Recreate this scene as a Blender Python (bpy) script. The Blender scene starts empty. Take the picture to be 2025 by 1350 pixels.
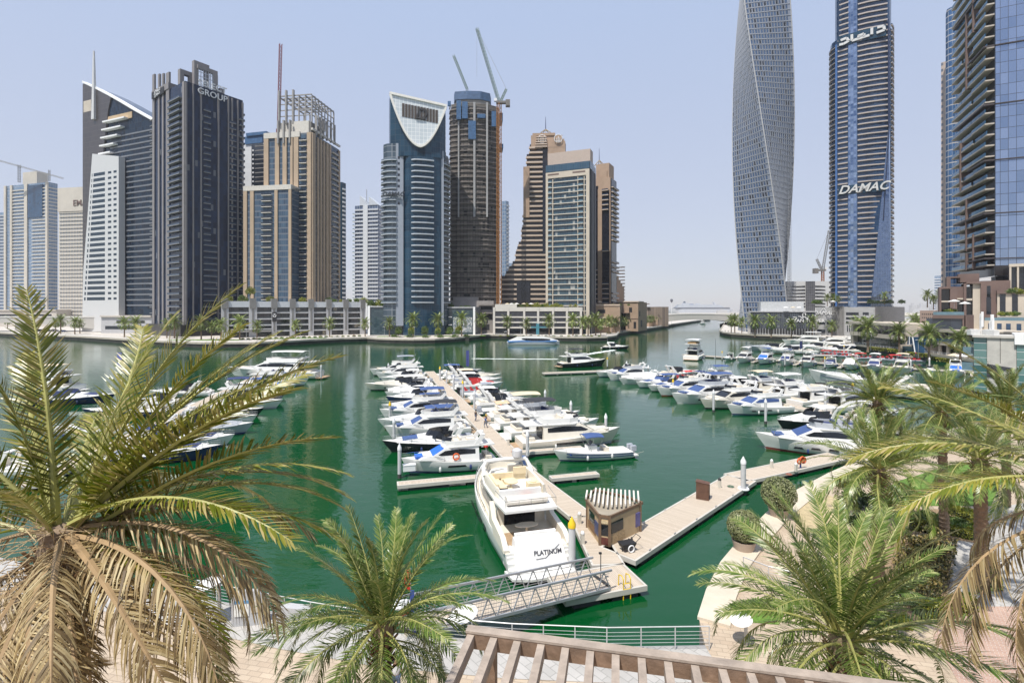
import bpy, math, random
from mathutils import Vector, Matrix
R = math.radians
rng = random.Random(7)
SC = bpy.context.scene
COL = SC.collection
# ---------------------------------------------------------------- camera
FPX, CXP, HYP, CH = 1000.0, 1012.5, 612.0, 18.0      # focal length in photo px, principal column, horizon row, eye height
cam = bpy.data.cameras.new('camera'); camo = bpy.data.objects.new('camera', cam); COL.objects.link(camo)
cam.sensor_width = 36; cam.lens = 36 * FPX / 2025; cam.shift_y = -63 / 2025
cam.clip_start = 0.1; cam.clip_end = 30000
camo.location = (0, 0, CH); camo.rotation_euler = (R(90), 0, 0); SC.camera = camo
# ---------------------------------------------------------------- light
SUN_AZ, SUN_EL = R(215), R(62)                       # azimuth clockwise from +Y
sd = Vector((math.sin(SUN_AZ) * math.cos(SUN_EL), math.cos(SUN_AZ) * math.cos(SUN_EL), math.sin(SUN_EL)))
W = bpy.data.worlds.new('World'); SC.world = W; W.use_nodes = True
wn = W.node_tree.nodes; wl = W.node_tree.links
sky = wn.new('ShaderNodeTexSky'); sky.sky_type = 'NISHITA'; sky.sun_disc = False
sky.sun_elevation = SUN_EL; sky.sun_rotation = SUN_AZ; sky.air_density = 1.0; sky.dust_density = 0.5; sky.ozone_density = 2.2; sky.altitude = 0
hz_ = wn.new('ShaderNodeMix'); hz_.data_type = 'RGBA'; hz_.inputs[0].default_value = .8
gc_ = wn.new('ShaderNodeTexCoord'); gs_ = wn.new('ShaderNodeSeparateXYZ'); wl.new(gc_.outputs['Generated'], gs_.inputs[0]); gr_ = wn.new('ShaderNodeValToRGB'); wl.new(gs_.outputs[2], gr_.inputs[0]); gr_.color_ramp.elements[0].color = (.72, .71, .785, 1); gr_.color_ramp.elements[1].color = (.6, .715, .965, 1); gr_.color_ramp.elements[1].position = .5
gv_ = wn.new('ShaderNodeVectorMath'); gv_.operation = 'SCALE'; gv_.inputs['Scale'].default_value = 5; wl.new(gr_.outputs[0], gv_.inputs[0]); wl.new(gv_.outputs[0], hz_.inputs[7])      # summer haze: the sky whitened all over
wl.new(sky.outputs[0], hz_.inputs[6]); wl.new(hz_.outputs[2], wn['Background'].inputs[0]); wn['Background'].inputs[1].default_value = 0.125
sl = bpy.data.lights.new('sun', 'SUN'); sl.energy = 4.0; sl.angle = R(0.5); sl.color = (1.0, 0.955, 0.88)
so = bpy.data.objects.new('sun', sl); COL.objects.link(so); so.rotation_euler = sd.to_track_quat('Z', 'Y').to_euler()
SC.view_settings.view_transform = 'Standard'; SC.view_settings.look = 'None'; SC.view_settings.exposure = 0.52; SC.view_settings.gamma = 1
SC.cycles.use_denoising = True; SC.cycles.max_bounces = 6; SC.cycles.diffuse_bounces = 3; SC.cycles.glossy_bounces = 3
SC.cycles.transparent_max_bounces = 8; SC.cycles.caustics_reflective = False; SC.cycles.caustics_refractive = False
SC.cycles.sample_clamp_indirect = 6
# ---------------------------------------------------------------- places: a photo pixel on a known height or depth
def gp(px, py, z=0.0):
    Y = (CH - z) * FPX / (py - HYP); return Vector(((px - CXP) / FPX * Y, Y, z))
def at(px, Y, z=0.0): return Vector(((px - CXP) / FPX * Y, Y, z))
def zz(py, Y): return CH - (py - HYP) / FPX * Y
_U = 'first second third fourth fifth sixth seventh eighth ninth tenth eleventh twelfth thirteenth fourteenth fifteenth sixteenth seventeenth eighteenth nineteenth'.split()
_T = ['twent', 'thirt', 'fort', 'fift', 'sixt']
_C = 'one two three four five six seven eight nine'.split()
def nth(i):
    i += 1
    if i < 20: return _U[i - 1]
    t, u = divmod(i, 10); w = _T[t - 2]
    return w + 'ieth' if u == 0 else w + 'y-' + _U[u - 1]
# ---------------------------------------------------------------- mesh builder
class MB:
    def __init__(s): s.v = []; s.f = []; s.m = []; s.mi = 0; s.sm = []; s.smooth = False
    def face(s, idx): s.f.append(idx); s.m.append(s.mi); s.sm.append(s.smooth)
    def poly(s, pts):
        n = len(s.v); s.v += [tuple(p) for p in pts]; s.face(list(range(n, n + len(pts)))); return s
    def box(s, x0, x1, y0, y1, z0, z1):
        if x0 > x1: x0, x1 = x1, x0
        if y0 > y1: y0, y1 = y1, y0
        if z0 > z1: z0, z1 = z1, z0
        n = len(s.v); s.v += [(x0, y0, z0), (x1, y0, z0), (x1, y1, z0), (x0, y1, z0), (x0, y0, z1), (x1, y0, z1), (x1, y1, z1), (x0, y1, z1)]
        for q in ((0, 3, 2, 1), (4, 5, 6, 7), (0, 1, 5, 4), (1, 2, 6, 5), (2, 3, 7, 6), (3, 0, 4, 7)): s.face([n + k for k in q])
        return s
    def prism(s, poly, z0, z1, top=None):
        poly = [(p[0], p[1]) for p in poly]
        if sum(a[0] * b[1] - b[0] * a[1] for a, b in zip(poly, poly[1:] + poly[:1])) < 0:
            poly = poly[::-1]; top = top[::-1] if top else None; z1 = z1[::-1] if isinstance(z1, (list, tuple)) else z1
        n = len(s.v); k = len(poly); top = top or poly
        zf = (lambda i, z: z[i]) if isinstance(z1, (list, tuple)) else (lambda i, z: z)
        s.v += [(p[0], p[1], z0) for p in poly] + [(p[0], p[1], zf(i, z1)) for i, p in enumerate(top)]
        s.face([n + i for i in range(k)][::-1]); s.face([n + k + i for i in range(k)])
        for i in range(k): j = (i + 1) % k; s.face([n + i, n + j, n + k + j, n + k + i])
        return s
    def rings(s, rs, caps=True, closed=True):
        n = len(s.v); k = len(rs[0])
        for r in rs: s.v += [tuple(p) for p in r]
        for a in range(len(rs) - 1):
            for i in range(k if closed else k - 1):
                j = (i + 1) % k; s.face([n + a * k + i, n + a * k + j, n + (a + 1) * k + j, n + (a + 1) * k + i])
        if caps and closed:
            s.face([n + i for i in range(k)][::-1]); s.face([n + (len(rs) - 1) * k + i for i in range(k)])
        return s
    def tube(s, p, q, r, n=6, r2=None):
        p = Vector(p); q = Vector(q); d = q - p
        if d.length < 1e-6: return s
        a = d.orthogonal().normalized(); b = d.normalized().cross(a); r2 = r if r2 is None else r2
        c = [(math.cos(2 * math.pi * i / n), math.sin(2 * math.pi * i / n)) for i in range(n)]
        sm = s.smooth; s.smooth = n > 5
        s.rings([[p + (a * x + b * y) * r for x, y in c], [q + (a * x + b * y) * r2 for x, y in c]]); s.smooth = sm
        return s
    def path(s, pts, r, n=5):
        for a, b in zip(pts[:-1], pts[1:]): s.tube(a, b, r, n)
        return s
    def bar(s, p, q, w, h, up=(0, 0, 1)):
        p = Vector(p); q = Vector(q); d = (q - p).normalized(); up = Vector(up)
        a = d.cross(up)
        if a.length < 1e-4: a = d.orthogonal()
        a.normalize(); b = a.cross(d); a *= w / 2; b *= h / 2
        s.rings([[p - a - b, p + a - b, p + a + b, p - a + b], [q - a - b, q + a - b, q + a + b, q - a + b]]); return s
    def lathe(s, prof, c=(0, 0, 0), n=12, sx=1, sy=1):
        sm = s.smooth; s.smooth = True
        s.rings([[(c[0] + r * sx * math.cos(2 * math.pi * i / n), c[1] + r * sy * math.sin(2 * math.pi * i / n), c[2] + z) for i in range(n)] for r, z in prof]); s.smooth = sm
        return s
    def torus(s, c, ax, r, t, n=12, k=5):
        c = Vector(c); ax = Vector(ax).normalized(); a = ax.orthogonal().normalized(); b = ax.cross(a); rs = []
        for i in range(n + 1):
            w = 2 * math.pi * i / n; d = a * math.cos(w) + b * math.sin(w)
            rs.append([c + d * r + (d * math.cos(2 * math.pi * j / k) + ax * math.sin(2 * math.pi * j / k)) * t for j in range(k)])
        sm = s.smooth; s.smooth = True; s.rings(rs, caps=False); s.smooth = sm; return s
    def add(s, o, mtx=None):
        n = len(s.v); s.v += [tuple(mtx @ Vector(p)) for p in o.v] if mtx else o.v
        s.f += [[n + i for i in q] for q in o.f]; s.m += o.m; s.sm += o.sm; return s
    def data(s, name, mats):
        me = bpy.data.meshes.new(name); me.from_pydata(s.v, [], s.f)
        for m in (mats if isinstance(mats, (list, tuple)) else [mats]): me.materials.append(m)
        me.polygons.foreach_set('material_index', s.m); me.polygons.foreach_set('use_smooth', s.sm)
        if any(s.sm): me.set_sharp_from_angle(angle=R(42))
        return me
    def build(s, name, mats, parent=None):
        o = bpy.data.objects.new(name, s.data(name, mats)); COL.objects.link(o); o.parent = parent; return o
def tag(o, label=None, cat=None, group=None, kind=None):
    if label: o['label'] = label
    if cat: o['category'] = cat
    if group: o['group'] = group
    if kind: o['kind'] = kind
    return o
def thing(name, label, cat, loc=(0, 0, 0), rz=0.0, group=None):
    o = bpy.data.objects.new(name, None); COL.objects.link(o); o.location = loc; o.rotation_euler = (0, 0, rz); o.empty_display_size = .1
    return tag(o, label, cat, group)
KIDS = {}
def dup(root, loc, rz=0.0, label=None, scale=None, kids=None):
    if root.name not in KIDS: KIDS[root.name] = [(c, list(c.children)) for c in root.children]
    r = root.copy(); COL.objects.link(r); r.location = loc; r.rotation_euler = (0, 0, rz)
    if scale: r.scale = scale if hasattr(scale, '__len__') else (scale,) * 3
    if label: r['label'] = label
    for c, gs in KIDS[root.name]:
        d = c.copy(); COL.objects.link(d); d.parent = r
        for g in gs: e = g.copy(); COL.objects.link(e); e.parent = d
    return r
class Rep:                                            # repeated parts of one thing: the 100 largest each a part, the rest one part
    def __init__(s): s.p = []
    def add(s, mb, area): s.p.append((area, len(s.p), mb))
    def finish(s, name, mats, parent):
        s.p.sort(key=lambda t: (-t[0], t[1]))
        for a, i, mb in s.p[:100]: mb.build(name, mats, parent)
        if len(s.p) > 100:
            r = MB()
            for a, i, mb in s.p[100:]: r.add(mb)
            r.build(name, mats, parent)['kind'] = 'stuff'
def textmb(body, size, depth=.15, shear=0.0, bold=0.0):
    c = bpy.data.curves.new('t', 'FONT'); c.body = body; c.size = size; c.extrude = depth; c.align_x = 'CENTER'; c.align_y = 'CENTER'; c.shear = shear; c.offset = bold
    c.resolution_u = 3; o = bpy.data.objects.new('t', c); COL.objects.link(o); dg = bpy.context.evaluated_depsgraph_get(); e = o.evaluated_get(dg); me = e.to_mesh()
    mb = MB(); mb.v = [tuple(v.co) for v in me.vertices]; mb.f = [list(p.vertices) for p in me.polygons]; mb.m = [0] * len(mb.f); mb.sm = [False] * len(mb.f)
    e.to_mesh_clear(); bpy.data.objects.remove(o); return mb
def frame(o, x, y):                                   # matrix with given origin, x axis and y axis
    x = Vector(x).normalized(); y = Vector(y).normalized(); z = x.cross(y)
    m = Matrix((x, y, z)).transposed().to_4x4(); m.translation = Vector(o); return m
# ---------------------------------------------------------------- materials
MC = {}
def nd(nt, t, **k):
    n = nt.nodes.new(t)
    for a, v in k.items(): setattr(n, a, v)
    return n
def newmat(name):
    m = bpy.data.materials.new(name); m.use_nodes = True; return m, m.node_tree, m.node_tree.nodes['Principled BSDF'], m.node_tree.links
def M(name, col, rough=.6, metal=0.0, var=.12, scale=1.0, bump=0.0, bscale=None, spec=.5, coat=0):
    if name in MC: return MC[name]
    m, nt, p, L = newmat(name)
    tc = nd(nt, 'ShaderNodeTexCoord'); n = nd(nt, 'ShaderNodeTexNoise'); n.inputs['Scale'].default_value = scale; n.inputs['Detail'].default_value = 5; n.inputs['Roughness'].default_value = .65
    L.new(tc.outputs['Object'], n.inputs['Vector'])
    r = nd(nt, 'ShaderNodeValToRGB'); r.color_ramp.elements[0].position = .3; r.color_ramp.elements[1].position = .7
    r.color_ramp.elements[0].color = tuple(c * (1 - var) for c in col) + (1,); r.color_ramp.elements[1].color = tuple(min(1, c * (1 + var)) for c in col) + (1,)
    L.new(n.outputs[0], r.inputs[0]); L.new(r.outputs[0], p.inputs['Base Color'])
    p.inputs['Roughness'].default_value = rough; p.inputs['Metallic'].default_value = metal; p.inputs['Specular IOR Level'].default_value = spec; p.inputs['Coat Weight'].default_value = coat
    if bump:
        b = nd(nt, 'ShaderNodeBump'); b.inputs['Strength'].default_value = bump; b.inputs['Distance'].default_value = .05
        n2 = nd(nt, 'ShaderNodeTexNoise'); n2.inputs['Scale'].default_value = bscale or scale * 6; n2.inputs['Detail'].default_value = 4; L.new(tc.outputs['Object'], n2.inputs['Vector'])
        L.new(n2.outputs[0], b.inputs['Height']); L.new(b.outputs[0], p.inputs['Normal'])
    MC[name] = m; return m
def math_(nt, op, a, b=None):
    n = nd(nt, 'ShaderNodeMath', operation=op)
    for i, x in enumerate((a, b)):
        if x is None: continue
        if hasattr(x, 'links') or hasattr(x, 'is_linked'): nt.links.new(x, n.inputs[i])
        else: n.inputs[i].default_value = x
    return n.outputs[0]
def mixc(nt, f, a, b):
    n = nd(nt, 'ShaderNodeMix', data_type='RGBA')
    for i, x in ((0, f), (6, a), (7, b)):
        if hasattr(x, 'is_linked'): nt.links.new(x, n.inputs[i])
        elif i: n.inputs[i].default_value = tuple(x) + (1,)
        else: n.inputs[0].default_value = x
    return n.outputs[2]
def GW(name, c1, c2, frame_c, pw=1.5, ph=3.5, lw=.08, lh=.12, tilt=.02, rough=.06, metal=0.0, spec=.8, curtains=0.0, cc=(.45, .43, .4)):
    """panelled wall: cells with their own tint and slight tilt, separated by frame lines (object space: along x+y, and z)"""
    if name in MC: return MC[name]
    m, nt, p, L = newmat(name)
    tc = nd(nt, 'ShaderNodeTexCoord'); sx = nd(nt, 'ShaderNodeSeparateXYZ'); L.new(tc.outputs['Object'], sx.inputs[0])
    u = math_(nt, 'DIVIDE', math_(nt, 'ADD', math_(nt, 'ADD', sx.outputs[0], sx.outputs[1]), 500.03), pw); v = math_(nt, 'DIVIDE', math_(nt, 'ADD', sx.outputs[2], .02), ph)
    cell = nd(nt, 'ShaderNodeCombineXYZ'); L.new(math_(nt, 'FLOOR', u), cell.inputs[0]); L.new(math_(nt, 'FLOOR', v), cell.inputs[1])
    wnz = nd(nt, 'ShaderNodeTexWhiteNoise', noise_dimensions='2D'); L.new(cell.outputs[0], wnz.inputs['Vector'])
    col = mixc(nt, wnz.outputs['Value'], c1, c2)
    if curtains:
        sep = nd(nt, 'ShaderNodeSeparateColor'); L.new(wnz.outputs['Color'], sep.inputs[0])
        col = mixc(nt, math_(nt, 'LESS_THAN', sep.outputs[1], curtains), col, cc)
    ln = math_(nt, 'MAXIMUM', math_(nt, 'LESS_THAN', math_(nt, 'FRACT', u), lw / pw), math_(nt, 'LESS_THAN', math_(nt, 'FRACT', v), lh / ph))
    L.new(mixc(nt, ln, col, frame_c), p.inputs['Base Color'])
    rr = math_(nt, 'MAXIMUM', math_(nt, 'MULTIPLY', ln, .45), rough); L.new(rr, p.inputs['Roughness'])
    L.new(math_(nt, 'MULTIPLY', math_(nt, 'SUBTRACT', 1.0, ln), metal), p.inputs['Metallic'])
    p.inputs['Specular IOR Level'].default_value = spec
    g = nd(nt, 'ShaderNodeNewGeometry'); a = nd(nt, 'ShaderNodeVectorMath', operation='SUBTRACT'); L.new(wnz.outputs['Color'], a.inputs[0]); a.inputs[1].default_value = (.5, .5, .5)
    b = nd(nt, 'ShaderNodeVectorMath', operation='SCALE'); L.new(a.outputs[0], b.inputs[0]); b.inputs['Scale'].default_value = tilt
    c = nd(nt, 'ShaderNodeVectorMath', operation='ADD'); L.new(b.outputs[0], c.inputs[0]); L.new(g.outputs['Normal'], c.inputs[1])
    d = nd(nt, 'ShaderNodeVectorMath', operation='NORMALIZE'); L.new(c.outputs[0], d.inputs[0]); L.new(d.outputs[0], p.inputs['Normal'])
    MC[name] = m; return m
def leafmat(name, cols, transl=.25, rough=.45):
    """foliage: every leaf island takes its own tint"""
    m, nt, p, L = newmat(name); g = nd(nt, 'ShaderNodeNewGeometry'); r = nd(nt, 'ShaderNodeValToRGB')
    e = r.color_ramp.elements
    while len(e) < len(cols): e.new(.5)
    for i, c in enumerate(cols): e[i].position = i / (len(cols) - 1); e[i].color = tuple(c) + (1,)
    L.new(g.outputs['Random Per Island'], r.inputs[0]); oi = nd(nt, 'ShaderNodeObjectInfo'); vs = nd(nt, 'ShaderNodeVectorMath', operation='SCALE'); L.new(r.outputs[0], vs.inputs[0]); L.new(math_(nt, 'ADD', math_(nt, 'MULTIPLY', oi.outputs['Random'], .55), .68), vs.inputs['Scale']); L.new(vs.outputs[0], p.inputs['Base Color']); p.inputs['Roughness'].default_value = rough
    p.inputs['Specular IOR Level'].default_value = .5
    t = nd(nt, 'ShaderNodeBsdfTranslucent'); L.new(vs.outputs[0], t.inputs[0]); mx = nd(nt, 'ShaderNodeMixShader'); mx.inputs[0].default_value = transl
    L.new(p.outputs[0], mx.inputs[1]); L.new(t.outputs[0], mx.inputs[2]); L.new(mx.outputs[0], nt.nodes['Material Output'].inputs[0])
    return m
conc = M('concrete', (.42, .41, .39), .8, var=.1, scale=.3, bump=.2)
concD = M('dark_concrete', (.16, .15, .14), .85, var=.2, scale=.3, bump=.2)
white = M('white_paint', (.78, .78, .77), .55, var=.05, scale=.4)
beige = M('beige_render', (.5, .44, .36), .8, var=.1, scale=.2)
tan = M('tan_cladding', (.45, .33, .2), .75, var=.12, scale=.2)
brown = M('brown_stone', (.36, .255, .18), .8, var=.12, scale=.2)
dbrown = M('dark_brown_stone', (.15, .1, .085), .75, var=.15, scale=.2)
gstone = M('grey_stone', (.36, .355, .35), .75, var=.1, scale=.3)
gstoneD = M('dark_grey_stone', (.19, .185, .18), .75, var=.1, scale=.3)
dglass = M('dark_glass', (.012, .016, .024), .06, var=.4, scale=.5, spec=.8)
bglass = M('blue_glass', (.02, .055, .11), .06, var=.3, scale=.3, spec=.9)
railglass = M('rail_glass', (.12, .2, .24), .12, var=.2, scale=.5, spec=.8)
steel = M('galvanised_steel', (.45, .46, .47), .4, metal=.6, var=.08)
wsteel = M('white_steel', (.7, .7, .7), .4, var=.05)
black = M('black_rubber', (.018, .018, .02), .6, var=.2)
navy = M('navy_paint', (.02, .035, .12), .5)
yellow = M('yellow_paint', (.72, .48, .02), .5)
red = M('red_paint', (.55, .035, .02), .5)
# ================================================================ water, banks, near promenade
def water_mat():
    m, nt, p, L = newmat('harbour_water')
    tc = nd(nt, 'ShaderNodeTexCoord'); mp = nd(nt, 'ShaderNodeMapping'); L.new(tc.outputs['Object'], mp.inputs[0]); mp.inputs['Rotation'].default_value = (0, 0, R(18)); mp.inputs['Scale'].default_value = (1, 1.6, 1)
    n1 = nd(nt, 'ShaderNodeTexNoise'); n1.inputs['Scale'].default_value = 1.5; n1.inputs['Detail'].default_value = 3; L.new(mp.outputs[0], n1.inputs['Vector'])
    n2 = nd(nt, 'ShaderNodeTexNoise'); n2.inputs['Scale'].default_value = .32; n2.inputs['Detail'].default_value = 2; L.new(mp.outputs[0], n2.inputs['Vector'])
    n3 = nd(nt, 'ShaderNodeTexNoise'); n3.inputs['Scale'].default_value = .03; n3.inputs['Detail'].default_value = 3; L.new(tc.outputs['Object'], n3.inputs['Vector'])
    h = math_(nt, 'ADD', math_(nt, 'MULTIPLY', n1.outputs[0], .35), n2.outputs[0])
    h = math_(nt, 'MULTIPLY', h, math_(nt, 'ADD', math_(nt, 'MULTIPLY', n3.outputs[0], 1.4), .05))
    b = nd(nt, 'ShaderNodeBump'); b.inputs['Strength'].default_value = .27; b.inputs['Distance'].default_value = .22; L.new(h, b.inputs['Height']); L.new(b.outputs[0], p.inputs['Normal'])
    L.new(mixc(nt, n3.outputs[0], (.0, .04, .0095), (.002, .066, .015)), p.inputs['Base Color'])
    p.inputs['Roughness'].default_value = .03; p.inputs['IOR'].default_value = 1.36; p.inputs['Specular IOR Level'].default_value = .75
    return m
wm = water_mat()
w = MB(); w.poly([(-9000, -60, 0), (9000, -60, 0), (9000, 14000, 0), (-9000, 14000, 0)]); tag(w.build('water', wm), kind='structure')
w = MB(); w.poly([(-9000, -60, -4), (9000, -60, -4), (9000, 14000, -4), (-9000, 14000, -4)]); tag(w.build('seabed', M('silt', (.1, .1, .07), .9)), kind='structure')
def pave(name, c1, c2, mortar, sx, sy, rot=0.0, msize=.02):
    m, nt, p, L = newmat(name); tc = nd(nt, 'ShaderNodeTexCoord'); mp = nd(nt, 'ShaderNodeMapping'); mp.inputs['Rotation'].default_value = (0, 0, rot); L.new(tc.outputs['Object'], mp.inputs[0])
    b = nd(nt, 'ShaderNodeTexBrick'); L.new(mp.outputs[0], b.inputs['Vector']); b.inputs['Scale'].default_value = 1; b.inputs['Brick Width'].default_value = sx; b.inputs['Row Height'].default_value = sy
    b.inputs['Mortar Size'].default_value = msize; b.inputs['Color1'].default_value = c1 + (1,); b.inputs['Color2'].default_value = c2 + (1,); b.inputs['Mortar'].default_value = mortar + (1,)
    n = nd(nt, 'ShaderNodeTexNoise'); n.inputs['Scale'].default_value = .5; n.inputs['Detail'].default_value = 6; L.new(tc.outputs['Object'], n.inputs['Vector'])
    k = math_(nt, 'ADD', math_(nt, 'MULTIPLY', n.outputs[0], .5), .75); v = nd(nt, 'ShaderNodeVectorMath', operation='SCALE'); L.new(b.outputs[0], v.inputs[0]); L.new(k, v.inputs['Scale'])
    L.new(v.outputs[0], p.inputs['Base Color']); p.inputs['Roughness'].default_value = .75
    bp = nd(nt, 'ShaderNodeBump'); bp.inputs['Strength'].default_value = .3; bp.inputs['Distance'].default_value = .01; L.new(b.outputs['Fac'], bp.inputs['Height']); bp.invert = True; L.new(bp.outputs[0], p.inputs['Normal'])
    return m
paveT = pave('tan_paving', (.42, .33, .24), (.47, .38, .28), (.33, .26, .19), .6, .3, R(12))
paveL = pave('pale_paving', (.5, .46, .41), (.55, .51, .46), (.4, .37, .33), 1.2, .6)
paveG = pave('grey_paving', (.37, .355, .33), (.43, .41, .385), (.28, .27, .25), .8, .4, R(50))
paveR = pave('brick_paving', (.34, .2, .15), (.42, .27, .2), (.45, .4, .35), .32, .11, R(35), .012)
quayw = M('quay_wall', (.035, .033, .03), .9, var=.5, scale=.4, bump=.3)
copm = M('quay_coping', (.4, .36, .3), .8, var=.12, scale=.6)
grassm = M('lawn', (.1, .19, .025), .9, var=.35, scale=2.5, bump=.5)
def land(name, edge, back, ztop=2.0, cop=True):
    """a bank: quay wall along edge, paved top reaching to the points in back"""
    m = MB(); pts = [(p[0], p[1]) for p in edge] + [(p[0], p[1]) for p in back]
    m.prism(pts, -3.9, ztop - .25); m.mi = 0
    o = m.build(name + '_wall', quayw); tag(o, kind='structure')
    t = MB(); n = len(edge)
    t.prism(pts, ztop - .25 + .004, ztop); tag(t.build(name, paveL), kind='structure')
    if cop:
        c = MB()
        for a, b in zip(edge[:-1], edge[1:]): c.bar((a[0], a[1], ztop + .1), (b[0], b[1], ztop + .1), .7, .9)
        tag(c.build(name + '_kerb', copm), kind='structure')
# far bank (left and centre), water edge read along the quay
farE = [(-420, 352)] + [tuple(gp(*q)[:2]) for q in ((0, 664.5), (60, 668), (110, 670.5), (160, 673), (230, 678), (300, 683), (400, 687.5), (505, 687), (560, 684), (620, 680), (680, 677), (726, 675.5))]
farE += [tuple(gp(*q)[:2]) for q in ((745, 677.5), (780, 679), (820, 679.5), (860, 679), (900, 676.5), (940, 672), (962, 669))]
farE += [tuple(gp(*q)[:2]) for q in ((1010, 670), (1060, 672.5), (1110, 674.5), (1160, 675), (1200, 674), (1218, 671), (1224, 664), (1262, 657), (1300, 651.3), (1345, 642.3), (1375, 637.5), (1405, 633))]
land('far_promenade', farE, [(700, 2050), (-60, 2050), (-700, 900), (-700, 352)])
rE = [tuple(gp(*q)[:2]) for q in ((1434, 640), (1428, 652), (1423, 660), (1430, 663.5), (1445, 666), (1500, 669.5), (1560, 672), (1620, 678), (1690, 690), (1760, 702), (1840, 712), (1930, 727))]
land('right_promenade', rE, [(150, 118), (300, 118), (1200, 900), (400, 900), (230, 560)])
fl = MB(); fl.prism([(700, 2051), (700, 2600), (5000, 2600), (5000, 1500), (1300, 1200), (900, 1500)], -3, 2.4); tag(fl.build('far_shore', M('sand', (.5, .45, .37), .95, scale=.02)), kind='structure')
# near bank
nearE = [(-60, 40), (-40, 35), (-28, 31.2), (-17, 28.2), (-10.6, 26.4), (-5.7, 25.2), (0, 24.5), (5, 24.2), (9.3, 24.3)]
curv = [tuple(gp(px, py, 1.8)[:2]) for px, py in ((1383, 1225), (1400, 1170), (1428, 1115), (1465, 1070), (1520, 1015), (1580, 970), (1640, 938), (1720, 902), (1800, 872), (1900, 845), (2025, 815))]
near_all = nearE + curv
back = [(300, 118), (300, -40), (-60, -40)]
m = MB(); m.prism(near_all + back, -3.9, 1.5); tag(m.build('near_bank_wall', M('quay_face', (.24, .22, .19), .9, var=.3, scale=.5)), kind='structure')
m = MB(); m.prism(near_all + back, 1.504, 1.8); tag(m.build('near_promenade', paveT), kind='structure')
def strip(pts, w0, w1, z, name, mat, th=.02):
    """ground strip following pts (left side = water), from w0 to w1 metres inland"""
    m = MB(); rs = []
    for i, p in enumerate(pts):
        a = Vector(pts[max(0, i - 1)]); b = Vector(pts[min(len(pts) - 1, i + 1)]); d = (b - a).normalized(); nrm = Vector((d.y, -d.x)); p = Vector(p)
        A = p + nrm * w0; B = p + nrm * w1; rs.append([(A.x, A.y, z - th), (B.x, B.y, z - th), (B.x, B.y, z), (A.x, A.y, z)])
    m.rings(rs); return tag(m.build(name, mat), kind='structure')
strip(nearE, -.1, 2.3, 1.83, 'pavement_edge_band', paveG)
strip(curv, -.1, 1.5, 1.95, 'promenade_kerb', M('pale_coping', (.55, .48, .38), .8, scale=.5), .15)
g = lambda px, py: tuple(gp(px, py, 1.8)[:2])
m = MB(); m.prism([(12, 12), (36, 12), (36, 27.6), (23.7, 27.6), (20.8, 25), (18.5, 20)], 1.78, 1.82); tag(m.build('brick_pavement', paveR), kind='structure')
m = MB(); m.prism([(23.7, 27.6), (36, 27.6), (48, 44), (37, 40.5), (31.2, 35.4), (25.2, 29.2)], 1.78, 1.824); tag(m.build('grey_pavement', paveG), kind='structure')
m = MB(); m.prism([g(1432, 1225), g(1440, 1205), g(1490, 1190), g(1560, 1200), g(1540, 1235)], 1.8, 1.84); tag(m.build('lawn', grassm), kind='structure')
m = MB(); m.prism([g(1660, 1080), g(1690, 1030), g(1790, 1000), g(1850, 1015), g(1880, 1100), g(1870, 1200), g(1800, 1235), g(1680, 1230), g(1655, 1160)], 1.8, 1.9); tag(m.build('planting_soil', M('soil', (.26, .18, .11), .95, scale=1.5)), kind='structure')
m = MB(); m.prism([g(1572, 1005), g(1625, 975), g(1665, 990), g(1695, 1020), g(1645, 1055), g(1575, 1050)], 1.8, 1.87); tag(m.build('dry_lawn', M('dry_grass', (.42, .34, .2), .95, var=.3, scale=3)), kind='structure')
m = MB(); m.prism([g(1790, 1015), g(1850, 1008), g(1950, 1026), g(1935, 1075), g(1850, 1060), g(1795, 1050)], 1.8, 1.9); tag(m.build('planting_soil', MC['soil']), kind='structure')
m = MB(); m.prism([g(1720, 985), g(1780, 950), g(1900, 915), g(1990, 930), g(1960, 1000), g(1800, 1000)], 1.8, 1.85); tag(m.build('lawn', grassm), kind='structure')
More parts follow.
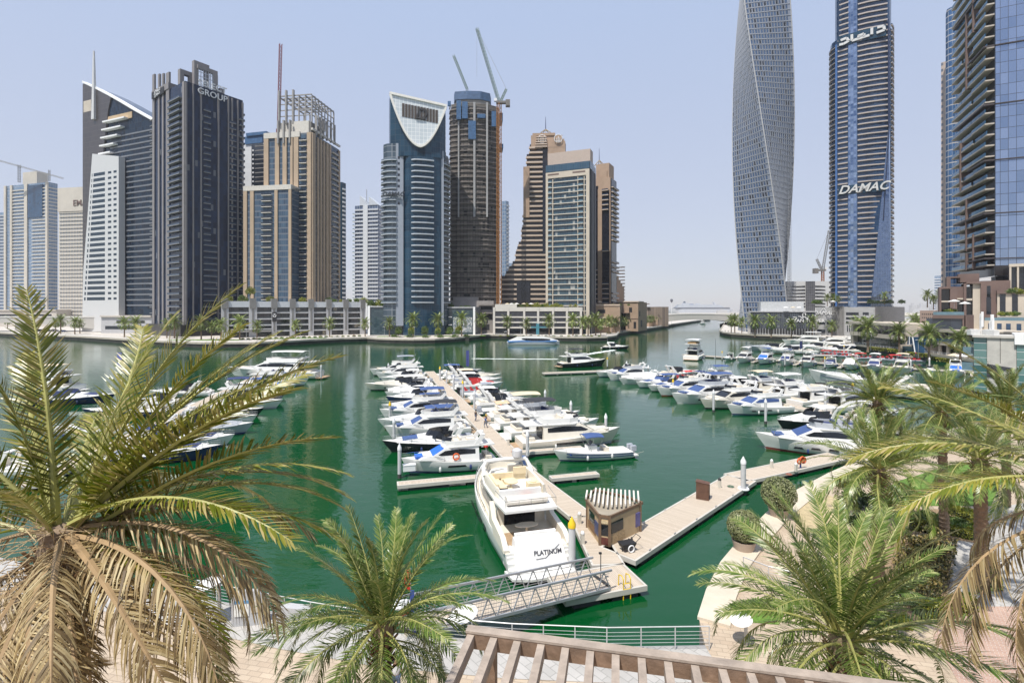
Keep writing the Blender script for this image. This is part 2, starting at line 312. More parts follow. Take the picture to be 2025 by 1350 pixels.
# ================================================================ towers
class Bld:
    """corner C nearest to the eye; L face runs away to the left of it, R face to the right"""
    def __init__(s, name, label, cat, px, Y, phi, pxl=None, pxr=None, L=None, Rr=None, group=None, z0=0.0):
        s.phi = R(phi); s.C = at(px, Y); s.o = thing(name, label, cat, (s.C.x, s.C.y, z0), s.phi, group); s.z0 = z0
        s.uL = Vector((-math.cos(s.phi), -math.sin(s.phi))); s.uR = Vector((-math.sin(s.phi), math.cos(s.phi)))
        s.L = L if L else s.sL(pxl); s.R = Rr if Rr else (s.sR(pxr) if pxr else 25.0)
        if s.R < 0 or s.L < 0: print('BAD BLD', name, s.L, s.R)
    def _s(s, u, px):
        k = (px - CXP) / FPX; return (k * s.C.y - s.C.x) / (u.x - k * u.y)
    def sL(s, px): return s._s(s.uL, px)
    def sR(s, px): return s._s(s.uR, px)
    def zL(s, px, py): return zz(py, s.C.y + s.uL.y * s.sL(px)) - s.z0
    def zR(s, px, py): return zz(py, s.C.y + s.uR.y * s.sR(px)) - s.z0
    def z(s, f, px, py): return s.zL(px, py) if f == 'L' else s.zR(px, py)
    def s(self, f, px): return self.sL(px) if f == 'L' else self.sR(px)
    def fb(s, mb, f, a, b, z0, z1, out, inn=0.0):
        """box on face f between distances a and b from the corner, proud by out, sunk by inn"""
        if f == 'L': mb.box(-b, -a, -out, inn, z0, z1)
        else: mb.box(-inn, out, a, b, z0, z1)
        return mb
    def pb(s, mb, f, p0, p1, z0, z1, out, inn=0.0):
        a, b = sorted((s.s(f, p0), s.s(f, p1))); return s.fb(mb, f, a, b, z0, z1, out, inn)
    def body(s, z1, mat, name='glazing', z0=0.0, inset=0.0):
        m = MB(); m.box(-s.L + inset, -inset, inset, s.R - inset, z0, z1); return m.build(name, mat, s.o)
    def part(s, name, mat, boxes):
        if name in ('opening', 'safety_screen', 'dark_bay', 'balcony', 'louvre', 'ledge', 'stair_core', 'head_block', 'terrace_rail', 'balcony_rail', 'balcony_slab', 'deck', 'side_wall', 'glass_band', 'upper_box', 'roof_edge') and len(boxes) > 1:
            return [s.part(name, mat, [q]) for q in boxes][-1]
        m = MB()
        for f, p0, p1, z0, z1, out, inn in boxes: s.pb(m, f, p0, p1, z0, z1, out, inn)
        return m.build(name, mat, s.o)
    def balconies(s, rep, f, a, b, z0, z1, fh, dep=1.4, slab=.35, rail=1.0, inn=.3, k=1.0):
        z = z0
        while z < z1:
            m = MB(); m.mi = 0; s.fb(m, f, a, b, z, z + slab, dep, inn)
            if rail: m.mi = 1; s.fb(m, f, a + .05, b - .05, z + slab, z + slab + rail, dep - .06, -(dep - .14)); 
            rep.add(m, abs(b - a) * k); z += fh
    def bands(s, rep, f, a, b, z0, z1, fh, h=1.0, out=.25, inn=.3):
        z = z0
        while z < z1:
            m = MB(); s.fb(m, f, a, b, z, z + h, out, inn); rep.add(m, abs(b - a)); z += fh
    def text(s, body, f, px, z, size, mat, out=.5, depth=.25, shear=0.0, bold=0.0, name='sign_lettering'):
        t = textmb(body, size, depth, shear, bold); d = s.s(f, px)
        mx = frame((-d, -out, z), (1, 0, 0), (0, 0, 1)) if f == 'L' else frame((out, d, z), (0, 1, 0), (0, 0, 1))
        m = MB(); m.add(t, mx); return m.build(name, mat, s.o)
    def strokes(s, lines, f, px, z, size, mat, out=.5, w=.14, name='sign_lettering'):
        """pen strokes in a unit box, for signs in Arabic script"""
        d = s.s(f, px); mx = frame((-d, -out, z), (1, 0, 0), (0, 0, 1)) if f == 'L' else frame((out, d, z), (0, 1, 0), (0, 0, 1)); m = MB()
        for ln in lines:
            for a, b in zip(ln[:-1], ln[1:]): m.bar(mx @ Vector((a[0] * size, a[1] * size, 0)), mx @ Vector((b[0] * size, b[1] * size, 0)), w * size, w * size, up=mx.to_3x3() @ Vector((0, 0, 1)))
        return m.build(name, mat, s.o)
AR_DAMAC = [[(-1.5, .25), (-1.1, .3), (-.95, -.1), (-1.3, -.25), (-1.6, -.2)], [(-.75, .5), (-.75, -.2), (-.3, -.2), (-.3, .1), (.05, .15), (.05, -.2), (-.3, -.2)], [(.05, -.2), (.4, -.2)], [(.55, .5), (.55, -.2)], [(.9, .35), (1.3, .3), (1.35, -.15), (.85, -.2)]]
AR_SEL = [[(-1.4, .1), (-1.0, .1), (-1.0, -.3), (-1.5, -.35)], [(-.8, .3), (-.5, .3), (-.5, 0), (-.2, 0), (-.2, .25), (0, .25), (0, 0), (.4, 0), (.4, .5)], [(.4, 0), (.7, 0), (.7, .2)], [(.9, .5), (1.2, .5), (1.25, 0), (.8, 0)], [(-.4, -.25), (-.3, -.25)], [(.2, -.25), (.3, -.25)]]
cfr = M('window_frame_dark', (.05, .055, .06), .5)
g_navy = GW('navy_curtain_wall', (.004, .01, .03), (.01, .026, .068), (.008, .01, .015), 1.5, 3.6, .07, .1, .025, .05, spec=.22, curtains=.03, cc=(.12, .13, .15))
g_blue = GW('blue_curtain_wall', (.008, .032, .06), (.02, .06, .1), (.04, .055, .07), 1.6, 3.5, .08, .14, .03, .06, spec=.35)
g_teal = GW('teal_curtain_wall', (.012, .035, .055), (.03, .075, .105), (.06, .075, .085), 1.5, 3.5, .08, .12, .03, .06, curtains=.08, cc=(.3, .31, .3))
g_sky = GW('pale_blue_curtain_wall', (.24, .31, .44), (.36, .43, .57), (.025, .035, .06), 2.3, 4.1, .14, .18, .03, .08, metal=.85)
g_pale = GW('grey_blue_curtain_wall', (.16, .23, .33), (.25, .33, .43), (.35, .36, .38), 1.8, 3.4, .25, .9, .02, .15)
# ---- tower with the bevelled roof and spire
b = Bld('curved_roof_tower', 'dark glass tower with sweeping roof, brown slab edge, white lower block and tall spire', 'tower', 306, 345, -22, pxl=168, pxr=330)
zt = lambda px, py: b.zL(px, py)
def roofpoly(pts, y0, y1, name, mat):
    m = MB(); P = [(-b.sL(px), b.zL(px, py)) for px, py in pts]
    m.rings([[(x, y0, z) for x, z in P], [(x, y1, z) for x, z in P]]); return m.build(name, mat, b.o)
roofpoly([(306, 660), (306, 240), (290, 231), (265, 217), (240, 202), (215, 188), (190, 175), (168, 165), (168, 660)], 0, 22, 'glazing', GW('dark_tower_glass', (.005, .012, .026), (.01, .026, .05), (.012, .015, .02), 2.2, 3.7, .08, .1, .02, spec=.25))
roofpoly([(222, 192), (195, 178), (168, 166), (166, 168), (166, 655), (180, 655), (181, 540), (196, 390), (208, 290), (216, 220)], -.8, 2, 'slab_edge', GW('brown_panelled_slab', (.03, .024, .022), (.05, .04, .036), (.13, .11, .1), 1.3, 3.7, .12, .16, .01, .3))
roofpoly([(306, 237), (290, 228), (265, 214), (240, 199), (215, 185), (190, 172), (166, 161), (166, 165), (190, 176), (215, 189), (240, 203), (265, 218), (290, 232), (306, 241)], -1.2, 3, 'roof_edge', white)
roofpoly([(178, 655), (180, 540), (198, 308), (250, 313), (250, 600), (250, 655)], -5, -.9, 'lower_block', M('white_tiles', (.55, .55, .55), .5, var=.04))
rep = Rep(); wrep = Rep(); fh = 3.9
for i in range(33):
    z = zt(260, 605) + i * 3.75; zh = z + 3.75
    m = MB(); f0 = b.sL(251 if z < zt(250, 313) else 216 + (254 - 216) * 0); b.fb(m, 'L', 0, b.sL(250) if z < zt(250, 315) else b.sL(218 + max(0, (zt(230, 300) - z) * .1)), z, z + 1.0, .3, .2); rep.add(m, 40)
rep.finish('floor_band', M('grey_band', (.16, .17, .19), .6), b.o)
for i in range(24):
    z = zt(210, 596) + i * 3.85
    t = i / 24
    for p0, p1 in ((229, 235.5), (240, 246)):
        m = MB(); b.pb(m, 'L', p0, p1, z + 1.1, z + 2.7, 5.04, -4.9); wrep.add(m, 3)
    l0 = 186 + t * 16
    m = MB(); b.pb(m, 'L', l0 + 1.5 - t * 2, 223, z + .8, z + 3.0, 5.05, -4.9); wrep.add(m, 6)
    m = MB(); b.pb(m, 'L', l0 - 4, l0 - 1 - t * 2, z + .8, z + 3.0, 5.05, -4.9); wrep.add(m, 2)
wrep.finish('window', M('block_glass', (.012, .03, .05), .1, spec=.4), b.o)
rep = Rep()
for i in range(5):
    z = zt(220, 305) + i * 5.6; m = MB(); b.pb(m, 'L', 203 + i * 2, 226 + i * 7, z, z + 1.0, 3.0, .2); rep.add(m, 9)
rep.finish('balcony', white, b.o)
m = MB(); b.pb(m, 'L', 205, 262, zt(230, 240), zt(230, 228), .4, .2); m.build('louvre_strip', tan, b.o)
m = MB(); b.pb(m, 'L', 168, 183, zt(175, 222), zt(175, 200), .95, -.82); m.build('sky_lobby_opening', beige, b.o)
m = MB(); x = -b.sL(190); m.rings([[(x - 1.6, -2.4, zt(190, 238)), (x + 1.6, -2.4, zt(190, 238)), (x + 1.6, 0, zt(190, 238)), (x - 1.6, 0, zt(190, 238))], [(x - .5, -1.8, zt(190, 103)), (x + .5, -1.8, zt(190, 103)), (x + .5, -1, zt(190, 103)), (x - .5, -1, zt(190, 103))]]); m.build('spire', M('pale_mast', (.55, .55, .54), .5), b.o)
# ---- navy tower with portal crown
b = Bld('navy_tower', 'navy glass tower with grey stone piers, stacked balconies and open portal frames on top', 'tower', 366, 300, -34, pxl=303, pxr=480)
zt = lambda py: b.zL(366, py)
b.body(zt(160), g_navy)
pier = M('pier_stone', (.215, .2, .2), .75, var=.1, scale=.3)
ztop = zt(160)
for f, p0, p1, py in (('L', 303, 307, 149), ('L', 314, 317, 148), ('L', 322, 325, 147), ('L', 330, 336, 146), ('L', 362, 366, 163), ('R', 366, 369.5, 163), ('R', 380, 383, 166), ('R', 395.5, 398.5, 172), ('R', 430, 433, 184), ('R', 450, 452.5, 190), ('R', 457, 460, 194), ('R', 468.5, 471, 198), ('R', 478, 481, 203)):
    b.part('pier', pier, [(f, p0, p1, 0, b.z(f, p0, py), .55, .5)])
b.part('wing_top', pier, [('L', 303, 336, zt(160), zt(147), .9, 8)])
b.part('sign_panel', black, [('L', 304, 328, zt(165), zt(151), 1.25, -1.12)])
b.strokes(AR_SEL, 'L', 316, zt(155), 3.0, wsteel, out=1.4); b.strokes(AR_SEL, 'L', 316, zt(162), 2.6, wsteel, out=1.4)
rep = Rep(); fh = 3.78
b.balconies(rep, 'L', b.sL(361), b.sL(337), 8, zt(190), fh, 1.9)
b.balconies(rep, 'L', b.sL(303), b.sL(295), 8, zt(200), fh, -.2, inn=6, rail=0)
b.balconies(rep, 'R', b.sR(402), b.sR(416), 60, b.zR(410, 215), fh, .9); b.balconies(rep, 'R', b.sR(402), b.sR(429), 8, 60, fh, .9)
b.balconies(rep, 'R', b.sR(453), b.sR(466), 8, b.zR(460, 240), fh, 1.0); b.balconies(rep, 'R', b.sR(472), b.sR(478), 8, b.zR(475, 235), fh, 1.6)
b.balconies(rep, 'R', b.sR(481), b.sR(485), 8, b.zR(478, 225), fh, -.2, inn=5)
rep.finish('balcony', [M('balcony_slab', (.24, .24, .25), .7), M('balcony_glass', (.03, .05, .085), .1, spec=.35)], b.o)
m = MB()
for p0, p1, q0, q1, o in ((350, 375, 133, 175, -9), (372, 400, 121, 190, -5)):
    a0, a1 = b.sR(p0 + 20), b.sR(p1 + 22)
    z0 = ztop - 3; z1 = b.zR(p1 + 10, q0)
    b.fb(m, 'R', a0, a0 + 2.2, z0, z1, o, -o + 3); b.fb(m, 'R', a1 - 2.2, a1, z0, z1, o, -o + 3); b.fb(m, 'R', a0 + 2.2, a1 - 2.2, z1 - 2.6, z1, o - .01, -o + 3)
m.build('portal_frame', pier, b.o)
m = MB(); a0, a1 = b.sR(399), b.sR(437); z1 = b.zR(415, 130)
b.fb(m, 'R', a0 - .5, a1, z1 - 2.4, z1, -4, 6); b.fb(m, 'R', a1 - 2.4, a1, ztop - 12, z1 - 2.4, -4, 6); b.fb(m, 'R', b.sR(441), b.sR(450), ztop - 16, b.zR(445, 172), -4, 6)
m.build('crown_beam', pier, b.o)
m = MB()
for i in range(9): s_ = a0 + (a1 - a0) * i / 8; b.fb(m, 'R', s_, s_ + .35, ztop - 10, z1 - 2.4, -4.3, 4.7)
for i in range(11): z = ztop - 8 + i * 2.6; b.fb(m, 'R', a0, a1, z, z + .35, -4.32, 4.66) if z < z1 - 2.6 else None
m.build('lattice_screen', steel, b.o)
b.text('SELECT\nGROUP', 'R', 419, b.zR(419, 181), 5.2, wsteel, out=1.2, bold=.02)
b.part('podium', M('dark_podium', (.03, .028, .03), .3, var=.3), [('L', 300, 368, 0, 9, 3, .5), ('R', 366, 480, 0, 9, 3, .5)])
# ---- tan tower with pergola crown
b = Bld('tan_tower', 'tan stone residential tower with a lower front block and white steel pergola crown', 'tower', 616, 322, -9, pxl=523, pxr=671)
zt = lambda py: b.zL(616, py)
tang = GW('tan_tower_glass', (.035, .06, .1), (.065, .11, .165), (.13, .15, .18), 1.4, 3.6, .1, .9, .02, .08, spec=.35)
b.body(zt(262), tang)
tanp = M('tan_pier', (.4, .305, .215), .8, var=.1, scale=.15)
palep = M('pale_pier_cap', (.55, .52, .47), .8)
for p0, p1 in ((523, 532), (545, 553), (560, 568), (575, 580), (582, 591)): b.part('pier', tanp, [('L', p0, p1, 0, zt(270), .8, .3)])
b.part('parapet', palep, [('L', 523, 594, zt(270), zt(259), .9, .3), ('R', 616, 671, b.zR(640, 272), b.zR(640, 268), .9, .3)])
b.part('side_wall', tanp, [('L', 608, 616, 0, zt(262), .8, .3), ('R', 616, 622, 0, zt(262), .8, .3)])
for p0, p1 in ((626, 629), (632, 635), (638, 641), (644, 648), (650, 653), (668, 671)): b.part('pier', tanp, [('R', p0, p1, 0, b.zR(p0, 272 + (p0 - 626) * .6), .8, .3)])
rep = Rep()
b.balconies(rep, 'L', b.sL(608), b.sL(594), 24, zt(275), 3.62, 1.7); b.balconies(rep, 'R', b.sR(655), b.sR(667), 24, b.zR(660, 300), 3.62, 1.5)
m = MB(); L0, L1 = b.sL(593), b.sL(501); zb = zt(374); b.fb(m, 'L', L0, L1, 0, zb, 9, .3)
m.build('front_block', tang, b.o)
for p0, p1 in ((501, 508), (514, 521), (561, 567), (588, 593)):
    a, c = sorted((b.sL(p0), b.sL(p1))); m = MB(); b.fb(m, 'L', a, c, 0, zb - 2, 9.7, -8.7); m.build('pier', tanp, b.o)
m = MB(); b.fb(m, 'L', L0, L1, zb - 2, zb + 1, 9.8, .3); m.build('parapet', palep, b.o)
z = 24
while z < zb - 4:
    m = MB(); m.mi = 0; b.fb(m, 'L', b.sL(556), b.sL(537), z, z + .35, 10.6, -8.9); m.mi = 1; b.fb(m, 'L', b.sL(556), b.sL(537), z + .35, z + 1.3, 10.5, -10.42); rep.add(m, 20); z += 3.62
rep.finish('balcony', [M('cream_slab', (.6, .56, .5), .7), dglass], b.o)
m = MB(); b.pb(m, 'L', 543, 594, zt(262), zt(236), -3, 20); b.pb(m, 'R', 619, 648, zt(262), zt(236), -3, 16); m.build('crown_block', palep, b.o)
m = MB(); b.pb(m, 'L', 595, 612, zt(262), zt(238), -2, 12); m.build('plant_room', concD, b.o)
pg = MB(); x0, x1 = -b.sL(545) + 1, -1.5; y0, y1 = 3.0, b.R - 5; zc = zt(186)
for i in range(6):
    x = x0 + (x1 - x0) * i / 5; pg.box(x - .35, x + .35, y0, y1, zc, zc + .8)
    for y in (y0, y1): pg.box(x - .35, x + .35, y - .35, y + .35, zt(238), zc)
for i in range(8):
    y = y0 + (y1 - y0) * i / 7; pg.box(x0, x1, y - .3, y + .3, zc + .82, zc + 1.5); pg.box(x1 - .3, x1 + .3, y - .25, y + .25, zt(240), zc)
for z in (zt(200), zt(212), zt(224)): pg.box(x0, x1, y0 - .25, y0 + .25, z, z + .5); pg.box(x1 - .25, x1 + .25, y0, y1, z, z + .5)
pg.build('pergola', M('crown_steel', (.27, .26, .25), .6), b.o)
for p, q0, q1 in ((548, 172, 240), (562, 172, 240), (576, 172, 240), (552, 236, 282), (563, 236, 282), (575, 236, 282)):
    m = MB(); d = b.sL(p); b.fb(m, 'L', d - .5, d + .5, zt(q1), zt(q0), 1.6 if q0 > 200 else -1.6, .2 if q0 > 200 else 3); m.build('fin', MC['crown_steel'], b.o)
for p in (624, 631, 638, 645, 653, 660):
    m = MB(); d = b.sR(p); b.fb(m, 'R', d - .4, d + .4, b.zR(p, 268 + (p - 624) * .5), b.zR(p, 228 + (p - 624) * .55), 1.2, .2); m.build('fin', MC['crown_steel'], b.o)
# ---- pale tower seen between, thin blue tower, far-left pair, sail-topped tower
def plain(name, label, px, Y, phi, pxl, pxr, py, wall, fh, bandm, wins, extra=None, band_h=1.3, z0=6):
    b = Bld(name, label, 'tower', px, Y, phi, pxl=pxl, pxr=pxr); zt = b.zL(px, py); b.body(zt, wall); rep = Rep()
    for f, p0, p1 in wins: b.balconies(rep, f, *sorted((b.s(f, p0), b.s(f, p1))), z0, zt - fh, fh, .8, band_h, 0)
    rep.finish('floor_band', bandm, b.o); return b, zt
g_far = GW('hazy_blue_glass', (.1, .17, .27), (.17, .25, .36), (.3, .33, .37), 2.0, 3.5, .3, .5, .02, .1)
b, t = plain('white_sided_tower', 'white walled tower with scaffolded dark top squeezed between navy tower and tan tower', 530, 420, -14, 482, 560, 282, GW('white_and_dark_wall', (.55, .55, .55), (.6, .6, .6), (.45, .45, .45), 3, 3.6, .05, .1, .0, .6), 3.7, M('pale_band', (.58, .57, .56), .7), [('L', 500, 503)])
b.part('dark_glazing', dglass, [('L', 498, 530, b.zL(500, 375), t - 1, .4, .2)]); rp = Rep(); b.bands(rp, 'L', b.sL(530), b.sL(505), b.zL(500, 370), t, 3.7, .9, .6); rp.finish('dark_band', concD, b.o)
b.part('safety_screen', M('blue_screen', (.035, .1, .21), .7, var=.3, scale=.6), [('L', 486, 520, t, b.zL(500, 270), 1, 3), ('L', 490, 530, b.zL(500, 270), b.zL(500, 264), 2, 3)])
b, t = plain('thin_blue_tower', 'thin blue glass tower peeping out on the right of the tan tower', 676, 420, -20, 660, 684, 360, g_blue, 3.6, white, [('R', 677, 683)])
b, t = plain('sail_topped_tower', 'blue and white banded tower topped by two white sail fins left of the cylindrical tower', 748, 470, -12, 702, 775, 405, GW('striped_far_glass', (.05, .08, .14), (.1, .14, .22), (.4, .42, .45), 2.6, 3.6, .3, .5, .02, .1), 3.6, M('pale_far_band', (.5, .52, .55), .7), [('L', 702, 720), ('L', 728, 748), ('R', 749, 775)])
b.part('pier', M('pale_far_pier', (.58, .6, .62), .7), [('L', 719, 728, 0, t, 1.1, .2)]); rp = Rep(); b.balconies(rp, 'L', b.sL(703), b.sL(699), 6, t - 5, 3.6, 2, .5, .8); rp.finish('balcony', [white, railglass], b.o)
for p0, p1, q in ((712, 728, 387), (730, 748, 389)):
    m = MB(); a, c = -b.sL(p0), -b.sL(p1); m.rings([[(a, -.5, t), (c, -.5, t), (a + (c - a) * .5, -.5, b.zL(p0, q + 8)), (a, -.5, b.zL(p0, q))], [(a, 9, t), (c, 9, t), (a + (c - a) * .5, 9, b.zL(p0, q + 8)), (a, 9, b.zL(p0, q))]]); m.build('sail_fin', M('sail_grey', (.5, .53, .57), .5), b.o)
m = MB(); m.tube((-b.sL(722), 3, t), (-b.sL(722), 3, b.zL(722, 373)), .4, 5); m.build('mast', steel, b.o)
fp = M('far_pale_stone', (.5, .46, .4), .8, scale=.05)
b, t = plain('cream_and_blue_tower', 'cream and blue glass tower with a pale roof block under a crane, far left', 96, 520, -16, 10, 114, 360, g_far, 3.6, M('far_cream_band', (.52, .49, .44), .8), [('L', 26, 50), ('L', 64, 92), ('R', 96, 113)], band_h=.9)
for p0, p1 in ((10, 14), (22, 26), (50, 56), (92, 96)): b.part('pier', fp, [('L', p0, p1, 0, t, 1.2, .2)])
b.part('blue_bay', bglass, [('L', 57, 86, b.zL(70, 430), t - 2, 1.0, .2)])
b.part('roof_block', fp, [('L', 36, 64, t, b.zL(50, 338), -4, 14)])
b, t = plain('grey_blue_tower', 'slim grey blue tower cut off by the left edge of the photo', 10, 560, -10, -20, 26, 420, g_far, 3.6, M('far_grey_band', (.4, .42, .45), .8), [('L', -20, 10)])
b, t = plain('cream_lettered_tower', 'cream gridded tower with dark lettering near its top, left of the curved roof tower', 190, 480, -10, 116, 200, 373, GW('cream_grid_wall', (.2, .24, .29), (.3, .33, .37), (.53, .49, .43), 3.2, 3.6, 1.3, 1.3, .02, .3), 3.6, fp, [('L', 118, 180)], band_h=.7)
b.part('parapet', fp, [('L', 116, 190, b.zL(150, 418), t + 2, 1.0, .2)]); b.text('EMAAR', 'L', 169, b.zL(160, 402), 8, dbrown, out=1.2, bold=.02)
# ---- cylindrical glass tower with parabolic crown
Y5 = 316; k5 = Y5 / 1000 * math.cos(R(10.6))
o5 = thing('parabola_crown_tower', 'rounded blue glass tower with white balconies and a white parabola framing its slanted crown', 'tower', at(825, Y5), R(10.6))
X5 = lambda px: (px - 825) * k5
Z5 = lambda py: zz(py, Y5)
core = [(X5(797), .6), (X5(803), -1.6), (-5, -3.2), (0, -4.0), (5, -3.8), (9, -3), (X5(871), -1), (X5(880), 3), (X5(884), 9), (12, 26), (-14, 26), (X5(790), 8)]
m = MB(); m.prism(core, 0, Z5(290)); m.build('glass_drum', g_blue, o5)
crown = [(X5(769), 6), (X5(772), 1.5), (X5(790), -1.6), (-5, -3.4), (0, -4.0), (5, -3.8), (X5(870), -2), (X5(881), 2), (X5(883), 7), (12, 22), (-12, 22)]
zc = [Z5(193)] * 3 + [Z5(198), Z5(202), Z5(206), Z5(211), Z5(214), Z5(214), Z5(208), Z5(196)]
m = MB(); m.prism(crown, Z5(312), zc); m.build('crown_drum', g_blue, o5)
lw = [(X5(757), 8), (X5(758.5), 3.5), (X5(766), .6), (X5(776), -.6), (X5(785), -.8)]; rw = [(X5(872), 1.5), (X5(880), 3), (X5(888), 7), (X5(891), 13)]
m = MB(); m.prism(lw + [(X5(797), -.8), (X5(797), 22), (X5(757), 22)], 8, Z5(287)); m.build('left_wing', GW('wing_wall', (.03, .05, .07), (.08, .11, .14), (.18, .2, .22), 2.2, 3.5, .4, .4, .02, .2), o5)
m = MB(); m.prism(rw + [(X5(889), 24), (X5(872), 24)], 8, Z5(300)); m.build('right_wing', MC['wing_wall'], o5)
m = MB(); m.box(X5(784), X5(798), -1.3, 1, 8, Z5(287)); m.box(X5(871), X5(878), -.2, 4, 8, Z5(296)); m.build('pale_pier', M('pale_blue_panel', (.28, .31, .36), .5, var=.06), o5)
def stripz(poly, d, z0, z1, mb):
    out = []
    for i, p in enumerate(poly):
        a = Vector(poly[max(0, i - 1)]); c = Vector(poly[min(len(poly) - 1, i + 1)]); t = (c - a).normalized(); out.append((p[0] + t.y * d, p[1] - t.x * d))
    mb.prism(list(poly) + out[::-1], z0, z1) if False else mb.prism(out + list(poly)[::-1], z0, z1); return mb
rep = Rep(); wr = Rep(); fh = 3.52; z = 22.0; i = 0
mid = [(X5(816), -2.6), (-1, -3.95), (2, -4.0), (6, -3.7), (X5(857), -2.6)]
while z < Z5(318):
    m = MB(); m.mi = 0; stripz(mid, 1.3, z, z + .75, m); rep.add(m, 13)
    if z < Z5(295):
        m = MB(); m.mi = 0; stripz(lw, 1.5, z, z + .5, m); m.mi = 1; stripz(lw, 1.4, z + .5, z + 1.3, m); rep.add(m, 10)
    if z < Z5(305):
        m = MB(); m.mi = 0; stripz(rw, 1.5, z, z + .5, m); m.mi = 1; stripz(rw, 1.4, z + .5, z + 1.3, m); rep.add(m, 8)
    if z > Z5(420) and z < Z5(292):
        m = MB(); m.box(X5(787), X5(791), -1.34, -1.2, z + 1, z + 2.6); wr.add(m, 1)
    z += fh
rep.finish('balcony', [M('white_blue_slab', (.4, .43, .47), .6), M('wing_rail_glass', (.11, .145, .18), .15)], o5); wr.finish('window', dglass, o5)
xv, zv, xt, ztp = X5(831), Z5(291), X5(882) - X5(831), Z5(204)
par = []
for i in range(25):
    u = -1 + i / 12; x = xv + u * (X5(831) - X5(775) if u < 0 else X5(880) - X5(831)); top = Z5(195 + (x - X5(771)) / (X5(882) - X5(771)) * 18); par.append((x, zv + (top - zv) * abs(u) ** 1.9))
m = MB(); m.rings([[(x, -4.6, z) for x, z in par], [(x, -3.5, z) for x, z in par]]); m.build('crown_panel', GW('white_crown_grid', (.5, .55, .57), (.58, .62, .64), (.78, .78, .76), 2.4, 2.4, .2, .2, .01, .25), o5)
m = MB(); outp = [(x * 1.0 + (x - xv) * .07, z - 1.6 * (1 - abs(i - 12) / 12 * .6)) for i, (x, z) in enumerate(par)]
m.rings([[(x, -5.3, z), (q[0], -5.3, q[1]), (q[0], -3.2, q[1]), (x, -3.2, z)] for (x, z), q in zip(par, outp)]); m.bar((par[0][0] - 1, -4.4, par[0][1] + .4), (par[-1][0] + 1, -4.4, par[-1][1] + .4), 2.0, 1.4); m.build('parabola_frame', M('cream_frame', (.72, .7, .64), .5), o5)
m = MB(); x0, x1 = X5(795), X5(866)
for i in range(12):
    x = x0 + (x1 - x0) * i / 12; f = lambda x: Z5(212 + (x - x0) / (x1 - x0) * 9)
    m.box(x + .2, x + (x1 - x0) / 12 - .15, -4.85, -4.55, f(x) - 8.3, f(x) - .2)
m.build('louvre_panel', M('brown_louvre', (.055, .04, .03), .5), o5)
m = MB(); m.add(textmb('D', 9.5, .3, .25, .12), frame((X5(832), -5.1, Z5(232)), (1, 0, 0), (0, 0, 1))); m.build('roof_emblem', black, o5)
m = MB(); m.path([(X5(823), -5.1, Z5(239)), (X5(830), -5.1, Z5(240.5)), (X5(840), -5.1, Z5(240))], .45, 5); m.build('emblem_underline', black, o5)
m = MB(); m.add(textmb('DAMAC', 3.7, .3, .3, .1), frame((X5(778), -2.6, Z5(388)), (1, -.14, 0), (0, 0, 1))); m.build('sign_lettering', M('sign_dark', (.03, .035, .045), .4), o5)
m = MB(); stripz(lw + [(X5(797), -.8)], .9, Z5(396), Z5(379), m); m.build('sign_band', MC['pale_blue_panel'], o5)
# ---- concrete tower under construction
Y6 = 352; k6 = Y6 / 1000 * math.cos(R(4.2)); o6 = thing('unfinished_tower', 'unfinished grey brown concrete tower wrapped in netting with blue screens at its top', 'tower under construction', at(938, Y6), R(4.2))
X6 = lambda px: (px - 938) * k6
Z6 = lambda py: zz(py, Y6)
pl = [(X6(889), 10), (X6(891), 3), (X6(905), .5), (X6(925), -1), (X6(945), -1), (X6(965), .5), (X6(983), 4), (X6(988), 12), (X6(985), 26), (X6(893), 26)]
m = MB(); m.prism(pl, 0, Z6(214), ); m.build('netting', GW('torn_netting', (.085, .072, .063), (.17, .145, .125), (.05, .045, .04), 1.9, 3.6, .35, .7, .0, .9, curtains=.1, cc=(.012, .012, .013)), o6)
rep = Rep(); z = 12
while z < Z6(200):
    m = MB(); stripz(pl[:8], .55 + rng.random() * .5, z, z + .5, m); rep.add(m, 30); z += 3.62
rep.finish('floor_slab', M('raw_slab', (.2, .18, .165), .9, var=.25, scale=.4), o6)
m = MB(); m.prism([(x * .97, y * .97 + .6) for x, y in pl], Z6(214), Z6(206)); m.build('top_storey', concD, o6)
for p, w in ((938, 1.5), (963, 1.3), (907, 1.0)):
    m = MB(); m.box(X6(p) - w / 2, X6(p) + w / 2, -2.6 if p > 910 else -1.4, 3, Z6(430), Z6(205)); m.build('hoist_track', M('pale_track', (.3, .3, .3), .7), o6)
for p0, p1, q0, q1 in ((903, 912, 203, 240), (914, 925, 205, 238), (926, 941, 242, 278), (944, 960, 228, 236), (972, 981, 222, 252), (886, 892, 205, 214), (988, 994, 225, 240), (988, 995, 286, 294)):
    m = MB(); m.box(X6(p0), X6(p1), -3.0, -1.4 if p0 < 985 else 8, Z6(q1), Z6(q0)); m.build('safety_screen', MC['blue_screen'], o6)
cr = [(X6(900), 8), (X6(902), 3), (X6(925), 1), (X6(950), 1), (X6(968), 4), (X6(971), 12), (X6(968), 22), (X6(902), 22)]
m = MB(); m.prism(cr, Z6(209), Z6(184)); m.build('core', M('raw_core', (.26, .25, .23), .9), o6)
m = MB(); m.prism([(x * 1.06 - .2, y * 1.08 - 1) for x, y in cr], Z6(196), Z6(180)); m.build('screen_ring', M('blue_screen_dark', (.05, .1, .19), .6, var=.3, scale=.5), o6)
b, t = plain('pale_glass_tower', 'pale blue glass tower showing beside the orange crane mast of the unfinished tower', 1001, 470, -30, 992, 1006, 397, g_far, 3.6, M('far_white_band', (.5, .53, .56), .7), [('R', 1002, 1006)])
